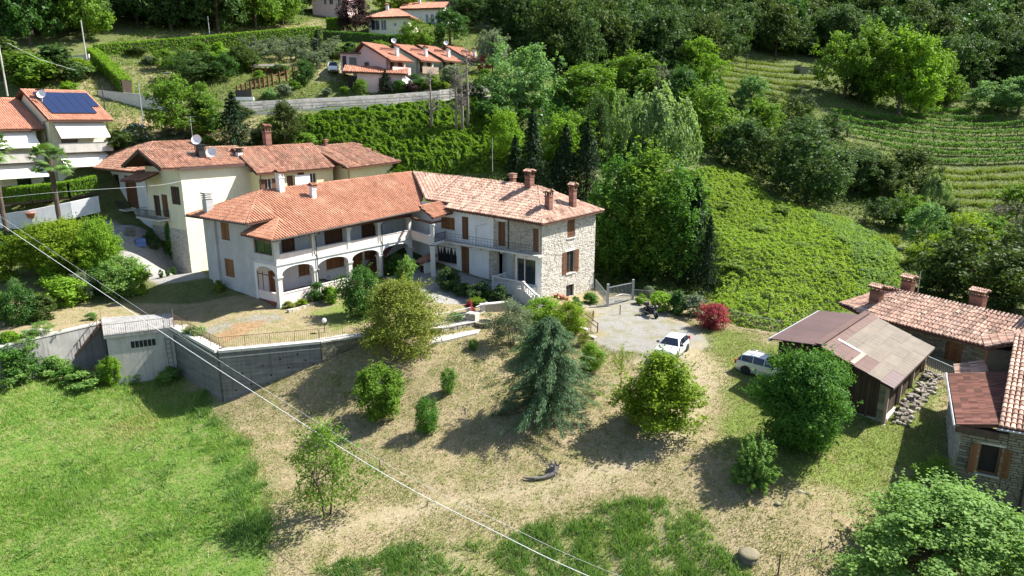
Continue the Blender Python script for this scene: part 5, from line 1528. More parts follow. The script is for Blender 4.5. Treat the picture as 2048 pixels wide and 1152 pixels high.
def build_big_wall():
    o = (W[5][0], W[5][1], -4.9)
    T = thing('retaining_wall', 'tall blackened concrete retaining wall with iron railing at the terrace corner', 'wall', o)
    for a, b in ((W[4], W[5]), (W[5], W[6])):
        m = MB()
        zb = -7.5
        z = zb
        k = 0
        while z < -.62:
            h = .34
            line_box(m, rel(o, a), rel(o, b), -.25, .25 + random.uniform(-.012, .012) + .004 * (k % 2), z - o[2], min(z + h, -.5) - o[2] - .012)
            z += h; k += 1
        m.build('wall_lift', M['concrete'], T)
        m = MB(); line_box(m, rel(o, a), rel(o, b), -.35, .36, -.5 - o[2], -.28 - o[2]); m.build('coping', M['concrete_pale'], T)
        m = MB(); line_box(m, rel(o, a), rel(o, b), -1.1, -.352, -.9 - o[2], -.42 - o[2]); m.build('edge_path', M['concrete_light'], T)
        m = MB(); line_box(m, rel(o, a), rel(o, b), .27, .31, -.95 - o[2], -.85 - o[2]); m.build('string_course', M['concrete_light'], T)
        railing(T, [rel(o, lerp(a, b, .01), -.28), rel(o, lerp(a, b, .99), -.28)], 1.0, 'iron_rust', .16, .014, .03, post=12)
    a, b = np.array(W[5]), np.array(W[6])
    d = (b - a)[:2]; d /= np.linalg.norm(d); n = np.array([d[1], -d[0]])
    L = np.linalg.norm((b - a)[:2])
    for s, z in ((1.6, -2.5), (3.2, -2.0), (4.6, -1.6), (6.0, -1.3), (2.2, -3.5), (3.8, -2.9), (5.2, -2.4), (6.6, -1.9), (1.0, -3.9), (7.2, -2.3)):
        p = a[:2] + d * s + n * .26
        m = MB(); q = [p - d * .07, p + d * .07, p + d * .07 + n * .015, p - d * .07 + n * .015]
        m.prism([rel(o, x) if len(x) > 2 else (x[0] - o[0], x[1] - o[1]) for x in q], z - o[2], z - o[2] + .13)
        m.build('weep_hole', M['painted_dark'], T)  # raised near-black block, the hole's shade put into its colour
build_big_wall()
def build_stone_walls():
    o = (W[6][0], W[6][1], -2.2)
    T = thing('stone_wall', 'mossy stone wall with a dark arch under the golden tree', 'wall', o)
    for (a, b, zb) in ((W[6], W[7], -3.4), (W[7], W[8], -2.6)):
        m = MB(); line_box(m, rel(o, a), rel(o, b), -.25, .25, zb - o[2], -.45 - o[2]); m.build('wall_core', M['mortar_dark'], T)
        aa, bb = rel(o, a), rel(o, b)
        F = Face(aa, (bb[0] - aa[0], bb[1] - aa[1])); F.O = F.O + F.n * .25
        L = math.hypot(bb[0] - aa[0], bb[1] - aa[1])
        stone_skin(T, F, stones(F, 0, L, zb - o[2], -.5 - o[2], [(1.2, 3.6, -3, 1.2)] if a is W[6] else [], (.45, .22), .06, 91), M['stone_dark'])
        m = MB(); line_box(m, aa, bb, -.32, .34, -.45 - o[2], -.3 - o[2]); m.build('coping', M['concrete_pale'], T)
        m = MB(); line_box(m, aa, bb, -1.0, -.322, -.9 - o[2], -.36 - o[2]); m.build('edge_path', M['concrete_light'], T)
        railing(T, [rel(o, a, -.3), rel(o, b, -.3)], 1.0, 'iron_rust', .16, .014, .03, post=12)
        if a is W[6]:
            m = MB()
            N = 12
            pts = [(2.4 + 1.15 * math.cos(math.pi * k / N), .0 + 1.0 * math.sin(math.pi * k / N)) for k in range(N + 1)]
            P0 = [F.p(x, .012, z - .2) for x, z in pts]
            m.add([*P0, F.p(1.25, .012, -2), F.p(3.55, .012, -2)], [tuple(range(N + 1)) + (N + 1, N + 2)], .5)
            m.build('arch_opening', M['painted_dark'], T)  # flat near-black sheet painted for the shade under the arch
    o = (W[8][0], W[8][1], -1.2)
    T = thing('low_stone_wall', 'low dry stone wall with white railing beside the concrete ramp', 'wall', o)
    c = at(955, 641, Z=-.4)
    aa, bb = rel(o, W[8]), rel(o, c)
    m = MB(); line_box(m, aa, bb, -.25, .2, -1.2, .75); m.build('wall_core', M['mortar_dark'], T)
    F = Face(aa, (bb[0] - aa[0], bb[1] - aa[1])); F.O = F.O + F.n * .2
    L = math.hypot(bb[0] - aa[0], bb[1] - aa[1])
    for (a, z, w, h, q) in stones(F, 0, L, -.6, .72, [], (.42, .24), .07, 92):
        i = min(.03, w * .2, h * .2)
        f = [F.p(a, 0, z), F.p(a + w, 0, z), F.p(a + w, 0, z + h), F.p(a, 0, z + h)]
        g = [F.p(a + i, q, z + i), F.p(a + w - i, q, z + i), F.p(a + w - i, q, z + h - i), F.p(a + i, q, z + h - i)]
        MB().add(f + g, [(4, 5, 6, 7), (0, 1, 5, 4), (1, 2, 6, 5), (2, 3, 7, 6), (3, 0, 4, 7)]).build('wall_stone', M['stone'], T)
    m = MB(); line_box(m, aa, bb, -.3, .28, .75, .86); m.build('coping', M['concrete_pale'], T)
    railing(T, [(aa[0], aa[1], .86), (bb[0], bb[1], .86)], .8, 'steel', .13, .018, .035)
build_stone_walls()
q = [at(862, 690, Z=-1.25), at(955, 668, Z=-1.0), at(962, 660, Z=-.95), at(870, 676, Z=-1.1)]
m = MB(); m.slab([tuple(x + np.array([0, 0, .12])) for x in q], .5)
tag(m.build('concrete_ramp', M['concrete_light']), 'pale concrete ramp slab at the foot of the low stone wall', 'ramp')

def build_left_wall():
    o = (W[3][0], W[3][1], -5.0)
    T = thing('garden_wall', 'weathered grey concrete garden wall at the left edge beside the flat roofed store', 'wall', o)
    for a, b in ((W[1], W[2]), (W[2], W[3])):
        m = MB(); line_box(m, rel(o, a), rel(o, b), -.2, .22, -2, 4.45); m.build('wall_panel', M['concrete_mid'], T)
        m = MB(); line_box(m, rel(o, a), rel(o, b), -.26, .28, 4.452, 4.6); m.build('coping', M['concrete_light'], T)
        m = MB(); line_box(m, rel(o, a), rel(o, b), -.95, -.262, 3.6, 4.5); m.build('edge_path', M['concrete_light'], T)
build_left_wall()
def build_store():
    a, b, c, d = at(207, 673, Z=-.35), at(349, 656, Z=-.35), at(345, 628, Z=-.35), at(202, 636, Z=-.35)
    o = (a[0], a[1], -5.0)
    T = thing('concrete_store', 'low concrete store with flat railed roof and barred window below the lawn', 'store', o)
    A, B, Cc, D = [rel(o, x)[:2] for x in (a, b, c, d)]
    ins = lambda p, q, t: (p[0] + (q[0] - p[0]) * t, p[1] + (q[1] - p[1]) * t)
    ctr = ((A[0] + Cc[0]) / 2, (A[1] + Cc[1]) / 2)
    body = [ins(p, ctr, .06) for p in (A, B, Cc, D)]
    MB().prism(body, -1.5, 4.4).build('store_wall', M['concrete_light'], T)
    MB().prism([A, B, Cc, D], 4.41, 4.7).build('roof_slab', M['concrete_mid'], T)
    F = Face(body[0], (body[1][0] - body[0][0], body[1][1] - body[0][1]))
    L = math.hypot(body[1][0] - body[0][0], body[1][1] - body[0][1])
    w = fbox(MB(), F, L * .34, L * .72, .002, .02, 3.25, 3.85).build('window', M['painted_dark'], T)  # near-black plate painted for the unlit store behind the bars
    m = MB()
    for k in range(7): s = L * .34 + L * .38 * k / 6; fbox(m, F, s - .02, s + .02, .02, .05, 3.22, 3.88)
    m.build('window_bars', M['steel'], w)
    railing(T, [(*ins(D, A, .15), 4.7), (*A, 4.7), (*B, 4.7), (*ins(B, Cc, .6), 4.7)], .95, 'iron_rust', .17, .014, .03, post=10)
    m = MB()
    p = F.p(L * .93, .9, .2); q2 = F.p(L * .9, .12, 3.9)
    for s in (-.2, .2):
        m.beam((p[0] + F.d[0] * s, p[1] + F.d[1] * s, p[2]), (q2[0] + F.d[0] * s, q2[1] + F.d[1] * s, q2[2]), .05, .05)
    for k in range(9):
        t = (k + .5) / 9; x = [p[i] * (1 - t) + q2[i] * t for i in range(3)]
        m.beam((x[0] - F.d[0] * .2, x[1] - F.d[1] * .2, x[2]), (x[0] + F.d[0] * .2, x[1] + F.d[1] * .2, x[2]), .04, .04)
    lo = m.build('ladder', M['wood_grey'], None, loc=o)
    tag(lo, 'grey wooden ladder leaning on the concrete store', 'ladder')
build_store()
def build_iron_stair():
    a, b = at(200, 651, Z=-.5), at(146, 736, Z=-4.7)
    b = np.array([a[0] - 3.4, a[1] - 1.9, -4.7])
    o = (b[0], b[1], -4.9)
    T = thing('iron_stair', 'steep rusty iron stair against the garden wall', 'stair', o)
    A, B = Vector(rel(o, a)), Vector(rel(o, b))
    side = Vector((A.y - B.y, B.x - A.x, 0)).normalized() * .4
    m = MB()
    for s in (-1, 1): m.beam(A + side * s, B + side * s, .05, .2)
    m.beam(A + side + Vector((0, 0, .9)), B + side + Vector((0, 0, .9)), .04, .04)
    for t in (.05, .35, .65, .95): m.beam(A.lerp(B, t) + side, A.lerp(B, t) + side + Vector((0, 0, .9)), .04, .04, up=(1, 0, 0))
    m.build('stringer', M['iron_rust'], T)
    for k in range(16):
        p = A.lerp(B, (k + .5) / 16)
        MB().beam(p - side, p + side, .22, .04).build('tread', M['iron_rust'], T)
    m = MB().box(-1.3, .6, -1.0, .8, -.6, .15)
    tag(m.build('concrete_pad', M['concrete_light'], None, loc=(b[0] - .6, b[1] - .3, hz(b[0], b[1]))), 'small concrete pad at the foot of the iron stair', 'pad')
build_iron_stair()

# ------------------------------------------------------------------ road, its walls and rails
RD = [at(470, 226, Y=109), at(600, 219, Y=111), at(700, 214, Y=112.5), at(800, 208, Y=114.5), at(900, 200, Y=117), at(960, 194, Y=119.5), at(1010, 190, Y=122)]
m = MB()
for a, b in zip(RD[:-1], RD[1:]):
    d = (b - a)[:2]; d /= np.linalg.norm(d); n = np.array([-d[1], d[0]])
    v = []
    for p, t in ((a, -.3), (b, -.3), (b, 4.6), (a, 4.6)): v.append((p[0] + n[0] * t, p[1] + n[1] * t, p[2] + .02))
    m.slab(v, 1.2)
tag(m.build('road', M['gravel_white']), kind='structure')
def build_road_wall():
    o = tuple(RD[0])
    T = thing('road_wall', 'long pale stone wall along the upper side of the road', 'wall', o)
    for a, b in zip(RD[:-1], RD[1:]):
        aa, bb = rel(o, a), rel(o, b)
        m = MB(); line_box(m, aa, bb, -5.1, -4.7, aa[2] - .6, aa[2] + 1.75, bb[2] - .6, bb[2] + 1.7); m.build('wall_core', M['concrete_pale'], T)
        F = Face(aa, (bb[0] - aa[0], bb[1] - aa[1])); F.O = F.O - F.n * 4.7
        L = math.hypot(bb[0] - aa[0], bb[1] - aa[1])
        lst = stones(F, 0, L, min(aa[2], bb[2]), max(aa[2], bb[2]) + 1.6, [], (.6, .35), .05, 95, gap=.05)
        stone_skin(T, F, [q for q in lst if q[1] + q[3] < aa[2] + (bb[2] - aa[2]) * q[0] / L + 1.65], M['stone_pale'])
build_road_wall()
tr = thing('guard_rail', 'grey metal guard rail along the valley side of the road', 'railing', tuple(RD[0]))
m = MB()
for a, b in zip(RD[:-2], RD[1:-1]):
    aa, bb = Vector(rel(RD[0], a)), Vector(rel(RD[0], b))
    for h in (.5, .95): m.beam(aa + Vector((0, 0, h)), bb + Vector((0, 0, h)), .06, .1)
m.build('rail', M['steel'], tr)
for a, b in zip(RD[:-2], RD[1:-1]):
    aa, bb = Vector(rel(RD[0], a)), Vector(rel(RD[0], b))
    n = 4
    for k in range(n):
        p = aa.lerp(bb, k / n); MB().box(p.x - .05, p.x + .05, p.y - .05, p.y + .05, p.z - .4, p.z + 1.0).build('rail_post', M['steel'], tr)
def straight_wall(name, label, cat, px, t=.3, h0=-1, mat='concrete_light'):
    pts = [np.array(at(a, b, Y=y)) for a, b, y in px]
    o = tuple(pts[0])
    T = thing(name, label, cat, o)
    for a, b in zip(pts[:-1], pts[1:]):
        m = MB(); aa, bb = rel(o, a), rel(o, b)
        line_box(m, aa, bb, -t / 2, t / 2, aa[2] + h0, aa[2], bb[2] + h0, bb[2]); m.build('wall_panel', M[mat], T)
    return T
straight_wall('roadside_wall', 'grey stained concrete wall above the dry bank near the solar roof', 'wall', [(197, 180, 110), (260, 186, 109.5), (345, 194, 109)], .35, -2.4, 'concrete_pale')
straight_wall('bridge_parapet', 'small grey concrete parapet at the lane corner above the hedge', 'wall', [(-20, 127, 121), (28, 124, 121), (145, 112, 120.5), (178, 108, 120.5)], .3, -1.1, 'concrete_pale')
straight_wall('driveway_wall', 'white garden wall below the clipped hedge by the palms', 'wall', [(-20, 432, 82), (60, 420, 82), (140, 404, 84), (196, 392, 86)], .35, -2.0, 'wall_white')

# ------------------------------------------------------------------ gate, fences
def build_gate():
    a, b = at(1215, 611, Z=-1.1), at(1260, 592, Z=-1.15)
    b = np.array([a[0] + 3.0, a[1] + 2.4, -1.15])
    T = thing('driveway_gate', 'tall grey steel bar gate closing the drive beside the farmhouse', 'gate', a)
    B = rel(a, b)
    MB().box(-.12, .12, -.12, .12, -.4, 2.3).build('gate_post', M['steel'], T)
    MB().box(B[0] - .12, B[0] + .12, B[1] - .12, B[1] + .12, -.4, 2.2).build('gate_post', M['steel'], T)
    d = Vector(B).normalized()
    L = Vector(B).length
    m = MB()
    for h in (.15, .55, 1.9): m.beam(d * .15 + Vector((0, 0, h)), d * (L - .15) + Vector((0, 0, h)), .05, .07)
    n = 17
    for k in range(n + 1):
        p = d * (.15 + (L - .3) * k / n); m.beam(p + Vector((0, 0, .1)), p + Vector((0, 0, 1.9 + .12 * math.sin(math.pi * k / n))), .03, .03, up=(1, 0, 0))
    m.build('gate_bars', M['steel'], T)
    N = 14
    m = MB().tube([d * (.2 + (L - .4) * k / N) + Vector((0, 0, .55 + .35 * math.sin(math.pi * k / N))) for k in range(N + 1)], .03, 5); m.build('gate_arch', M['steel'], T)
    return a, b
GA, GB = build_gate()
def px_fence(name, label, pts, h, mat, gap, post, cat='fence', bar=.016, rail=.03):
    P = [np.array(p) for p in pts]
    T = thing(name, label, cat, P[0])
    railing(T, [rel(P[0], p) for p in P], h, mat, gap, bar, rail, name='fence_bars', post=post)
    return T
tw = wing(.3, 9.7)
px_fence('iron_fence', 'grey iron fence from the farmhouse corner to the driveway gate', [np.array([tw[0], tw[1], -1.2]), GA], 1.2, 'steel', .13, None)
px_fence('iron_fence', 'long grey iron fence on the boundary behind the motorcycle and flower bed', [GB] + [drop(at(a, b, Z=-1.2), .0) for a, b in ((1330, 598), (1400, 615), (1480, 650), (1560, 668))], 1.15, 'steel', .15, 14)
wp = [at(1115, 604, Z=-.75), at(1150, 630, Z=-.95), at(1195, 665, Z=-1.4)]
T = thing('wooden_handrail', 'rustic brown wooden handrail beside the garden steps', 'railing', wp[0])
for p in wp + [at(1186, 640, Z=-1.1), at(1240, 628, Z=-1.15)]:
    q = rel(wp[0], p); MB().tube([(q[0], q[1], q[2] - .3), (q[0], q[1], q[2] + .95)], .05, 6).build('post', M['wood_shutter'], T)
m = MB()
for a, b in zip(wp[:-1], wp[1:]):
    for h in (.45, .88): m.tube([Vector(rel(wp[0], a)) + Vector((0, 0, h)), Vector(rel(wp[0], b)) + Vector((0, 0, h))], .04, 6)
m.build('rail', M['wood_shutter'], T)
for i, (a, b) in enumerate(((1165, 632), (1185, 652), (1200, 668))):
    p = at(a - 22, b + 4, Z=-1.0 - .2 * i)
    tag(MB().box(-.8, .8, -.25, .25, -.3, .08).build('garden_step', M['stone'], None, loc=p, rot=(0, 0, R(-45))), ('upper', 'middle', 'lower')[i] + ' stone garden step beside the wooden handrail', 'step', 'steps beside the handrail')

# courtyard edge: low wall with pillar, pots and a round stone well
p0 = at(945, 640, Z=-.4)
T = thing('planter_pillar', 'squat stone pillar carrying pink flowers at the courtyard railing', 'pillar', p0, R(-25))
MB().box(-.5, .5, -.4, .4, -.4, .7).build('pillar_core', M['mortar'], T)
for nm, F in (('f', Face((-.5, -.4), (1, 0))), ('l', Face((-.5, .4), (0, -1)))):
    stone_skin(T, F, stones(F, 0, 1.0 if nm == 'f' else .8, -.3, .68, [], (.3, .16), .03, 97), M['stone'])
p1 = at(985, 622, Z=-.4)
T = thing('courtyard_wall', 'low stone wall topped with pale slabs at the foot of the balustrade stair', 'wall', p1, R(20))
MB().box(-1.2, 1.6, -.2, .2, -.5, .7).build('wall_core', M['stone'], T); MB().box(-1.25, 1.65, -.26, .26, .702, .82).build('coping', M['concrete_pale'], T)
px_fence('white_fence', 'low white iron fence on the courtyard edge beside the golden tree', [at(872, 650, Z=-.25), at(942, 634, Z=-.35)], .95, 'white_paint', .13, None, bar=.02, rail=.035)
px_fence('white_fence', 'short white iron fence between the stone pillar and the low courtyard wall', [at(952, 632, Z=-.35), at(975, 622, Z=-.35)], .9, 'white_paint', .13, None, bar=.02, rail=.035)
pw = at(968, 655, Z=-1.0)
T = thing('stone_well', 'low round ring of dark stones beside the low stone wall', 'well', pw)
for k in range(12):
    a = 2 * math.pi * k / 12
    for l in range(3):
        MB().box(-.17, .17, -.12, .12, 0, .2).build('stone', M['stone_dark'], T, loc=(.75 * math.cos(a + l * .26), .75 * math.sin(a + l * .26), l * .21), rot=(0, 0, a + l * .26 + math.pi / 2))
MB().lathe([(.62, .5), (.1, .52), (.01, .52)], 16).build('soil', M['painted_dark'], T)

# ------------------------------------------------------------------ poles and cables
def pole(name, label, base, top, r=.09, mat='concrete_light', cat='pole', arms=0):
    T = thing(name, label, cat, base)
    q = rel(base, top)
    MB().tube([(0, 0, -.5), (q[0] * .0, 0, q[2])], [r, r * .7], 8).build('shaft', M[mat], T)
    for k in range(arms):
        z = q[2] - .25 - .4 * k
        MB().beam((-.7, 0, z), (.7, 0, z), .08, .08).build('cross_arm', M[mat], T)
        for x in (-.6, -.2, .2, .6): MB().tube([(x, 0, z), (x, 0, z + .15)], .03, 5).build('insulator', M['white_paint'], T)
    return T
def pole_px(name, label, bx, by, ty, Y, **k):
    b = at(bx, by, Y=Y); t = at(bx, ty, Y=Y)
    return pole(name, label, b, (b[0], b[1], t[2]), **k)
pole_px('utility_pole', 'tall pale utility pole at the left edge behind the solar roof', 14, 185, 45, 104, r=.13)
pole_px('utility_pole', 'pale pole at the lane corner above the left end of the hedge', 172, 112, 40, 120, r=.12)
pole_px('street_pole', 'thin dark green pole beside the grey stained wall', 218, 275, 172, 100, r=.09, mat='iron')
pole_px('street_pole', 'grey steel pole in front of the dry bank above the flat roofs', 288, 258, 168, 102, r=.1, mat='steel')
pole_px('lamp_post', 'slim grey pole standing behind the long hedge', 420, 78, 32, 146, r=.1, mat='steel')
pole_px('utility_pole', 'dark utility pole with crossarm on the terraced slope', 1491, 155, 108, 196, r=.13, mat='wood_grey', arms=1)
pole_px('utility_pole', 'grey utility pole with crossarm below the ruined hut', 1600, 215, 172, 168, r=.13, mat='wood_grey', arms=1)
pole_px('fence_pole', 'thin dark pole standing in the creeper behind the fence', 1534, 652, 588, 63, r=.06, mat='iron')
pole_px('street_pole', 'white metal post near the leafless trees by the road', 985, 335, 275, 92, r=.05, mat='steel')
def cable(name, label, pts, r, mat):
    cv = [Vector(p) for p in pts]
    P = []
    n = len(cv)
    for i in range(n - 1):
        p0, p1, p2, p3 = cv[max(i - 1, 0)], cv[i], cv[i + 1], cv[min(i + 2, n - 1)]
        for k in range(10):
            t = k / 10
            P.append(.5 * ((2 * p1) + (p2 - p0) * t + (2 * p0 - 5 * p1 + 4 * p2 - p3) * t * t + (3 * p1 - p0 - 3 * p2 + p3) * t ** 3))
    P.append(cv[-1])
    o = P[0].copy()
    tag(MB().tube([p - o for p in P], r, 6).build(name, M[mat], None, True, loc=o), label, 'cable')
cb = [at(-240, 285, Y=78), at(0, 447, Y=62), at(230, 602, Y=52.5), at(440, 741, Y=44.5), at(760, 943, Y=34.5), at(1000, 1068, Y=29.3), at(1172, 1150, Y=26.6), at(1500, 1280, Y=21)]
cable('power_cable', 'thick pale power cable running diagonally across the garden', cb, .017, 'wire')
cable('power_cable', 'thin pale wire running just above the thick power cable', [p + np.array([.35, .25, .32]) for p in cb], .006, 'wire')
cable('service_wire', 'thin wire strung from the left edge to the yellow house balcony', [at(-40, 400, Y=72), at(120, 384, Y=73), at(300, 372, Y=76), at(365, 362, Y=78)], .014, 'wire')
cable('service_wire', 'thin dark wires crossing the shaded vineyard slope', [at(1600, 175, Y=168), at(1660, 235, Y=150), at(1720, 290, Y=140)], .03, 'wire_dark')
cable('service_wire', 'thin pale wire from the utility pole towards the hedge corner', [at(14, 85, Y=104), at(80, 118, Y=106), at(150, 140, Y=108)], .02, 'wire')

# ------------------------------------------------------------------ vehicles
def wheel_parts(T, loc, r, w, side):
    def rot(mb): 
        mb.v = [(x, z * side, y) for x, y, z in mb.v]; return mb
    t = rot(MB().lathe([(r * .62, -w / 2), (r * .95, -w / 2), (r, -w * .3), (r, w * .3), (r * .95, w / 2), (r * .62, w / 2)], 22)).build('wheel', M['tyre'], T, True, loc=loc)
    m = MB().lathe([(.05, w * .3), (r * .2, w * .42), (r * .2, w * .3)], 12)
    for k in range(5):
        a = 2 * math.pi * k / 5
        m.beam((0, 0, w * .36), (r * .62 * math.cos(a), r * .62 * math.sin(a), w * .36), .09, .04)
    m.lathe([(r * .58, w * .25), (r * .66, w * .45), (r * .62, w * .3)], 22)
    rot(m).build('rim', M['rim'], t)
    return t
def build_car(name, label, loc, rz, prof, paint, wheel_r, wb, half_w, rails=False, cat='car', roof_mat=None, arch=True):
    """prof: stations (x, z_bottom, z_belt, z_top, cabin half width or 0)"""
    T = thing(name, label, cat, loc, rz)
    rows = []
    for (x, zb, zt, zr, wc, wl) in prof:
        cab = zr > zt + .02
        pts = [(x, -wl * .93, zb), (x, -wl, zb + .16), (x, -wl * 1.0, (zb + zt) / 2 + .04), (x, -wl * .97, zt)]
        if cab: pts += [(x, -wc, zr - .05), (x, -wc * .82, zr)]
        else: pts += [(x, -wl * .93, zt + .015), (x, -wl * .7, zt + .03)]
        pts += [(p[0], -p[1], p[2]) for p in reversed(pts)]
        rows.append(pts)
    m = MB()
    k = len(rows[0])
    V = [p for r in rows for p in r]
    F = []
    glass = []
    for i in range(len(rows) - 1):
        for j in range(k):
            q = (i * k + j, (i + 1) * k + j, (i + 1) * k + (j + 1) % k, i * k + (j + 1) % k)
            F.append(q)
    F.append(tuple(range(k))); F.append(tuple((len(rows) - 1) * k + j for j in range(k - 1, -1, -1)))
    m.add(V, F, .5)
    body = m.build('body', M[paint], T, True)
    md = body.modifiers.new('edge', 'BEVEL'); md.width = .03; md.segments = 2; md.limit_method = 'ANGLE'; md.angle_limit = R(30)
    # glass: quads inset over the cabin faces
    def pane(nm, quad, ins=.06, out=.012):
        c = sum((Vector(p) for p in quad), Vector()) / 4
        n = (Vector(quad[1]) - Vector(quad[0])).cross(Vector(quad[2]) - Vector(quad[0])).normalized()
        if n.dot(c - Vector((c.x, 0, .6))) < 0 and nm == 'side_window': n = -n
        if nm != 'side_window' and n.z < 0: n = -n
        v = [Vector(p).lerp(c, ins) + n * out for p in quad]
        MB().add(v + [p - n * .02 for p in v], [(0, 1, 2, 3), (7, 6, 5, 4)], .5).build(nm, M['glass_car'], T)
    for i in range(len(prof) - 1):
        a, b = prof[i], prof[i + 1]
        ca, cb_ = a[3] > a[2] + .02, b[3] > b[2] + .02
        A, B = rows[i], rows[i + 1]
        if ca and cb_:
            pane('side_window', [A[3], B[3], B[4], A[4]]); pane('side_window', [A[8], B[8], B[7], A[7]])
        elif ca != cb_:
            lo, hi = (A, B) if cb_ else (B, A)
            pane('windscreen' if cb_ == (prof[0][0] > prof[-1][0]) else 'rear_window', [lo[4], lo[7], hi[6], hi[5]], .05)
            pane('side_window', [lo[3], hi[3], hi[4], lo[4]], .12); pane('side_window', [lo[8], hi[8], hi[7], lo[7]], .12)
    for sx in (wb[0], wb[1]):
        for s in (-1, 1):
            if arch:
                N = 12
                mm = MB()
                for q in range(N):
                    a0, a1 = math.pi * q / N, math.pi * (q + 1) / N
                    rr = wheel_r + .07
                    mm.add([(sx + rr * math.cos(a0), s * (half_w + .012), wheel_r + rr * math.sin(a0)), (sx + rr * math.cos(a1), s * (half_w + .012), wheel_r + rr * math.sin(a1)), (sx, s * (half_w + .012), wheel_r)], [(0, 1, 2) if s > 0 else (2, 1, 0)], .5)
                mm.build('wheel_arch', M['black'], T)
            wheel_parts(T, (sx, s * (half_w - .07), wheel_r), wheel_r, .2, -s)
    f = prof[0][0] > prof[-1][0]
    xf, xr = (prof[0][0], prof[-1][0]) if f else (prof[-1][0], prof[0][0])
    for s in (-1, 1):
        MB().lathe([(.0, .0), (.13, .0), (.12, .05), (.02, .09)], 12).build('headlight', M['white_paint'], T, True, loc=(xf - .12, s * half_w * .72, .72), rot=(0, R(80), 0))
        MB().box(-.06, .04, -.1, .1, -.16, .16).build('tail_light', M['red_light'], T, loc=(xr + .03, s * half_w * .84, .95))
        MB().box(-.08, .08, -.09, .09, -.06, .07).build('mirror', M['black'], T, loc=(xf - 1.35, s * (half_w + .1), 1.05))
    MB().box(xf - .02, xf + .02, -.5, .5, .3, .5).build('grille', M['black'], T)
    if rails:
        for s in (-1, 1):
            MB().tube([(.6, s * .55, 1.68), (.5, s * .55, 1.75), (-1.4, s * .55, 1.76), (-1.5, s * .55, 1.68)], .025, 6).build('roof_rail', M['steel'], T)
        for x in (.2, -1.0): MB().beam((x, -.55, 1.76), (x, .55, 1.76), .06, .035).build('roof_bar', M['white_paint'], T)
    return T
mini = [(1.88, .3, .62, .62, 0, .66), (1.72, .22, .80, .80, 0, .80), (1.0, .2, .92, .92, 0, .84), (.78, .2, .95, .95, 0, .84), (.15, .2, .97, 1.40, .62, .84), (-.8, .2, .98, 1.42, .62, .84), (-1.45, .2, .99, 1.36, .6, .83), (-1.78, .25, .95, .95, 0, .78), (-1.86, .34, .7, .7, 0, .7)]
pc = G(1343, 709)
build_car('parked_car', 'pale grey compact car with dark windscreen parked on the gravel drive', pc, math.atan2(-.85, -.53), mini, 'car_white', .31, (1.2, -1.2), .84).scale = (1.1, 1.1, 1.1)
suv = [(2.15, .34, .70, .70, 0, .70), (1.95, .26, .90, .90, 0, .84), (1.2, .24, 1.02, 1.02, 0, .89), (.85, .24, 1.05, 1.05, 0, .9), (.1, .24, 1.06, 1.62, .68, .9), (-.8, .24, 1.08, 1.67, .69, .9), (-1.75, .24, 1.10, 1.60, .67, .89), (-2.1, .3, 1.08, 1.08, 0, .85), (-2.22, .4, .8, .8, 0, .78)]
ps = G(1531, 752)
build_car('parked_car', 'silver estate car with roof rails parked on the grass before the timber barn', ps, math.atan2(-.66, .75), suv, 'car_silver', .37, (1.35, -1.3), .9, rails=True)
van = [(2.2, .4, .9, .9, 0, .8), (2.0, .3, 1.1, 1.1, 0, .88), (1.5, .3, 1.2, 1.2, 0, .9), (.9, .3, 1.25, 1.95, .78, .9), (-2.1, .3, 1.25, 2.0, .8, .9), (-2.25, .35, 1.2, 1.2, 0, .88)]
pv = G(668, 147)
build_car('parked_van', 'white van parked on the pale yard left of the pink gabled house', (pv[0], pv[1], pv[2] + .02), R(-80), van, 'car_white2', .35, (1.4, -1.4), .9, cat='van')
pr = at(-6, 452, Y=82.5)
build_car('parked_car', 'red car just showing at the left edge by the palm trunk', (pr[0], pr[1], hz(pr[0], pr[1])), R(30), mini, 'car_red', .31, (1.2, -1.2), .84)

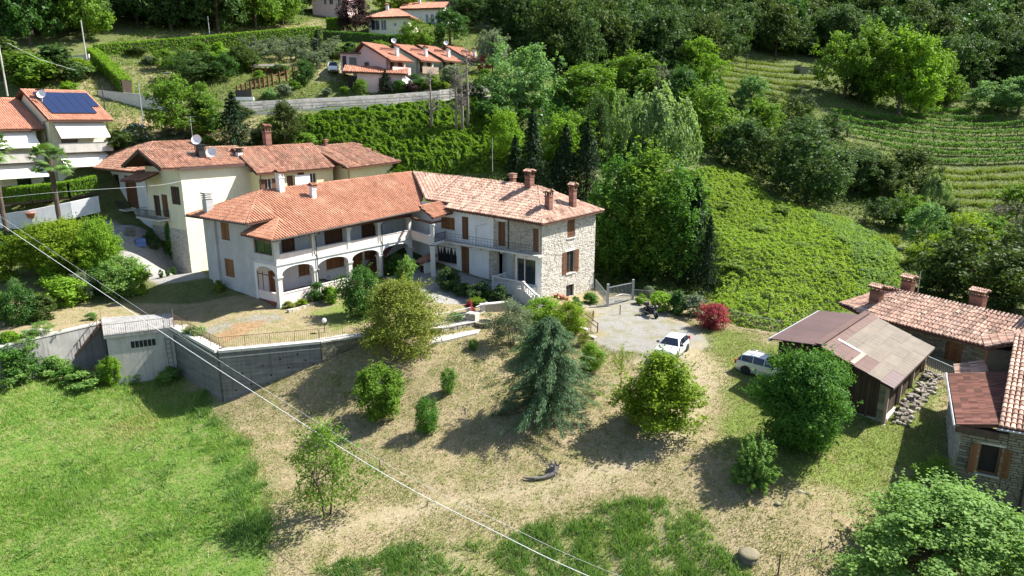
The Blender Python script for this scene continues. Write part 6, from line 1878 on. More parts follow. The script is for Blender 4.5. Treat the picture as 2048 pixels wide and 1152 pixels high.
def build_motorcycle():
    p = G(1302, 633)
    T = thing('motorcycle', 'black touring motorcycle standing on the drive by the flower bed', 'motorcycle', p, R(-62))
    def wheel(x):
        n, r, w = 20, .31, .13
        m = MB()
        for a in (0,):
            pass
        t = MB().lathe([(r * .72, -w / 2), (r, -w * .3), (r, w * .3), (r * .72, w / 2)], n)
        t.v = [(x + a, c, r + b) for a, b, c in t.v]
        o = t.build('wheel', M['tyre'], T, True)
        m.lathe([(.05, -.05), (.05, .05)], 8)
        for k in range(6): a = math.pi * k / 3; m.beam((0, 0, 0), (r * .75 * math.cos(a), r * .75 * math.sin(a), 0), .04, .03)
        m.v = [(x + a, c, r + b) for a, b, c in m.v]
        m.build('rim', M['rim'], o)
    wheel(.75); wheel(-.72)
    MB().tube([(.75, 0, .31), (.5, 0, .95)], .035, 6).tube([(.75, .09, .31), (.5, .09, .95)], .03, 6).tube([(.75, -.09, .31), (.5, -.09, .95)], .03, 6).build('fork', M['steel'], T)
    MB().tube([(.42, 0, .8), (.3, 0, .72), (-.3, 0, .68), (-.6, 0, .75)], [.12, .17, .16, .1], 8).tube([(.3, 0, .5), (-.2, 0, .4)], [.2, .22], 8).tube([(-.2, 0, .45), (-.72, 0, .31)], .06, 6).build('frame', M['black'], T, True)
    MB().tube([(.4, 0, .93), (.2, 0, .99), (-.1, 0, .9)], [.1, .19, .14], 10).build('fuel_tank', M['black'], T, True)
    MB().tube([(-.05, 0, .85), (-.35, 0, .84), (-.75, 0, .9)], [.12, .16, .12], 8).build('seat', M['black'], T, True)
    MB().tube([(.62, 0, .85), (.72, 0, 1.05), (.55, 0, 1.3)], [.12, .2, .14], 8).build('fairing', M['black'], T, True)
    MB().tube([(.42, -.42, 1.12), (.5, -.2, 1.08), (.5, .2, 1.08), (.42, .42, 1.12)], .022, 6).build('handlebar', M['steel'], T)
    for s in (-1, 1): MB().box(-.85, -.35, s * .22 - .1, s * .22 + .1, .5, .82).build('pannier', M['black'], T)
    MB().box(-1.0, -.62, -.22, .22, .95, 1.25).build('top_case', M['black'], T)
    MB().tube([(-.1, -.15, .35), (-.8, -.2, .4)], [.05, .07], 8).build('exhaust', M['steel'], T)
    MB().tube([(0, .1, .4), (.05, .35, 0)], .02, 5).build('side_stand', M['steel'], T)
build_motorcycle()

# ------------------------------------------------------------------ small things in the garden
def build_log():
    p = G(1092, 956)
    T = thing('tree_stump', 'weathered uprooted stump with a long grey root lying in the dry grass', 'stump', p, R(6), None, .85)
    MB().tube([(-1.75, .15, .1), (-1.45, -.05, .1), (-.9, -.2, .12), (-.3, -.2, .15), (.2, -.05, .2), (.55, .15, .3)], [.04, .09, .13, .12, .2, .26], 9).build('root', M['wood_grey'], T)
    rg = random.Random(3)
    m = MB().tube([(.4, .1, .05), (.65, .3, .35), (.8, .5, .7)], [.3, .38, .3], 9)
    for k in range(22):
        a, el = rg.uniform(0, 6.28), rg.uniform(-.2, 1.2)
        l = rg.uniform(.35, .75)
        d = (math.cos(a) * math.cos(el), math.sin(a) * math.cos(el), math.sin(el))
        c = (.7 + rg.uniform(-.2, .2), .4 + rg.uniform(-.2, .2), .5 + rg.uniform(-.2, .25))
        m.tube([c, tuple(c[i] + d[i] * l * .5 + rg.uniform(-.08, .08) for i in range(3)), tuple(c[i] + d[i] * l + rg.uniform(-.12, .12) for i in range(3))], [.13, .07, .015], 5)
    m.build('root_crown', M['wood_grey'], T)
build_log()
def rock(name, label, p, s, mat='stone', cat='rock', seed=1):
    rg = random.Random(seed)
    n = 8
    V = [(0, 0, s * .75)]
    rings = ((.55, .68), (.95, .35), (1.0, .05), (.9, -.2))
    for rr, z in rings:
        for k in range(n):
            a = 2 * math.pi * k / n
            V.append((s * rr * math.cos(a) * rg.uniform(.8, 1.15), s * rr * .8 * math.sin(a) * rg.uniform(.8, 1.15), s * z * rg.uniform(.85, 1.1)))
    F = [(0, 1 + k, 1 + (k + 1) % n) for k in range(n)]
    for i in range(3):
        for k in range(n): F.append((1 + i * n + k, 1 + (i + 1) * n + k, 1 + (i + 1) * n + (k + 1) % n, 1 + i * n + (k + 1) % n))
    tag(MB().add(V, F).build(name, M[mat], None, loc=p), label, cat)
rock('rock', 'grey rock lying alone in the dry grass right of the stump', G(1556, 1008), .2, 'stone_dark', 'rock', 2)
rock('rock', 'dark rock beside a smaller piece near the round tree shadow', G(1600, 985), .22, 'stone_dark', 'rock', 3)
rock('rock', 'small flat dark rock next to another near the round tree shadow', G(1614, 988), .15, 'stone_dark', 'rock', 4)
rock('rock', 'small brown stone at the edge of the trodden track', G(1419, 967), .18, 'stone_dark', 'rock', 5)
pw = G(1497, 1118)
T = thing('concrete_well', 'round weathered concrete well cover standing in the grass by the bank', 'well', pw)
MB().lathe([(.54, -.6), (.52, .29), (.45, .3)], 20).build('well_ring', M['mortar_dark'], T, True)
MB().lathe([(.56, .3), (.57, .38), (.3, .42), (.02, .43)], 20).build('well_lid', M['lid'], T, True)
for (a, b, h, lb) in ((760, 946, 1.0, 'dark wooden stake beneath the power cable'), (854, 1013, .35, 'short dark stake beside the trodden track'), (1556, 1150, 1.3, 'wooden fence stake at the bottom edge of the photo')):
    p = G(a, b)
    tag(MB().tube([(0, 0, -.2), (.02, 0, h)], [.05, .035], 6).build('wooden_stake', M['wood_dark'], None, loc=p), lb, 'stake')
pf = [G(1590, 1150), G(1640, 1112), G(1660, 1100)]
px_fence('mesh_fence', 'sagging wire fence running under the large maple at the bottom', pf, .85, 'wood_grey', .5, 3, bar=.01, rail=.012)

def pot(p, r, label, mat='terracotta_pot'):
    T = thing('flower_pot', label, 'pot', p)
    MB().lathe([(r * .65, 0), (r, r * 1.1), (r * 1.1, r * 1.15), (r * 1.1, r * 1.35), (r * .9, r * 1.36), (r * .85, r * 1.2), (.02, r * 1.2)], 14).build('pot_body', M[mat], T, True)
    return T
for (a, b, z, r, lb) in ((793, 550, .45, .3, 'terracotta pot with a bushy plant under the loggia stair'), (1112, 597, -.6, .28, 'terracotta pot left of another before the farmhouse end wall'), (1124, 598, -.6, .3, 'terracotta pot with flowers before the farmhouse end wall'), (1133, 600, -.7, .24, 'smaller terracotta pot nearest the farmhouse cellar window'), (62, 436, 6.0, .5, 'large terracotta tub by the white driveway wall')):
    p = at(a, b, Z=z)
    pot((p[0], p[1], hz(p[0], p[1]) if a != 62 else p[2]), r, lb)
# iron garden table and chairs in the loggia
def loggia_set():
    t = villa(6.7, 2.0, .55)
    T = thing('garden_table', 'round wrought iron table in the lower loggia', 'table', t)
    m = MB().lathe([(.45, .70), (.46, .72), (.45, .74)], 18); m.build('table_top', M['iron'], T)
    for k in range(3): a = 2.1 * k; MB().tube([(.08 * math.cos(a), .08 * math.sin(a), .7), (.05 * math.cos(a), .05 * math.sin(a), .35), (.35 * math.cos(a), .35 * math.sin(a), 0)], .02, 5).build('leg', M['iron'], T)
    for k, (dx, dy, lb) in enumerate(((-.85, .1, 'wrought iron chair left of the loggia table'), (.85, .2, 'wrought iron chair right of the loggia table'), (.1, .8, 'wrought iron chair behind the loggia table'))):
        p = villa(6.7 + dx, 2.0 + dy, .55)
        Cq = thing('garden_chair', lb, 'chair', p, R(54) + math.atan2(-dy, -dx) - R(90), 'loggia chairs')
        MB().lathe([(.21, .43), (.22, .45), (.21, .47)], 14).build('seat', M['iron'], Cq)
        for sx, sy in ((-1, -1), (1, -1), (-1, 1), (1, 1)): MB().tube([(.14 * sx, .14 * sy, .44), (.2 * sx, .2 * sy, 0)], .014, 5).build('leg', M['iron'], Cq)
        m = MB().tube([(.22 * math.cos(math.pi * q / 10), -.2, .5 + .45 * math.sin(math.pi * q / 10)) for q in range(11)], .014, 5); m.tube([(0, -.2, .45), (0, -.2, .95)], .01, 4); m.build('backrest', M['iron'], Cq)
loggia_set()
# left garden odds and ends
p = G(222, 553)
T = thing('garden_bench', 'pale stone bench under the small round tree in the left garden', 'bench', p, R(10))
MB().box(-.9, .9, -.25, .25, .38, .48).build('seat', M['concrete_pale'], T)
for x in (-.65, .65): MB().box(x - .12, x + .12, -.2, .2, 0, .38).build('leg', M['concrete_pale'], T)
p = G(250, 470)
for (a, b, col, lb) in ((283, 492, 'cloth_blue', 'blue cloth heaped on boxes by the yellow house door'), (262, 470, 'wood_grey', 'grey crates stacked by the yellow house wall')):
    p = G(a, b); T = thing('crate', lb, 'crate', p, R(30))
    for z in (0, .45): MB().box(-.5, .5, -.35, .35, z, z + .42).build('crate_box', M[col], T)
p = at(38, 372, Y=87)
T = thing('garden_parasol', 'white round garden table behind the clipped hedge', 'table', (p[0], p[1], p[2] - .8))
T.name = 'garden_table'
MB().lathe([(1.2, .75), (1.2, .8), (.02, .81)], 20).build('table_top', M['white_paint'], T); MB().tube([(0, 0, 0), (0, 0, .75)], .08, 8).build('leg', M['white_paint'], T)
# upper garden: shed, pool, log fence, gate
p = at(296, 165, Y=124)
T = thing('garden_shed', 'low shed with white sheet roof in the upper garden', 'shed', p, R(-5))
MB().box(0, 4.0, 0, 2.5, -.5, 1.5).build('shed_wall', M['wood_grey'], T); MB().slab([(-.3, -.4, 1.6), (4.4, -.4, 1.6), (4.4, 3, 2.1), (-.3, 3, 2.1)], .08).build('shed_roof', M['white_paint'], T)
MB().box(.4, 1.6, -.9, -.1, -.5, .6).build('water_tank', M['white_paint'], T)
p = at(1118, 162, Y=158)
T = thing('garden_pool', 'small blue round pool at the edge of the dark wood', 'pool', p)
MB().lathe([(1.2, -.5), (1.25, .6), (1.1, .62)], 20).build('pool_wall', M['blue_plastic'], T)
p = at(505, 150, Y=127)
T = thing('log_store', 'low open timber shelter in the upper garden', 'shelter', p, R(5))
MB().slab([(-.3, 0, 1.5), (5, 0, 1.5), (5, 2.4, 2.0), (-.3, 2.4, 2.0)], .1).build('shelter_roof', M['wood_grey'], T)
for x in (0, 2.3, 4.6): MB().box(x - .08, x + .08, .1, .26, -.5, 1.45).build('post', M['wood_brown'], T)
MB().box(0, 4.6, 1.6, 2.2, -.4, 1.3).build('stacked_wood', M['wood_brown'], T)
fp = [at(475, 190, Y=118), at(510, 178, Y=119.5), at(545, 165, Y=121.5), at(600, 148, Y=126)]
T = thing('post_fence', 'brown timber post fence climbing beside the upper lane', 'fence', fp[0])
for a, b in zip(fp[:-1], fp[1:]):
    for k in range(4):
        p = rel(fp[0], lerp(a, b, k / 4)); MB().box(p[0] - .14, p[0] + .14, p[1] - .14, p[1] + .14, p[2] - .5, p[2] + 1.5).build('post', M['wood_shutter'], T)
m = MB()
for a, b in zip(fp[:-1], fp[1:]):
    for h in (.4, 1.1): m.beam(Vector(rel(fp[0], a)) + Vector((0, 0, h)), Vector(rel(fp[0], b)) + Vector((0, 0, h)), .08, .14)
m.build('rail', M['wood_brown'], T)
p = at(472, 197, Y=115)
T = thing('metal_gate', 'dark metal gate on white base at the start of the upper lane', 'gate', p)
MB().box(0, 2.6, -.05, .05, .25, 1.3).build('gate_panel', M['iron'], T); MB().box(-.2, 2.9, -.15, .15, -.3, .22).build('gate_base', M['white_paint'], T)
# ruined hut and terrace walls on the slope
p = at(1600, 150, Y=199)
T = thing('ruined_hut', 'roofless dark stone hut on the terraced slope', 'ruin', p, R(5))
m = MB().box(0, 4.8, 0, .5, -1, 2.2); m.box(5.2, 6.0, 0, .5, -1, 1.6); m.box(0, .5, .5, 4, -1, 2.8); m.box(5.5, 6, .5, 4, -1, 2.4); m.box(.5, 5.5, 3.5, 4, -1, 2.0)
m.build('hut_wall', M['stone_dark'], T)
MB().box(2.2, 3.0, -.02, -.001, .4, 1.4).build('window_hole', M['wall_yellow'], T)

p = at(650, 668, Z=-.4)
T = thing('garden_lamp', 'white globe lamp on a dark post behind the terrace railing', 'lamp', p)
MB().tube([(0, 0, -.1), (0, 0, 1.0)], .035, 7).build('lamp_post', M['iron'], T)
MB().lathe([(.02, 1.0), (.12, 1.03), (.19, 1.15), (.2, 1.22), (.17, 1.34), (.08, 1.42), (.01, 1.43)], 14).build('globe', M['white_paint'], T, True)
pb = villa(-.2, -.6)
T = thing('flower_bed', 'low stone edging of the flower bed under the arcade', 'flower bed', (pb[0], pb[1], hz(pb[0], pb[1])), VAng)
_r = random.Random(8)
for k in range(15):
    x = k * .42
    q = villa(-.2 + x, -1.25)
    dz = hz(q[0], q[1]) - hz(pb[0], pb[1])
    MB().box(x, x + .38, -.95 + _r.uniform(-.05, .05), -.65, dz - .1, dz + .22 + _r.uniform(-.05, .06)).build('edging_stone', M['stone'], T)

# ------------------------------------------------------------------ vegetation: generators
def env_r(kind, h):
    if kind == 'round': return np.sqrt(np.clip(1 - (2 * h - 1) ** 2, 0, 1))
    if kind == 'dome': return np.sqrt(np.clip(1 - h ** 2, 0, 1)) * (.75 + .25 * np.minimum(h * 6, 1))
    if kind == 'egg': return np.sqrt(np.clip(1 - (2 * h ** .75 - 1) ** 2, 0, 1))
    if kind == 'barrel': return np.sqrt(np.clip(1 - np.abs(2 * h - 1) ** 3.2, 0, 1)) * (.86 + .14 * np.minimum(h * 3, 1))
    if kind == 'cone': return (1 - h) * .95 + .05
    if kind == 'column': return np.clip(np.minimum(h * 6, (1 - h) * 5), 0, 1) ** .5
    return np.ones_like(h)
def crown_mesh(name, n, L, seed, nclump=40, z0=.25, kind='round', cr=(.20, .36), up=.25, out=.35, rand=.5, W=.62, shell=.4, rx=.5, droop=.12, fine=1.0, spread=1.0, sub=0, asp=1.0, sprig=.09):
    rg = np.random.default_rng(seed)
    h = rg.random(nclump) ** .9
    e = env_r(kind, h)
    a = rg.random(nclump) * 2 * math.pi
    rr = e * rx * np.sqrt(rg.random(nclump) * (1 - shell) + shell) * .78 * rg.uniform(.72, 1.2, nclump) * (1 + .16 * np.sin(3 * a + seed) + .1 * np.sin(5 * a + 2 * seed))
    cz = z0 + (1 - z0) * (.08 + .84 * h)
    Cc = np.stack([rr * np.cos(a), rr * np.sin(a), cz], 1)
    R0 = rx * rg.uniform(*cr, nclump)
    if sub:                                                    # smaller tufts on the clumps
        ds = unit(rg.normal(size=(nclump, sub, 3)) + np.array([0, 0, .2]))
        C2 = (Cc[:, None, :] + ds * R0[:, None, None] * .8).reshape(-1, 3)
        R2 = np.repeat(R0, sub) * rg.uniform(.3, .5, nclump * sub)
        Cc2, R0b = C2, R2
    else: Cc2, R0b = Cc, R0
    idx = rg.choice(len(Cc2), n, p=R0b ** 2 / (R0b ** 2).sum())
    d = unit(rg.normal(size=(n, 3)) + np.array([0, 0, .25]))
    rad = R0b[idx][:, None] * (.45 + .55 * rg.random((n, 1)) ** .6) * spread
    P = Cc2[idx] + d * rad * np.array([1, 1, .82])
    P += rg.normal(size=(n, 3)) * (R0b[idx] * .2)[:, None]
    ks = int(n * sprig) // 14 * 14
    if ks:                                                     # loose shoots that break the outline
        ns = ks // 14
        c = rg.integers(0, nclump, ns)
        ds = unit(rg.normal(size=(ns, 3)) + .9 * unit(Cc[c] - np.array([0, 0, z0 + .4 * (1 - z0)])) + np.array([0, 0, .45]))
        t = np.tile(np.linspace(.1, 1, 14), (ns, 1))
        ln = (rx * rg.uniform(.12, .34, ns))[:, None]
        P[:ks] = ((Cc[c] + ds * (R0[c] * .85)[:, None])[:, None, :] + ds[:, None, :] * (t * ln)[..., None] + rg.normal(size=(ns, 14, 3)) * L * .4).reshape(-1, 3)
    P[:, 2] = np.maximum(P[:, 2], .01 + .03 * rg.random(n))
    P = P * np.array([1, 1, asp]); Cc = Cc * np.array([1, 1, asp])
    outw = unit(P - np.array([0, 0, asp * (z0 + (1 - z0) * .4)]))
    N = unit(.6 * d + out * outw + rand * rg.normal(size=(n, 3)) + np.array([0, 0, up]))
    Ls = L * rg.uniform(.65, 1.35, n)
    cl = rg.normal(size=len(Cc2))
    rnd = np.clip(.5 + .14 * cl[idx] + .2 * rg.normal(size=n), 0, 1)
    Q = leaf_quads(P, N, Ls, Ls * W, droop)
    return Q, rnd, Cc
def trunk_mb(Cc, z0, r=.03, seed=1, limbs=9, n=7, multi=1, lean=0.0, asp=1.0):
    rg = random.Random(seed)
    m = MB()
    idx = list(range(len(Cc))); rg.shuffle(idx)
    for q in range(multi):
        a = 2 * math.pi * q / max(multi, 1)
        bx, by = (.035 * math.cos(a), .035 * math.sin(a)) if multi > 1 else (0, 0)
        top = (bx * 4 + lean * .5 + rg.uniform(-.03, .03), by * 4 + rg.uniform(-.03, .03), z0 + (asp - z0) * .45)
        mid = (bx * 1.8 + lean * .2 + rg.uniform(-.015, .015), by * 1.8, top[2] * .5)
        rr = r / math.sqrt(multi)
        m.tube([(bx, by, -.02), (bx * 1.1, by * 1.1, .03), mid, top], [rr * 1.5, rr * 1.05, rr * .85, rr * .5], n)
        for k in idx[q::multi][:limbs // multi]:
            c = Cc[k]
            t = rg.uniform(.3, .95)
            s = [mid[i] * (1 - t) + top[i] * t for i in range(3)]
            e = [s[i] * .5 + c[i] * .5 + rg.uniform(-.03, .03) for i in range(3)]
            m.tube([s, e, tuple(c)], [rr * .5, rr * .33, rr * .12], 5, cap=False)
    return m
PROTO = {}
ASP = {}
def proto(key, leaf, bark='bark', n=3500, L=.07, seed=1, nclump=36, z0=.25, kind='round', trunk=.03, multi=1, limbs=9, lean=0, **k):
    Q, rnd, Cc = crown_mesh(key, n, L, seed, nclump, z0, kind, **k)
    cm = quads_mesh('crown', Q, rnd, LF[leaf])
    tm = trunk_mb(Cc, z0 * k.get('asp', 1.0), trunk, seed, limbs, multi=multi, lean=lean, asp=k.get('asp', 1.0)).mesh('trunk', M[bark]) if trunk else None
    PROTO[key] = (cm, tm)
    ASP[key] = k.get('asp', 1.0)
for i in range(6):
    proto('forest%d' % i, 'forest', n=8000, L=.042, seed=20 + i, nclump=44 + 4 * i, z0=.08, kind=('round', 'egg', 'dome')[i % 3], cr=(.22, .40), limbs=6, sub=5, rand=.5, trunk=.022)
for i in range(5):
    proto('mid%d' % i, 'bright', n=9500, L=.036, seed=40 + i, nclump=50 + 5 * i, z0=.06, kind=('round', 'egg', 'dome', 'egg', 'round')[i], cr=(.18, .34), limbs=9, sub=6, trunk=.025, rand=.6)
for i in range(3):
    proto('tall%d' % i, 'forest', n=13000, L=.042, seed=140 + i, nclump=90, z0=.03, kind=('egg', 'barrel', 'egg')[i], cr=(.2, .36), limbs=12, sub=6, trunk=.03, rand=.6, asp=2.0)
for i in range(4):
    proto('bush%d' % i, 'hedge_dark', n=3600, L=.075, seed=60 + i, nclump=26, z0=.0, kind=('dome', 'barrel', 'dome', 'barrel')[i], cr=(.24, .4), trunk=.02, limbs=6, multi=3, sub=0)
for i in range(2):
    proto('loose%d' % i, 'olive', n=3800, L=.05, seed=70 + i, nclump=22, z0=.2, kind='round', cr=(.22, .4), trunk=.03, limbs=9, multi=2, sub=6, rand=.8)
def willow_mesh(n, seed):
    rg = np.random.default_rng(seed)
    ns = 320
    a = rg.random(ns) * 2 * math.pi; h = .35 + .62 * rg.random(ns) ** .7
    r = .46 * np.sqrt(np.clip(1 - ((h - .55) / .5) ** 2, .05, 1)) * np.sqrt(rg.random(ns) * .6 + .4) * (1 + .25 * np.sin(3 * a + 1) + .18 * np.sin(5 * a))
    h = h * (1 + .12 * np.sin(2 * a + .6) + .1 * np.sin(5 * a + 2))
    k = n // ns
    t = rg.random((ns, k))
    ln = (.12 + .25 * rg.random(ns))[:, None]
    X = (r * np.cos(a))[:, None] * (1 + .12 * t) + .02 * rg.normal(size=(ns, k))
    Y = (r * np.sin(a))[:, None] * (1 + .12 * t) + .02 * rg.normal(size=(ns, k))
    Z = np.maximum(h[:, None] - t * ln, .02) + .01 * rg.normal(size=(ns, k))
    P = np.stack([X, Y, Z], -1).reshape(-1, 3)
    N = unit(unit(P - np.array([0, 0, .45])) + .5 * rg.normal(size=P.shape) + np.array([0, 0, .2]))
    al = np.tile(np.array([[0, 0, -1.0]]), (len(P), 1))
    rnd = np.clip(.5 + .15 * np.repeat(rg.normal(size=ns), k) + .18 * rg.normal(size=len(P)), 0, 1)
    L = .05 * rg.uniform(.7, 1.4, len(P))
    return leaf_quads(P, N, L, L * .4, .1, al), rnd, np.stack([r * np.cos(a) * .8, r * np.sin(a) * .8, h], 1)[:20]
Q, rn, Cc = willow_mesh(9600, 3)
PROTO['willow'] = (quads_mesh('crown', Q, rn, LF['pale']), trunk_mb(Cc, .25, .03, 3, 10).mesh('trunk', M['bark']))
def conifer_mesh(n, seed, L=.055, W=.3, layers=22, per=9, tip=.02, droop=.25, r0=.42, z0=.04, tuft=.05, power=.9, ragged=.22):
    rg = np.random.default_rng(seed)
    P, N, al, rn = [], [], [], []
    nb = layers * per
    m = max(4, n // nb)
    br = []
    for i in range(layers):
        f = i / (layers - 1)
        zz = z0 + (.97 - z0) * f
        rr = r0 * (1 - f) ** power + tip
        for k in range(per):
            a = 2 * math.pi * (k / per) + i * 2.4 + rg.normal() * .18
            ln = rr * (1 + ragged * rg.normal())
            ln = max(ln, .02)
            t = rg.random(m) ** .75
            dz = -droop * ln * t ** 1.6 + .10 * ln * t
            wid = tuft * (1.1 - .75 * t) * min(1, ln / .18)
            off = rg.normal(size=(m, 3)) * np.stack([wid, wid, wid * .5], 1)
            x, y = math.cos(a), math.sin(a)
            p = np.stack([x * ln * t, y * ln * t, zz + dz], 1) + off
            P.append(p)
            N.append(unit(np.array([x * .35, y * .35, .9]) + .45 * rg.normal(size=(m, 3))))
            al.append(np.tile(np.array([x, y, -.55]), (m, 1)) + .5 * off / np.maximum(tuft, 1e-6))
            rn.append(np.clip(.42 + .2 * rg.normal(size=m) + .25 * (t - .5) + .12 * rg.normal(), 0, 1))
            br.append(((0, 0, zz), (x * ln * .85, y * ln * .85, zz - droop * ln * .7)))
    P, N, al, rn = np.concatenate(P), np.concatenate(N), np.concatenate(al), np.concatenate(rn)
    Ls = L * rg.uniform(.6, 1.3, len(P))
    Q = leaf_quads(P, N, Ls, Ls * W, .15, al)
    m = MB().tube([(0, 0, -.03), (0, 0, .3), (0, 0, .96)], [.024, .018, .004], 8)
    for s, e in br[::2]: m.tube([s, e], [.006, .002], 4, cap=False)
    return Q, rn, m
for i in range(2):
    Q, rn, m = conifer_mesh(5200, 5 + i, L=.05, W=.34, layers=20, per=8, r0=.36 + .08 * i, tuft=.05)
    PROTO['spruce%d' % i] = (quads_mesh('crown', Q, rn, LF['spruce']), m.mesh('trunk', M['bark']))

def put_mat(o, mat):
    o.material_slots[0].link = 'OBJECT'
    o.material_slots[0].material = mat
def plant(key, label, cat, base, w, h, leaf=None, rz=None, group=None, name=None, bark=None, d=None):
    """a tree or bush: trunk and crown parts from a shared pattern, scaled to its own size"""
    if key.startswith('mid') and h / w > 1.45: key = 'tall%d' % (int(key[3]) % 3)
    cm, tm = PROTO[key]
    h = h / ASP.get(key, 1.0)
    if key[:3] in ('mid', 'tal'): w = w * 1.22
    T = thing(name or cat.replace(' ', '_'), label, cat, (base[0], base[1], base[2] - .02), random.uniform(0, 6.28) if rz is None else rz, group)
    sc = (w, d or w, h)
    if tm is not None:
        t = put('trunk', tm, T, scale=sc)
        if bark: put_mat(t, M[bark])
    c = put('crown', cm, T, scale=sc)
    if leaf: put_mat(c, LF[leaf])
    return T
def plant_px(key, label, cat, px, pb, pt, wpx, leaf=None, Y=None, group=None, name=None, bark=None, rz=None):
    """size and place from where its foot and top stand in the photograph"""
    b = G(px, pb)
    top = at(px, pt, Y=b[1])
    dep = b[1] * CT - (b[2] - CAM_H) * ST
    return plant(key, label, cat, b, wpx / FPX * dep, max(top[2] - b[2], .3), leaf, rz, group, name, bark)

# ------------------------------------------------------------------ garden plants, each as it stands in the photograph
def near_tree(key, leaf, n, L, seed, **k):
    proto(key, leaf, n=n, L=L, seed=seed, **k)
near_tree('round_big', 'hedge_dark', 46000, .026, 101, nclump=240, z0=-.04, kind='barrel', cr=(.13, .23), shell=.5, trunk=.022, limbs=12, up=.3, rand=.45)
near_tree('maple', 'fresh', 60000, .0155, 102, nclump=300, z0=.0, kind='dome', cr=(.06, .15), shell=.45, trunk=.025, limbs=30, up=.35, rand=.55, W=.8)
near_tree('persimmon', 'yellow', 19000, .030, 113, nclump=120, z0=.02, kind='dome', cr=(.14, .25), shell=.25, trunk=.022, limbs=18, multi=3, up=.3)
near_tree('golden', 'gold', 26000, .0205, 104, nclump=170, z0=.03, kind='dome', cr=(.12, .24), shell=.35, trunk=.025, limbs=22, multi=3, rand=.7)
near_tree('shrub_fresh', 'bright', 11000, .043, 105, nclump=90, z0=.0, kind='barrel', cr=(.15, .26), shell=.55, trunk=.02, multi=3, up=.35)
near_tree('shrub_fine', 'hedge_dark', 9000, .042, 106, nclump=80, z0=.0, kind='barrel', cr=(.2, .32), shell=.5, trunk=.02, multi=3)
near_tree('thin_tree', 'bright', 3800, .034, 107, nclump=46, z0=.12, kind='egg', cr=(.14, .26), shell=.2, trunk=.017, limbs=30, multi=2, rand=.8, spread=1.25, W=.45)
near_tree('feathery', 'olive', 9000, .035, 108, nclump=44, z0=.1, kind='egg', cr=(.16, .30), shell=.3, trunk=.02, limbs=20, multi=4, rand=.9, W=.35)
near_tree('sapling', 'yellow', 400, .06, 109, nclump=10, z0=.35, kind='egg', cr=(.2, .35), shell=.1, trunk=.02, limbs=8, rand=.9)
near_tree('twiggy', 'bright', 5500, .036, 110, nclump=44, z0=.0, kind='egg', cr=(.12, .24), shell=.4, trunk=.015, limbs=20, multi=4, rand=.7, W=.4)
def spiky_mesh(n, seed):
    rg = np.random.default_rng(seed)
    ns = 150
    a = rg.random(ns) * 6.283; el = np.arccos(rg.random(ns) * .98)
    d = np.stack([np.sin(el) * np.cos(a), np.sin(el) * np.sin(a), np.cos(el)], 1)
    k = n // ns
    t = rg.random((ns, k)) ** .6
    ln = (.42 + .14 * rg.random(ns))[:, None]
    P = (d[:, None, :] * (t * ln)[..., None] * np.array([1, 1, 1.75])).reshape(-1, 3) + .018 * rg.normal(size=(ns * k, 3))
    P[:, 2] = np.abs(P[:, 2]) + .02
    dd = np.repeat(d, k, 0)
    N = unit(.5 * dd + .6 * rg.normal(size=P.shape) + np.array([0, 0, .35]))
    L = .062 * rg.uniform(.6, 1.3, len(P))
    return leaf_quads(P, N, L, L * .45, .1, dd), np.clip(.5 + .2 * rg.normal(size=len(P)), 0, 1)
Q, rn = spiky_mesh(10500, 4)
PROTO['spiky'] = (quads_mesh('crown', Q, rn, LF['fresh']), None)

# blue-green cedar, the centre of the garden
Q, rn, m = conifer_mesh(60000, 9, L=.036, W=.19, layers=30, per=8, r0=.5, tuft=.042, droop=.34, ragged=.34, power=.5, z0=.10)
PROTO['cedar'] = (quads_mesh('crown', Q, rn, LF['cedar']), m.mesh('trunk', M['bark']))
plant_px('cedar', 'blue green cedar with drooping branches in the middle of the garden', 'cedar tree', 1094, 828, 628, 182)
plant_px('round_big', 'large dense dark green round tree in front of the timber barn', 'tree', 1598, 896, 702, 186, name='laurel_tree')
plant_px('spiky', 'small fresh green bush with upright shoots left of the round tree', 'bush', 1508, 966, 862, 96)
plant_px('persimmon', 'yellow green spreading tree in front of the pale compact car', 'tree', 1318, 856, 706, 196, name='persimmon_tree')
plant_px('sapling', 'thin bare stemmed sapling left of the yellow green spreading tree', 'sapling', 1241, 778, 690, 40)
plant_px('golden', 'large tree with golden yellow foliage above the stone wall arch', 'tree', 803, 712, 556, 205, name='golden_tree')
plant_px('shrub_fine', 'dark green young tree standing on the lawn before the arcade', 'tree', 723, 632, 538, 90, 'deep', name='young_tree')
plant_px('shrub_fresh', 'tall bright green shrub on the dry slope below the retaining wall', 'shrub', 757, 838, 728, 108)
plant_px('shrub_fine', 'small dense round bush right of the tall bright shrub', 'bush', 854, 868, 800, 56)
plant_px('shrub_fresh', 'little fresh green shrub alone on the dry slope', 'shrub', 898, 786, 736, 36, 'fresh')
plant_px('shrub_fresh', 'tiny seedling shrub near the foot of the concrete ramp', 'shrub', 946, 700, 678, 22, 'fresh')
plant_px('thin_tree', 'sparse thin fruit tree leaning over the dry grass at the meadow edge', 'tree', 655, 1032, 848, 185, name='fruit_tree')
plant_px('maple', 'big bright maple crown in the bottom right corner', 'maple tree', 1885, 1185, 985, 450)
plant_px('twiggy', 'tall twiggy bush between the maple and the dark stone house', 'bush', 1868, 1010, 916, 120)
plant_px('feathery', 'grey green feathery shrub left of the cedar top', 'shrub', 1022, 692, 600, 100)
plant_px('shrub_fine', 'bright green clipped shrub below the balustrade stair', 'shrub', 1085, 652, 598, 84, 'hedge')
plant_px('shrub_fine', 'yellowish clipped shrub beside the wooden handrail', 'shrub', 1138, 668, 608, 74, 'yellow')
plant_px('shrub_fine', 'dark green rounded shrub behind the cedar flank', 'shrub', 1068, 724, 672, 66, 'deep')
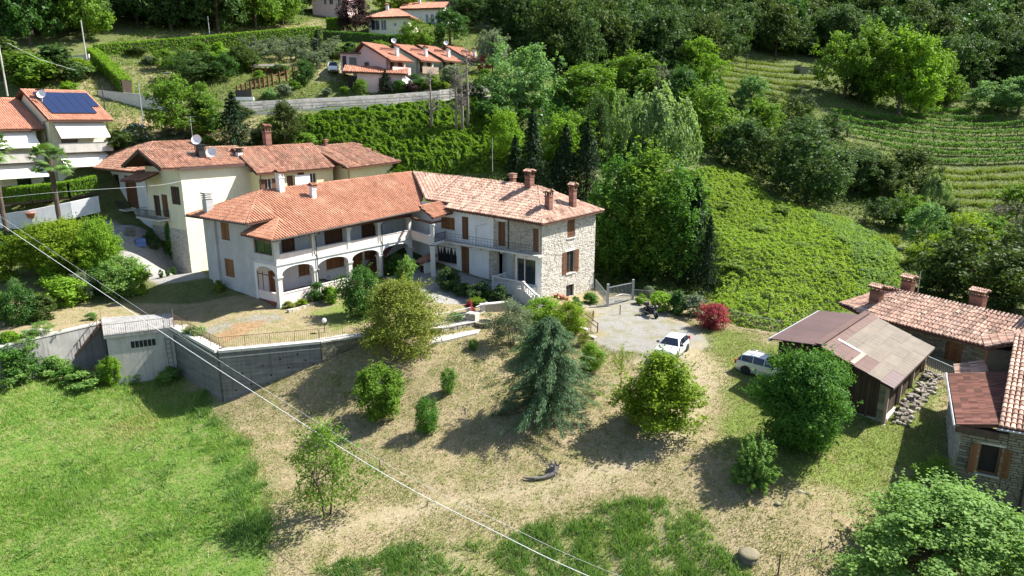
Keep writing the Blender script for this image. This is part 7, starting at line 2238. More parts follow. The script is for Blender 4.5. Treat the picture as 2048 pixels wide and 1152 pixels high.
plant_px('shrub_fine', 'mixed green shrub right of the cedar', 'shrub', 1183, 742, 688, 52, 'hedge')
plant_px('feathery', 'reddish brown low shrub right of the cedar top', 'shrub', 1168, 690, 662, 36, 'gold')
plant_px('shrub_fine', 'round dark red maple bush at the bend of the drive', 'bush', 1425, 656, 608, 70, 'red')
for a, b, c, w, lf, lb in ((1320, 620, 584, 58, 'hedge', 'yellow green flower bed shrub right of the motorcycle'), (1356, 627, 584, 48, 'deep', 'dark flower bed shrub left of the grey lavender one'), (1388, 632, 592, 50, 'olive', 'grey lavender bush beside the dark red maple bush'), (1281, 608, 590, 24, 'hedge', 'small golden cushion shrub left of the motorcycle'),
                           (1296, 596, 572, 26, 'olive', 'small pale shrub against the fence behind the motorcycle'), (1180, 606, 585, 32, 'hedge_dark', 'small green shrub at the farmhouse tower corner'), (1150, 618, 596, 30, 'deep', 'small leafy shrub below the terracotta pots')):
    plant_px('bush%d' % random.randint(0, 3), lb, 'shrub', a, b, c, w, lf)
for a, b, c, w, lf, lb in ((640, 603, 568, 46, 'deep', 'dark round shrub left against the arcade parapet'), (664, 607, 575, 34, 'hedge', 'bright shrub right against the arcade parapet'), (577, 616, 603, 26, 'gold', 'yellowish cushion plant near the villa corner'), (606, 611, 598, 26, 'yellow', 'golden cushion plant in the bed under the arcade'),
                           (438, 582, 562, 30, 'gold', 'brownish shrub at the foot of the villa end wall'), (795, 548, 512, 46, 'deep', 'dark leafy potted plant under the loggia stair'), (815, 572, 518, 42, 'fresh', 'tall bright shrub beside the loggia stair pillar'),
                           (898, 580, 538, 48, 'forest', 'dark shrub in the courtyard shade below the plank door'), (925, 590, 566, 44, 'forest', 'low dark shrub in the middle of the courtyard shade'), (960, 600, 566, 50, 'forest', 'dark shrub in the courtyard left of the stair'), (1000, 604, 572, 44, 'forest', 'dark shrub under the landing balustrade'),
                           (910, 640, 625, 34, 'hedge_dark', 'clipped low bush behind the white courtyard fence'), (952, 612, 596, 34, 'yellow', 'yellow green round plant on the stone pillar'), (390, 680, 655, 46, 'pale', 'pale tufted shrub just inside the terrace railing')):
    plant_px('bush%d' % random.randint(0, 3), lb, 'shrub', a, b, c, w, lf)
plant_px('bush0', 'pink flowering plant spilling over the stone pillar', 'flowers', 940, 628, 602, 22, 'red')

# left garden
left = [(128, 545, 440, 150, 'yellow', 'round_big', 'large glossy yellow green laurel in the left garden', 'tree'), (208, 556, 436, 74, 'hedge', 'round_big', 'round headed small tree above the stone bench', 'tree'),
        (250, 592, 512, 92, 'fresh', 'shrub_fresh', 'fluffy green shrub at the right end of the left garden', 'shrub'), (283, 588, 535, 40, 'hedge', 'bush1', 'small clipped shrub at the garden corner by the street', 'shrub'),
        (112, 568, 520, 72, 'hedge', 'bush0', 'clipped yellow green dome in the left garden', 'bush'), (60, 555, 508, 40, 'fresh', 'twiggy', 'light twiggy shrub left of the clipped dome', 'shrub'), (130, 612, 556, 84, 'hedge', 'bush2', 'clipped bright shrub below the dome', 'shrub'),
        (165, 600, 545, 60, 'olive', 'feathery', 'greyish feathery shrub between the clipped shrubs', 'shrub'), (200, 588, 540, 50, 'deep', 'bush3', 'dark shrub under the fluffy green one', 'shrub'), (40, 648, 575, 80, 'deep', 'shrub_fine', 'tall dark shrub at the front of the left garden', 'shrub'),
        (8, 640, 592, 46, 'hedge', 'bush0', 'bright clipped bush cut by the left edge', 'bush'), (15, 560, 500, 66, 'yellow', 'bush1', 'yellow green bush at the left edge of the garden', 'bush'), (35, 600, 556, 30, 'mint', 'feathery', 'small blue green shrub in the left garden', 'shrub'),
        (85, 640, 590, 60, 'forest2', 'bush2', 'dark rounded shrub behind the dry lawn', 'shrub'), (20, 505, 465, 70, 'deep', 'bush3', 'dark shrub by the driveway at the left edge', 'shrub'), (60, 478, 452, 36, 'forest', 'twiggy', 'small dark plant at the drive corner', 'shrub'),
        (183, 640, 626, 22, 'fresh', 'bush1', 'small bright weed on the dry lawn edge', 'plant'), (60, 705, 660, 50, 'fresh', 'shrub_fresh', 'bright weed clump on top of the garden wall', 'plant'), (86, 672, 642, 60, 'fresh', 'twiggy', 'leafy weeds along the top of the garden wall', 'plant'), (20, 690, 662, 40, 'hedge', 'bush2', 'bright bush at the left end of the garden wall', 'bush'),
        (40, 755, 702, 96, 'deep', 'shrub_fine', 'broad dark bramble below the garden wall', 'bramble'), (5, 745, 690, 70, 'hedge_dark', 'bush1', 'bramble at the left edge below the garden wall', 'bramble'), (110, 752, 715, 60, 'fresh', 'bush0', 'bright bramble beside the concrete pad', 'bramble'),
        (226, 772, 712, 44, 'hedge', 'shrub_fresh', 'small tree of bright leaves before the concrete store', 'shrub'), (170, 775, 745, 70, 'fresh', 'bush3', 'low bramble at the foot of the iron stair', 'bramble'), (275, 760, 735, 60, 'fresh', 'bush2', 'low bright bramble in front of the store', 'bramble'), (310, 750, 722, 40, 'hedge_dark', 'bush0', 'low bramble below the leaning ladder', 'bramble'), (86, 742, 708, 56, 'deep', 'bush3', 'dark bramble against the middle of the garden wall', 'bramble'), (30, 765, 722, 80, 'fresh', 'bush2', 'bright bramble spreading onto the meadow at the left edge', 'bramble'), (140, 765, 738, 50, 'hedge_dark', 'bush1', 'small bramble in front of the concrete pad', 'bramble'), (340, 765, 738, 50, 'fresh', 'bush1', 'weeds at the foot of the tall retaining wall', 'bramble')]
for a, b, c, w, lf, key, lb, cat in left:
    plant_px(key, lb, cat, a, b, c, w, lf)
for k, (a, b, lb) in enumerate(((323, 556, 'first'), (336, 553, 'second'), (349, 550, 'third'))):
    plant_px('bush3', lb + ' of three tiny clipped conifers in the street kerb bed', 'conifer', a, b, b - 16, 9, 'deep', name='dwarf_conifer')
plant_px('bush1', 'tall dark clipped cypress at the corner of the yellow house', 'cypress', 368, 540, 478, 26, 'forest', name='cypress')
plant_px('bush2', 'climbing shrub on the stone base of the yellow house', 'shrub', 345, 520, 440, 22, 'hedge_dark')
plant_px('bush0', 'dark shrub under the yellow house balcony', 'shrub', 305, 498, 462, 34, 'forest')

def palm(label, px, pb, Y, pt, fr_px, skirt=False):
    b = at(px, pb, Y=Y); b[2] = min(b[2], hz(b[0], b[1]) + .2)
    t = at(px, pt, Y=Y)
    h = t[2] - b[2]
    T = thing('palm_tree', label, 'palm tree', b)
    m = MB()
    n = 14
    m.tube([(.03 * math.sin(k), .03 * math.cos(k * 1.3), h * k / n) for k in range(n + 1)], [.34 if k == 0 else .24 + .03 * (k % 2) for k in range(n + 1)], 9)
    m.build('trunk', M['bark'], T)
    rg = np.random.default_rng(int(px + 50))
    Q = []
    R0 = fr_px / FPX * Y
    for k in range(44):
        a = rg.random() * 6.283; el = rg.uniform(-.7, 1.15)
        ln = R0 * rg.uniform(.75, 1.05)
        d = np.array([math.cos(a) * math.cos(el), math.sin(a) * math.cos(el), math.sin(el)])
        c = np.array([0, 0, h]) + d * ln * .62 + np.array([0, 0, -.12 * ln])
        side = unit(np.cross(d, np.array([0, 0, 1.0]))[None])[0]
        upv = np.cross(side, d)
        for q in range(15):
            f = (q - 7) / 7 * 1.25
            dd = d * math.cos(f) + side * math.sin(f)
            tip = c + dd * ln * .42 - np.array([0, 0, .12 * ln * abs(f) + .06 * ln])
            w = side * math.cos(f) - d * math.sin(f)
            Q.append([c, c + dd * ln * .2 + w * .03 * ln, tip, c + dd * ln * .2 - w * .03 * ln])
        Q.append([np.array([0, 0, h]), np.array([0, 0, h]) + side * .02, c + side * .02, c])
    Q = np.array(Q)
    put('crown', quads_mesh('crown', Q, np.clip(rg.normal(.5, .2, len(Q)), 0, 1), LF['palm']), T)
    if skirt:
        P = rg.normal(size=(1500, 3)); P = unit(P) * np.array([.55, .55, 1.15]) * (.85 + .2 * rg.random((1500, 1))) + np.array([0, 0, 1.1])
        Ls = .2 * rg.uniform(.6, 1.3, 1500)
        q = leaf_quads(P, unit(unit(P - np.array([0, 0, 1.1])) + .4 * rg.normal(size=P.shape)), Ls, Ls * .8, .1)
        put('ivy', quads_mesh('ivy', q, rg.random(1500), LF['hedge_dark']), T)
palm('tall palm at the left edge of the photo', 14, 470, 80, 292, 46)
palm('palm with an ivy wrapped foot beside the clipped hedge', 120, 446, 79, 318, 46, True)

# ------------------------------------------------------------------ clipped hedges
def hedge(label, pts, w, h, leaf, n, L=.3, name='hedge'):
    """pts: ground points of the centre line"""
    P = [np.array(p, float) for p in pts]
    o = P[0]
    T = thing(name, label, 'hedge', o)
    m = MB(); rg = np.random.default_rng(len(label))
    segs = list(zip(P[:-1], P[1:]))
    ln = [np.linalg.norm((b - a)[:2]) for a, b in segs]
    out = []; rr = []
    for (a, b), l in zip(segs, ln):
        m = MB(); line_box(m, rel(o, a), rel(o, b), -w * .4, w * .4, a[2] - o[2] - .3, a[2] - o[2] + h * .9, b[2] - o[2] - .3, b[2] - o[2] + h * .9); m.build('branches', M['bark'], T)
        k = int(n * l / sum(ln))
        d = (b - a)[:2] / l; nn = np.array([d[1], -d[0]])
        s = rg.random(k) * l
        face = rg.random(k)
        t = np.where(face < .38, w / 2, np.where(face < .58, -w / 2, (rg.random(k) - .5) * w)) + .06 * rg.normal(size=k)
        z = np.where(face < .58, rg.random(k) * h, h + .07 * rg.normal(size=k))
        bas = a[2] + (b[2] - a[2]) * s / l
        p = np.stack([a[0] + d[0] * s + nn[0] * t, a[1] + d[1] * s + nn[1] * t, bas + z], 1) - o
        nz = np.where(face < .58, .35, 1.0)
        sd = np.where(face < .38, 1.0, np.where(face < .58, -1.0, 0.0))
        N = unit(np.stack([nn[0] * sd, nn[1] * sd, nz], 1) + .55 * rg.normal(size=(k, 3)))
        L_ = L * rg.uniform(.6, 1.3, k)
        out.append(leaf_quads(p, N, L_, L_ * .6, .1)); rr.append(np.clip(.5 + .22 * rg.normal(size=k), 0, 1))
    put('foliage', quads_mesh('foliage', np.concatenate(out), np.concatenate(rr), LF[leaf]), T)
hedge('clipped bright hedge above the white driveway wall', [at(x, y, Y=yy) for x, y, yy in ((12, 405, 84.5), (70, 400, 84.5), (140, 392, 85.5), (195, 380, 87.5))], 1.6, 1.75, 'hedge', 9000, .2)
hedge('long tall clipped hedge along the upper garden', [at(x, y, Y=yy) for x, y, yy in ((190, 118, 127), (300, 108, 133), (420, 97, 140), (540, 85, 147), (643, 76, 154))], 1.6, 2.3, 'hedge', 11000, .32)
hedge('clipped hedge running downhill from the lane corner', [at(x, y, Y=yy) for x, y, yy in ((188, 120, 125), (210, 140, 119), (240, 170, 113), (256, 186, 110))], 1.7, 2.0, 'hedge', 5000, .3)
hedge('clipped hedge in front of the orange roofed bungalow', [at(x, y, Y=yy) for x, y, yy in ((648, 88, 158), (720, 92, 158), (780, 96, 158), (850, 92, 162))], 1.8, 2.6, 'hedge_dark', 6000, .34)
hedge('short hedge below the mauve house drive', [at(x, y, Y=yy) for x, y, yy in ((655, 60, 168), (690, 58, 168))], 1.6, 2.4, 'hedge', 2000, .34)

# ------------------------------------------------------------------ trees of the slope and valley, each as it stands in the photograph
TREES = [
 ('mid3', 1655, 395, 300, 90, 'forest', 120, 'dark tree right of the creeper clothed tree'),
 ('mid1', 1760, 400, 318, 90, 'forest2', 120, 'olive toned tree between the dark trees under the vine rows'),
 ('mid0', 1640, 300, 225, 90, 'forest', 140, 'dark tree at the left end of the vine rows'),
 ('mid2', 1595, 330, 235, 100, 'forest', 135, 'dark rounded tree above the creeper clothed tree'),
 ('mid4', 1515, 300, 205, 90, 'bright', 135, 'mid green tree below the blue green terrace tree'),
 ('mid0', 1770, 455, 395, 70, 'forest', 108, 'dark bushy tree at the right rim of the creeper slope'),
 ('mid3', 1880, 470, 405, 80, 'forest2', 106, 'olive toned tree left of the grey thicket'),
 ('mid2', 1960, 500, 430, 100, 'bright', 100, 'bright bushy tree below the grey thicket'),
 ('mid0', 1040, 228, 86, 135, 'mint', 128, 'broad pale green tree right of the white gabled house'),
 ('mid1', 1172, 228, 130, 130, 'bright', 140, 'wide leafy tree left of the dome shaped tree'),
 ('mid2', 1264, 200, 106, 110, 'bright', 152, 'dome shaped bright tree in the valley centre'),
 ('mid4', 1314, 215, 132, 52, 'olive', 146, 'narrow greyish tree beside the dome shaped tree'),
 ('mid3', 1356, 228, 138, 78, 'deep', 146, 'upright green tree right of the narrow greyish tree'),
 ('mid1', 1394, 178, 78, 84, 'hedge', 176, 'yellow green domed tree below the dark wood'),
 ('mid3', 1424, 295, 178, 125, 'bright', 128, 'large mid green tree right of the pale willow'),
 ('mid2', 1500, 222, 152, 66, 'mint', 160, 'small blue green tree at the end of the terraces'),
 ('mid0', 1562, 285, 190, 100, 'forest2', 138, 'rounded dark tree below the ruined hut'),
 ('mid4', 1612, 408, 266, 145, 'forest', 112, 'big dark tree clothed in creeper above the bright slope'),
 ('mid2', 1712, 385, 298, 110, 'forest', 126, 'dark blue green tree left of the vine rows'),
 ('mid1', 1812, 395, 296, 100, 'forest2', 128, 'olive green tree at the foot of the vine rows'),
 ('mid0', 1688, 195, 60, 105, 'bright', 176, 'first of the bright trees above the vineyard, leftmost'),
 ('mid3', 1742, 205, 52, 95, 'bright', 178, 'tall bright tree in the middle of the vineyard clump'),
 ('mid4', 1795, 228, 70, 115, 'hedge', 172, 'broad bright tree in the vineyard clump'),
 ('mid1', 1838, 232, 86, 72, 'hedge', 170, 'yellow green tree at the right end of the vineyard clump'),
 ('mid2', 1718, 205, 165, 60, 'forest2', 168, 'small olive tree under the vineyard clump'),
 ('mid3', 1893, 210, 122, 66, 'bright', 186, 'lone pointed tree right of the vineyard clump'),
 ('mid0', 1984, 224, 160, 90, 'mint', 186, 'pale green tree above the right end of the vineyard'),
 ('mid1', 2036, 228, 155, 80, 'mint', 186, 'pale green tree cut by the right edge above the vineyard'),
 ('mid2', 1913, 128, 34, 110, 'deep', 216, 'round deep green tree in the upper right wood'),
 ('mid4', 2010, 85, -10, 120, 'mint', 232, 'pale crowned tree in the top right corner'),
 ('mid0', 1808, 462, 388, 76, 'bright', 108, 'bright tree on the right rim of the creeper slope'),
 ('mid1', 1842, 505, 408, 72, 'mint', 98, 'blue green drooping tree on the rim of the creeper slope'),
 ('mid2', 1836, 535, 486, 62, 'yellow', 90, 'yellow green bushy tree at the shaded gully'),
 ('mid3', 1905, 530, 430, 105, 'yellow', 100, 'yellow topped tree behind the big gully tree'),
 ('mid0', 1950, 610, 448, 185, 'forest2', 80, 'big green gully tree behind the stone cottage'),
 ('mid4', 1890, 600, 500, 110, 'forest', 82, 'dark tree at the left of the big gully tree'),
 ('mid3', 2025, 620, 510, 120, 'forest', 78, 'dark tree at the right edge behind the stone cottage'),
 ('mid1', 2030, 455, 368, 90, 'bright', 110, 'bright tree at the right edge below the vineyard'),
 ('mid2', 2040, 545, 440, 90, 'forest2', 94, 'olive green tree at the right edge of the gully'),
 ('mid4', 1232, 542, 326, 120, 'hedge_dark', 80, 'tall leafy tree right behind the stone farmhouse tower'),
 ('mid3', 1298, 548, 308, 140, 'bright', 82, 'tallest of the dark leafy trees behind the driveway gate'),
 ('mid1', 1350, 560, 345, 110, 'hedge_dark', 80, 'leafy tree right of the tallest gate tree'),
 ('mid0', 1222, 552, 440, 60, 'bright', 79, 'slim young tree between the farmhouse tower and the gate'),
 ('mid2', 1150, 330, 225, 90, 'bright', 108, 'sunlit tree behind the farmhouse chimney'),
 ('mid3', 1015, 330, 225, 75, 'hedge', 112, 'yellow green tree left of the dark spruces'),
 ('mid4', 1115, 345, 240, 80, 'hedge', 106, 'yellow green tree among the dark spruces'),
 ('mid1', 1190, 330, 200, 60, 'forest', 112, 'dark tree beside the ivy column'),
 ('mid2', 1480, 340, 240, 100, 'forest', 120, 'dark tree at the head of the creeper slope'),
 ('mid0', 1540, 350, 255, 80, 'forest2', 122, 'olive tree between the two dark trees above the slope'),
 ('mid4', 365, 285, 162, 125, 'bright', 100, 'dense bright tree beside the steel pole'),
 ('mid3', 576, 300, 205, 62, 'forest2', 98, 'slender tree behind the brick chimney'),
 ('mid1', 410, 268, 195, 60, 'deep', 103, 'green tree between the bright tree and the spruce'),
 ('mid0', 395, 165, 102, 90, 'forest', 124, 'dark tree in the upper garden orchard'),
 ('mid2', 447, 160, 108, 60, 'deep', 126, 'leafy orchard tree beside the log shelter'),
 ('mid3', 606, 172, 122, 46, 'deep', 125, 'small round tree near the end of the post fence'),
 ('mid1', 330, 140, 100, 46, 'bright', 130, 'fruit tree right of the garden shed'),
 ('mid4', 490, 140, 92, 60, 'forest2', 134, 'brownish orchard tree below the long hedge'),
 ('mid2', 723, 190, 158, 30, 'bright', 120, 'young tree on the lawn below the pink house'),
 ('mid0', 836, 100, 40, 60, 'bright', 160, 'bright tree before the white house on the upper road'),
 ('mid3', 800, 30, -20, 110, 'yellow', 190, 'yellow green tree behind the orange roofed bungalow'),
 ('mid1', 900, 90, 20, 70, 'deep', 172, 'deep green tree at the edge of the wood by the upper road'),
 ('mid4', 712, 70, -5, 64, 'purple', 168, 'dark purple leaved tree before the bungalow'),
 ('mid2', 940, 60, -10, 90, 'forest', 190, 'dark tree above the row of gabled houses'),
 ('mid0', 980, 130, 60, 60, 'olive', 156, 'grey leaved tree behind the far gabled house'),
]
for key, px, pb, pt, w, lf, Y, lb in TREES:
    plant_px(key, lb, 'tree', px, pb, pt, w, lf, Y=Y, name='broadleaf_tree')
for px, pb, pt, w, Y, lb in ((1064, 395, 214, 110, 98, 'tall dark spruce behind the farmhouse ridge'), (1130, 400, 245, 105, 96, 'dark spruce left of the ivy column'), (1172, 402, 232, 105, 95, 'dark spruce behind the farmhouse chimneys'), (1030, 372, 268, 80, 99, 'smaller spruce next to the tall dark spruce'),
                             (474, 305, 182, 112, 98, 'broad dark spruce above the yellow farmhouse roof'), (1384, 566, 352, 110, 79, 'dark fir right of the tall gate trees'), (1412, 580, 430, 70, 78, 'slim fir at the edge of the creeper slope'), (772, 185, 138, 40, 124, 'dark cone shaped tree before the pink house awning'), (1112, 408, 300, 54, 94, 'low spruce among the farmhouse spruces'), (636, 110, 58, 40, 152, 'dark conifer beside the hedge end')):
    plant_px('spruce%d' % random.randint(0, 1), lb, 'spruce tree', px, pb, pt, w, Y=Y, name='spruce_tree')
for px, pb, pt, w, Y, lb in ((1308, 345, 180, 150, 114, 'large pale silvery willow in the valley centre'), (1255, 300, 195, 70, 122, 'smaller willow left of the large pale one'), (1862, 418, 352, 62, 112, 'small silvery willow below the grass terraces'), (985, 150, 70, 55, 152, 'weeping grey tree behind the gabled houses')):
    plant_px('willow', lb, 'willow tree', px, pb, pt, w, 'pale' if Y != 152 else 'olive', Y=Y, name='willow_tree')
# ivy clad dead trunk
b = at(1216, 330, Y=108); b[2] = hz(b[0], b[1])
T = thing('ivy_column', 'tall dead trunk wrapped in ivy like a column', 'tree', b)
hh = at(1216, 178, Y=108)[2] - b[2]
MB().tube([(0, 0, 0), (.2, 0, hh * .5), (0, 0, hh)], [.5, .35, .2], 8).build('trunk', M['bark'], T)
_rg = np.random.default_rng(8)
_k = 3000
_z = _rg.random(_k); _a = _rg.random(_k) * 6.283
_r = (1.3 * (1 - .45 * _z) * (.75 + .4 * vnoise(_z * 9, _a * 2, 1.0, 4))) * (.8 + .25 * _rg.random(_k))
_P = np.stack([_r * np.cos(_a), _r * np.sin(_a), _z * hh], 1)
_N = unit(np.stack([np.cos(_a), np.sin(_a), np.full(_k, .5)], 1) + .5 * _rg.normal(size=(_k, 3)))
put('ivy', quads_mesh('ivy', leaf_quads(_P, _N, .34 * _rg.uniform(.6, 1.3, _k), .26 * np.ones(_k), .1), np.clip(_rg.normal(.5, .2, _k), 0, 1), LF['bright']), T)
# bare dead trees by the road
def bare_tree(label, px, pb, pt, Y, seed, spread=.28, twig=True):
    b = at(px, pb, Y=Y); b[2] = min(b[2], hz(b[0], b[1]) + .3)
    h = at(px, pt, Y=Y)[2] - b[2]
    T = thing('bare_tree', label, 'tree', b)
    rg = random.Random(seed)
    m = MB().tube([(0, 0, -.3), (.1, 0, h * .4), (0, .1, h * .8), (.1, 0, h)], [.26, .2, .1, .03], 7)
    tw = MB()
    for k in range(26):
        z = h * rg.uniform(.3, .97); a = rg.random() * 6.283; l = h * spread * (1.15 - z / h) * rg.uniform(.6, 1.3)
        e = (l * math.cos(a), l * math.sin(a), z + l * rg.uniform(.3, .9))
        tw.tube([(0, 0, z), (e[0] * .5, e[1] * .5, z + (e[2] - z) * .35), e], [.07, .05, .015], 4, cap=False)
        for q in range(4):
            t = rg.uniform(.35, 1); s = (e[0] * t, e[1] * t, z + (e[2] - z) * t)
            tw.tube([s, (s[0] + rg.uniform(-.8, .8), s[1] + rg.uniform(-.8, .8), s[2] + rg.uniform(.2, .9))], [.03, .01], 3, cap=False)
    m.build('trunk', M['bark_grey'], T, True); tag(tw.build('branches', M['bark_grey'], T), kind='stuff')
bare_tree('leafless grey tree in front of the road wall', 862, 245, 145, 106, 1)
bare_tree('thin leafless trunk right of the leafless grey tree', 912, 255, 130, 106, 2, .16)
bare_tree('tall leafless tree before the parking yard', 935, 258, 95, 107, 3, .22)
bare_tree('thin leafless trunk left of the tall leafless tree', 924, 258, 150, 106, 4, .12)
PROTO['bare_bush'] = (quads_mesh('crown', *crown_mesh('x', 2200, .06, 77, 30, .0, 'round', rand=1.2, W=.12)[:2], LF['grey_twig']), None)
plant_px('bare_bush', 'grey leafless thicket at the right edge below the vineyard', 'bush', 2012, 480, 402, 100, Y=104)
# shrubs and small trees of the upper gardens
OL = [(545, 95), (575, 92), (605, 92), (635, 95), (560, 108), (592, 110), (520, 104), (655, 108), (618, 118), (505, 92), (668, 95), (640, 122)]
for i, (a, b) in enumerate(OL):
    plant_px('loose%d' % (i % 2), 'silvery olive tree in the grove below the long hedge', 'olive tree', a, b + 12, b - 20, 44, 'olive', group='olive trees below the hedge', name='olive_tree')
OR = [(352, 122), (375, 118), (425, 118), (455, 125), (470, 112), (480, 130), (420, 145), (500, 120), (440, 100), (400, 100)]
for i, (a, b) in enumerate(OR):
    plant_px('bush%d' % (i % 4), 'green fruit bush in the orchard below the long hedge', 'fruit bush', a, b + 12, b - 14, 40, ('bright', 'deep', 'hedge')[i % 3], group='fruit bushes in the upper orchard', name='fruit_bush')
UP = [(215, 140, 118, 40, 'bright', 'scrubby bush on the dry bank below the lane'), (140, 190, 165, 44, 'hedge', 'bright bush above the solar roof'), (300, 128, 112, 34, 'olive', 'grey bush near the garden shed'), (275, 110, 92, 40, 'forest2', 'dull bush behind the garden shed'), (520, 160, 142, 36, 'bright', 'green bush behind the log shelter'), (560, 148, 130, 36, 'deep', 'dark bush above the post fence'), (590, 178, 160, 28, 'bright', 'bush beside the lower end of the post fence'), (670, 118, 96, 40, 'forest2', 'bushy shrub behind the parked van'), (700, 112, 86, 44, 'deep', 'dark bush left behind the pink gabled house'), (760, 108, 84, 50, 'bright', 'bush behind the pink gabled house roof'), (690, 80, 62, 40, 'olive', 'grey shrub under the purple leaved tree'), (480, 235, 212, 50, 'forest2', 'dull shrub below the guard rail'), (540, 262, 238, 60, 'bright', 'bramble patch on the dry bank by the road'), (445, 250, 225, 40, 'olive', 'grey shrub at the left end of the road wall'), (570, 190, 168, 30, 'olive', 'small grey shrub beside the upper lane'), (540, 198, 178, 30, 'mint', 'grey green shrub above the road wall'), (655, 190, 176, 26, 'olive', 'grey shrub on the lawn above the road wall'), (690, 188, 174, 20, 'bright', 'small round shrub on the lawn below the van'),
      (800, 185, 160, 36, 'deep', 'dark round clipped tree in the row house gardens'), (833, 178, 150, 30, 'deep', 'clipped green column in the row house gardens'), (860, 176, 150, 50, 'bright', 'leafy garden shrub below the green gabled house'), (888, 182, 165, 26, 'yellow', 'bright yellow shrub near the road bend'),
      (905, 165, 130, 50, 'olive', 'grey leaved bush before the far gabled house'), (968, 150, 112, 26, 'red', 'dark red small tree beside the white gabled house'), (970, 175, 140, 50, 'bright', 'green bush right of the white gabled house'), (820, 190, 168, 30, 'purple', 'dark reddish shrub by the veranda'),
      (940, 200, 165, 70, 'forest', 'dark bush in front of the road end wall'), (990, 250, 195, 80, 'deep', 'deep green bush below the pale green tree'), (275, 290, 250, 76, 'oleander', 'white flowering oleander beside the solar house'), (240, 300, 262, 60, 'forest2', 'dull green shrub left of the oleander'),
      (350, 285, 255, 60, 'olive', 'grey green shrub on the dry bank'), (248, 302, 285, 24, 'hedge_dark', 'small clipped ball shrub beside the terraced house'), (120, 160, 95, 120, 'forest', 'dark bushy thicket below the lane parapet'), (60, 175, 110, 110, 'bright', 'bushy thicket behind the left terraced house'),
      (160, 150, 115, 60, 'yellow', 'yellowish bush beside the lane parapet'), (20, 150, 85, 110, 'forest2', 'dull bushes at the left edge by the lane'), (420, 305, 275, 50, 'bright', 'shrub above the yellow house roof'), (535, 300, 262, 60, 'forest2', 'shrub between the spruce and the slender tree'),
      (610, 300, 265, 60, 'bright', 'bright shrub at the foot of the creeper bank'), (100, 395, 372, 60, 'forest', 'dark shrub behind the clipped hedge'), (330, 300, 278, 40, 'pale', 'pale grassy shrub on the dry bank'), (1290, 560, 520, 60, 'bright', 'bright undergrowth shrub seen through the gate trees')]
for i, (a, b, c, w, lf, lb) in enumerate(UP):
    plant_px('bush%d' % (i % 4), lb, 'shrub', a, b, c, w, lf)

# ------------------------------------------------------------------ the wooded hillside
def project(p):
    x, y, z = p[0], p[1], p[2] - CAM_H
    dep = y * CT - z * ST
    return 1024 + FPX * x / dep, 576 - FPX * (y * ST + z * CT) / dep
F_POLY = [(885, -25), (2160, -25), (2160, 190), (1990, 170), (1870, 205), (1840, 150), (1660, 120), (1580, 125), (1480, 110), (1440, 140), (1330, 165), (1240, 150), (1130, 165), (1090, 120), (1000, 95), (950, 40)]
G_POLY = [(-120, -25), (640, -25), (625, 40), (560, 55), (480, 62), (420, 72), (355, 72), (310, 68), (262, 84), (200, 100), (150, 108), (60, 90), (-120, 100)]
rg = random.Random(5)
cnt = 0
yy = 118.0
while yy < 300:
    xx = -150.0
    while xx < 230:
        x, y = xx + rg.uniform(-2.6, 2.6), yy + rg.uniform(-2.6, 2.6)
        z = hz(x, y)
        u, v = project((x, y, z))
        inF = bool(in_poly(np.array([u]), np.array([v]), F_POLY)[0]); inG = bool(in_poly(np.array([u]), np.array([v]), G_POLY)[0])
        if ((inF and yy > 150) or inG) and cnt < 299:
            big = rg.random()
            h = rg.uniform(10.5, 16); w = h * rg.uniform(.78, 1.08)
            lf = rg.choice(['forest', 'forest', 'forest', 'forest', 'forest2', 'forest2', 'deep'] + (['bright'] if inG else []))
            if inF:
                lb, gr = {'forest': 'dark green', 'forest2': 'olive toned', 'deep': 'deep green', 'bright': 'brighter green'}[lf] + ' broadleaf tree in the dense wood across the top ' + ('centre' if u < 1300 else 'right of centre' if u < 1700 else 'right corner'), 'trees of the hillside wood'
            else:
                lb, gr = {'forest': 'dark green', 'forest2': 'olive toned', 'deep': 'deep green', 'bright': 'brighter green'}[lf] + ' broadleaf tree in the wood above the lane ' + ('at the top left corner' if u < 280 else 'left of the mauve house'), 'trees of the wood at the top left'
            plant('forest%d' % rg.randint(0, 5), lb, 'tree', (x, y, z), w, h, lf, rg.uniform(0, 6.28), gr, 'forest_tree')
            cnt += 1
        xx += 7.9
    yy += 7.9
print('forest trees', cnt)

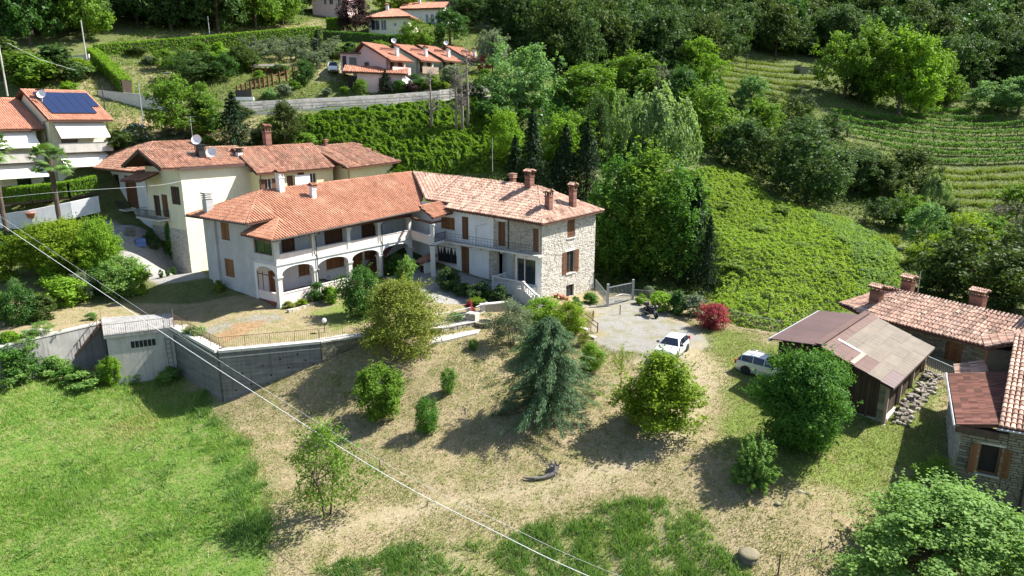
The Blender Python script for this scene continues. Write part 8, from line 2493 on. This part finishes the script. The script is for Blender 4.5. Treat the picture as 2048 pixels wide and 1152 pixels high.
# ------------------------------------------------------------------ creeper blankets, vines, terraces
def blanket(name, label, polys, n, L, leaf, bump=1.0, hmax=1.3, seed=1, sc=3.0, dens=None):
    rg = np.random.default_rng(seed)
    out, rr = [], []
    for poly in polys:
        poly = np.array(poly)
        x0, y0 = poly.min(0); x1, y1 = poly.max(0)
        k = int(n / len(polys) * 1.8)
        X, Y = rg.uniform(x0, x1, k), rg.uniform(y0, y1, k)
        keep = in_poly(X, Y, poly)
        if dens is not None: keep &= rg.random(k) < dens(X, Y)
        X, Y = X[keep], Y[keep]
        e = sm(sdist(X, Y, poly), 0, 1.5)
        B = lambda a, b: (.45 * fbm(a, b, sc * 1.8, seed + 3) + .75 * (1 - np.abs(2 * fbm(a, b, sc * .55, seed + 5) - 1)) ** 2.2) * hmax
        hh = B(X, Y) * e
        dx, dy = (B(X + .3, Y) - B(X, Y)) / .3, (B(X, Y + .3) - B(X, Y)) / .3
        Z = Hgt(X, Y) + hh + .12 * rg.random(len(X)) - .1
        N = unit(np.stack([-dx * bump, -dy * bump, np.ones_like(X)], 1) + .6 * rg.normal(size=(len(X), 3)))
        Ls = L * rg.uniform(.55, 1.4, len(X))
        out.append(leaf_quads(np.stack([X, Y, Z], 1), N, Ls, Ls * .75, .12))
        rr.append(np.clip(.5 + .9 * (fbm(X, Y, 4.5, seed + 9) - .5) + .2 * rg.normal(size=len(X)), 0, 1))
    o = put(name, quads_mesh(name, np.concatenate(out), np.concatenate(rr), LF[leaf]))
    return tag(o, label, None, None, 'stuff')
K_MAIN = poly_px([(1368, 345), (1430, 332), (1490, 345), (1560, 408), (1640, 425), (1700, 440), (1760, 478), (1800, 505), (1808, 560), (1790, 610), (1700, 622), (1620, 640), (1572, 672), (1470, 652), (1405, 622), (1418, 590), (1425, 500), (1400, 420)])
blanket('creeper_slope', 'bright green creeper blanket over the slope behind the fence', [K_MAIN], 150000, .22, 'kudzu', 1.2, .9, 11, 1.5)
for _i, (_a, _b, _w) in enumerate(((1450, 420, 40), (1520, 470, 46), (1600, 500, 40), (1470, 540, 44), (1560, 560, 40), (1660, 560, 46), (1720, 590, 40), (1440, 480, 36), (1620, 600, 40), (1500, 610, 36), (1680, 490, 44), (1740, 530, 44), (1410, 390, 40), (1560, 430, 44))):
    plant_px('bush%d' % (_i % 4), 'bushy hump overgrown by the creeper on the bright slope', 'bush', _a, _b, _b - _w * .42, _w, 'kudzu', group='creeper covered bushes on the slope', name='creeper_bush')
K_RIGHT = poly_px([(1600, 420), (1700, 440), (1760, 478), (1800, 505), (1808, 560), (1790, 610), (1700, 622), (1660, 630), (1700, 560), (1680, 500), (1620, 450)])
blanket('creeper_fringe', 'greyer green creeper along the right rim of the slope', [K_RIGHT], 40000, .23, 'kudzu2', 1.3, 1.15, 12, 1.6)
K_BANK = poly_px([(600, 232), (720, 222), (850, 212), (960, 204), (1015, 225), (1070, 300), (1060, 350), (1000, 345), (850, 352), (740, 335), (640, 305), (600, 275)])
blanket('creeper_bank', 'green creeper and bramble over the bank below the road', [K_BANK], 70000, .30, 'bright', 1.3, 1.35, 21, 2.2)
K_GULLY = [poly_px([(1180, 395), (1320, 345), (1400, 345), (1420, 430), (1425, 600), (1390, 612), (1280, 592), (1190, 575)]), poly_px([(1790, 600), (1810, 505), (1900, 520), (2060, 500), (2060, 600), (1980, 640), (1800, 620)]), poly_px([(1440, 330), (1580, 260), (1760, 300), (1820, 400), (1700, 432), (1560, 405)])]
blanket('undergrowth', 'dark undergrowth below the valley trees', K_GULLY, 42000, .32, 'forest2', 1.0, 1.2, 31, 3.0)
K_SHRUB = [poly_px([(1020, 220), (1130, 165), (1320, 165), (1440, 150), (1470, 215), (1400, 330), (1240, 345), (1080, 330)])]
blanket('valley_scrub', 'mixed green scrub between the valley trees', K_SHRUB, 42000, .5, 'deep', 1.0, 2.4, 41, 5.0)

STAKE = MB().box(-.06, .06, -.06, .06, -.1, 1.5).mesh('stake', M['wood_grey'])
def strip_rows(name, label, rows, leaf, h, w, step, L, group, posts=True):
    for i, (pts, ttl) in enumerate(rows):
        P = []
        for (a, b, y) in pts:
            q = at(a, b, Y=y); P.append((q[0], q[1]))
        P = np.array(P)
        seg = np.linalg.norm(np.diff(P, axis=0), axis=1); tot = seg.sum()
        cum = np.concatenate([[0], np.cumsum(seg)])
        rg = np.random.default_rng(300 + i)
        k = int(tot / step)
        s = rg.random(k) * tot
        X, Y = np.interp(s, cum, P[:, 0]), np.interp(s, cum, P[:, 1])
        base = Hgt(X, Y)
        o = np.array([P[0, 0], P[0, 1], hz(P[0, 0], P[0, 1])])
        Z = base + h * (.3 + .75 * rg.random(k) ** .8) * (.75 + .5 * vnoise(s, s * 0, 1.6, i))
        Q = np.stack([X + w * rg.normal(size=k), Y + w * rg.normal(size=k), Z], 1) - o
        N = unit(rg.normal(size=(k, 3)) * .6 + np.array([.2, -.35, .7]))
        Ls = L * rg.uniform(.6, 1.3, k)
        T = thing(name, ttl, 'vine row', o, 0, group)
        put('foliage', quads_mesh('foliage', leaf_quads(Q, N, Ls, Ls * .8, .1), np.clip(rg.normal(.5, .22, k), 0, 1), LF[leaf]), T)
        if posts:
            for q in np.arange(0, tot, 5.0):
                x, y = np.interp(q, cum, P[:, 0]), np.interp(q, cum, P[:, 1]); z = hz(x, y)
                put('stake', STAKE, T, (x - o[0], y - o[1], z - o[2]))
VR = []
for i, (y0, xa, xb, Y) in enumerate(((229, 1842, 1945, 181), (243, 1800, 1985, 176), (257, 1660, 2060, 171), (270, 1655, 2060, 166), (283, 1650, 2060, 161), (295, 1690, 2060, 157), (306, 1760, 2060, 153), (317, 1850, 2060, 149))):
    VR.append(([(xa, y0 + 6, Y), ((xa + xb) / 2, y0 + 2, Y), (xb, y0 + 3, Y)], ('topmost', 'second', 'third', 'fourth', 'fifth', 'sixth', 'seventh', 'lowest')[i] + ' row of vines counted down the sunny vineyard slope'))
strip_rows('vine_row', '', VR, 'vine', 1.35, .28, .012, .34, 'vine rows on the slope')
# dry grass terraces
def terrace_grass():
    rg = np.random.default_rng(9)
    out, rr = [], []
    rows = [(332 + 13.5 * k, 1868 - 4 * k, 2060, 145 - 4.2 * k) for k in range(9)] + [(128 + 12 * k, 1420 + (0 if k < 3 else 6 * k), 1640 - 6 * k, 206 - 5.6 * k) for k in range(8)] + [(470 + 12 * k, 1690, 1800 - 3 * k, 104 - 3 * k) for k in range(3)]
    for (py, xa, xb, Y) in rows:
        a, b = at(xa, py, Y=Y), at(xb, py, Y=Y)
        k = int(abs(b[0] - a[0]) * 55)
        t = rg.random(k)
        X = a[0] + (b[0] - a[0]) * t; Yv = Y + .9 * (fbm(X, X * 0, 6, int(py)) - .5) * 2 + .35 * rg.normal(size=k)
        Z = Hgt(X, Yv)
        h = .55 * rg.uniform(.5, 1.4, k) * (.6 + .8 * vnoise(X, X * 0, 2.0, int(py)))
        an = rg.random(k) * 6.283
        w = .12
        p0 = np.stack([X - w * np.cos(an), Yv - w * np.sin(an), Z], 1); p1 = np.stack([X + w * np.cos(an), Yv + w * np.sin(an), Z], 1)
        p2 = np.stack([X + .2 * rg.normal(size=k), Yv + .2 * rg.normal(size=k) - .15, Z + h], 1)
        out.append(np.stack([p0, p1, p2], 1)); rr.append(np.clip(.45 + .25 * rg.normal(size=k), 0, 1))
    tag(put('terrace_grass', quads_mesh('terrace_grass', np.concatenate(out), np.concatenate(rr), LF['grass_lawn'])), 'ragged grass on the edges of the mown slope terraces', None, None, 'stuff')
terrace_grass()

# ------------------------------------------------------------------ grass of the meadow, bank and lawn
def blades(name, label, n, box, keep, hfun, w, leaf, seed, lean=.35, cfun=None, tuft=0.0, clump=1):
    rg = np.random.default_rng(seed)
    k = n // clump
    X, Y = rg.uniform(box[0], box[1], k), rg.uniform(box[2], box[3], k)
    m = keep(X, Y, rg)
    X, Y = X[m], Y[m]
    if clump > 1:
        X, Y = np.repeat(X, clump), np.repeat(Y, clump)
        X = X + tuft * rg.normal(size=len(X)); Y = Y + tuft * rg.normal(size=len(Y))
    k = len(X)
    Z = Hgt(X, Y) + .10 * (fbm(X, Y, 3.0, 3) - .5) + .05 * (vnoise(X, Y, .8, 9) - .5)
    h = hfun(X, Y) * rg.uniform(.5, 1.35, k)
    an = rg.random(k) * 6.283
    ww = w * rg.uniform(.6, 1.3, k)
    ca, sa = np.cos(an) * ww, np.sin(an) * ww
    lx, ly = lean * h * rg.normal(size=k), lean * h * rg.normal(size=k)
    tri = np.stack([np.stack([X - ca, Y - sa, Z - .03], 1), np.stack([X + ca, Y + sa, Z - .03], 1), np.stack([X + lx, Y + ly, Z + h], 1)], 1)
    c = cfun(X, Y) if cfun else .5
    rnd = np.clip(c + .16 * rg.normal(size=k), 0, 1)
    return tag(put(name, quads_mesh(name, tri, rnd, LF[leaf])), label, None, None, 'stuff')
def view(X, Y, mx=1.02):
    dep = Y * CT + 24 * ST
    return np.abs(X / dep) < .77 * mx
_md = lambda X, Y: np.maximum(sdist(X, Y, Z_MEADOW), sdist(X, Y, Z_BANK)) + 1.0 * (fbm(X, Y, 2.2, 5) - .5) * 2
patch = lambda X, Y: fbm(X, Y, 4.2, 77)
blades('meadow_grass', 'long green meadow grass in the left foreground', 300000, (-50, 16, 30, 62), lambda X, Y, rg: view(X, Y) & (in_poly(X, Y, LOW_POLY)) & (rg.random(len(X)) < (.45 + .75 * patch(X, Y)) * sm(_md(X, Y), -1.3, .5) * np.where(sdist(X, Y, Z_BANK) > -1, .25 + .9 * sm(fbm(X, Y, 1.5, 61), .42, .56), 1)),
       lambda X, Y: .14 + .34 * np.clip(patch(X, Y) - .25, 0, 1), .028, 'grass', 1, .5, lambda X, Y: -.25 + 1.0 * fbm(X, Y, 6.0, 55) + .75 * fbm(X, Y, 1.1, 56))
blades('tall_grass', 'taller dark grass tufts along the meadow rim and the lower bank', 190000, (-26, 16, 30, 54), lambda X, Y, rg: view(X, Y) & (_md(X, Y) > -.1) & in_poly(X, Y, LOW_POLY) & (rg.random(len(X)) < sm(3.2 - _md(X, Y), 0, 3.0) * sm(fbm(X, Y, 1.9, 31), .34, .52) + np.where(sdist(X, Y, Z_BANK) > -.5, .9, 0) * sm(fbm(X, Y, 1.4, 33), .46, .56)),
       lambda X, Y: .30 + .35 * fbm(X, Y, 1.5, 3), .03, 'grass_long', 2, .45, lambda X, Y: .1 + .9 * fbm(X, Y, 1.6, 58), .12, 6)
blades('hill_grass', 'rough grass over the upper gardens and banks', 90000, (-75, 10, 94, 190), lambda X, Y, rg: view(X, Y) & (sdist(X, Y, K_BANK) < 0) & (rg.random(len(X)) < .9), lambda X, Y: .16 + .2 * fbm(X, Y, 4, 8), .11, 'grass_lawn', 9, .8, lambda X, Y: -.1 + 1.0 * fbm(X, Y, 5, 21))
blades('valley_grass', 'rough grass on the vineyard slope', 90000, (30, 150, 100, 215), lambda X, Y, rg: view(X, Y) & (rg.random(len(X)) < .9), lambda X, Y: .16 + .2 * fbm(X, Y, 4, 8), .12, 'grass_lawn', 10, .8, lambda X, Y: -.15 + .9 * fbm(X, Y, 5, 23))
_dryk = lambda X, Y, rg: view(X, Y) & (_md(X, Y) < .3) & (in_poly(X, Y, LOW_POLY)) & (sdist(X, Y, Z_DRIVE) < 0) & ~((X > 18) & (Y > 52) & (X < 34) & (in_poly(X, Y, [fr(BO, BA, -.1, -.2)[:2], fr(BO, BA, 10.6, -.2)[:2], fr(BO, BA, 10.6, 8.6)[:2], fr(BO, BA, -.1, 8.6)[:2]])))
blades('dry_grass', 'short dry straw coloured grass over the garden slope', 240000, (-24, 34, 31, 66), lambda X, Y, rg: _dryk(X, Y, rg) & (rg.random(len(X)) < (.35 + .6 * fbm(X, Y, 1.3, 12)) * (1 - .75 * sm(sdist(X, Y, Z_TRACK), -.3, .6))), lambda X, Y: .07 + .09 * fbm(X, Y, 1.1, 8), .028, 'grass_dry', 3, .9, lambda X, Y: -.25 + 1.5 * fbm(X, Y, .8, 21))
blades('lawn_grass', 'short green grass patches in the dry garden', 230000, (-24, 36, 31, 66), lambda X, Y, rg: _dryk(X, Y, rg) & (rg.random(len(X)) < np.maximum(sm(sdist(X, Y, Z_LAWN) + 2.4 * (fbm(X, Y, 2.2, 5) - .5), -1.0, 1.5), .95 * sm(fbm(X, Y, 2.3, 41), .46, .60) * (1 - .7 * sm(sdist(X, Y, Z_TRACK), -.3, .6)))), lambda X, Y: .07 + .08 * fbm(X, Y, 1.3, 6), .028, 'grass_lawn', 4, .8, lambda X, Y: -.2 + 1.4 * fbm(X, Y, 1.0, 25))
_terr = lambda X, Y, rg: view(X, Y) & ~in_poly(X, Y, LOW_POLY) & (sdist(X, Y, Z_STREET) < 0) & (sdist(X, Y, Z_COURT) < 0) & ~in_poly(X, Y, [villa(-.2, -.2)[:2], villa(20, -.2)[:2], villa(22, 12)[:2], villa(-.2, 12)[:2]])
blades('terrace_lawn', 'short dry grass on the terrace in front of the villa', 70000, (-50, 2, 50, 76), lambda X, Y, rg: _terr(X, Y, rg) & (rg.random(len(X)) < .8), lambda X, Y: .06 + .05 * fbm(X, Y, 1.1, 8), .026, 'grass_dry', 5, .8, lambda X, Y: .1 + .8 * fbm(X, Y, 1.2, 27))

blades('meadow_weeds', 'broad leaved weeds dotted through the meadow', 60000, (-50, 16, 30, 62), lambda X, Y, rg: view(X, Y) & (_md(X, Y) > .4) & in_poly(X, Y, LOW_POLY) & (rg.random(len(X)) < .5 * sm(fbm(X, Y, 3.1, 91), .5, .7)), lambda X, Y: .16 + .2 * fbm(X, Y, 1.2, 92), .06, 'grass_long', 6, .9, lambda X, Y: .1 + .9 * fbm(X, Y, 1.8, 93), .16, 12)
blades('straw_stalks', 'pale dead stalks standing in the meadow', 9000, (-50, 16, 30, 62), lambda X, Y, rg: view(X, Y) & (_md(X, Y) > .2) & in_poly(X, Y, LOW_POLY) & (rg.random(len(X)) < sm(fbm(X, Y, 4.0, 95), .45, .7)), lambda X, Y: .35 + .3 * fbm(X, Y, 2, 96), .02, 'grass_dry', 7, .4, lambda X, Y: .7 + 0 * X, .25, 3)
blades('yard_tufts', 'small green tufts and weeds in the dry garden', 70000, (-24, 36, 31, 66), lambda X, Y, rg: _dryk(X, Y, rg) & (rg.random(len(X)) < .16 + .5 * sm(fbm(X, Y, 2.6, 97), .5, .7)), lambda X, Y: .08 + .10 * fbm(X, Y, 1.2, 98), .03, 'grass_lawn', 8, .8, lambda X, Y: -.1 + 1.1 * fbm(X, Y, 1.5, 99), .07, 9)
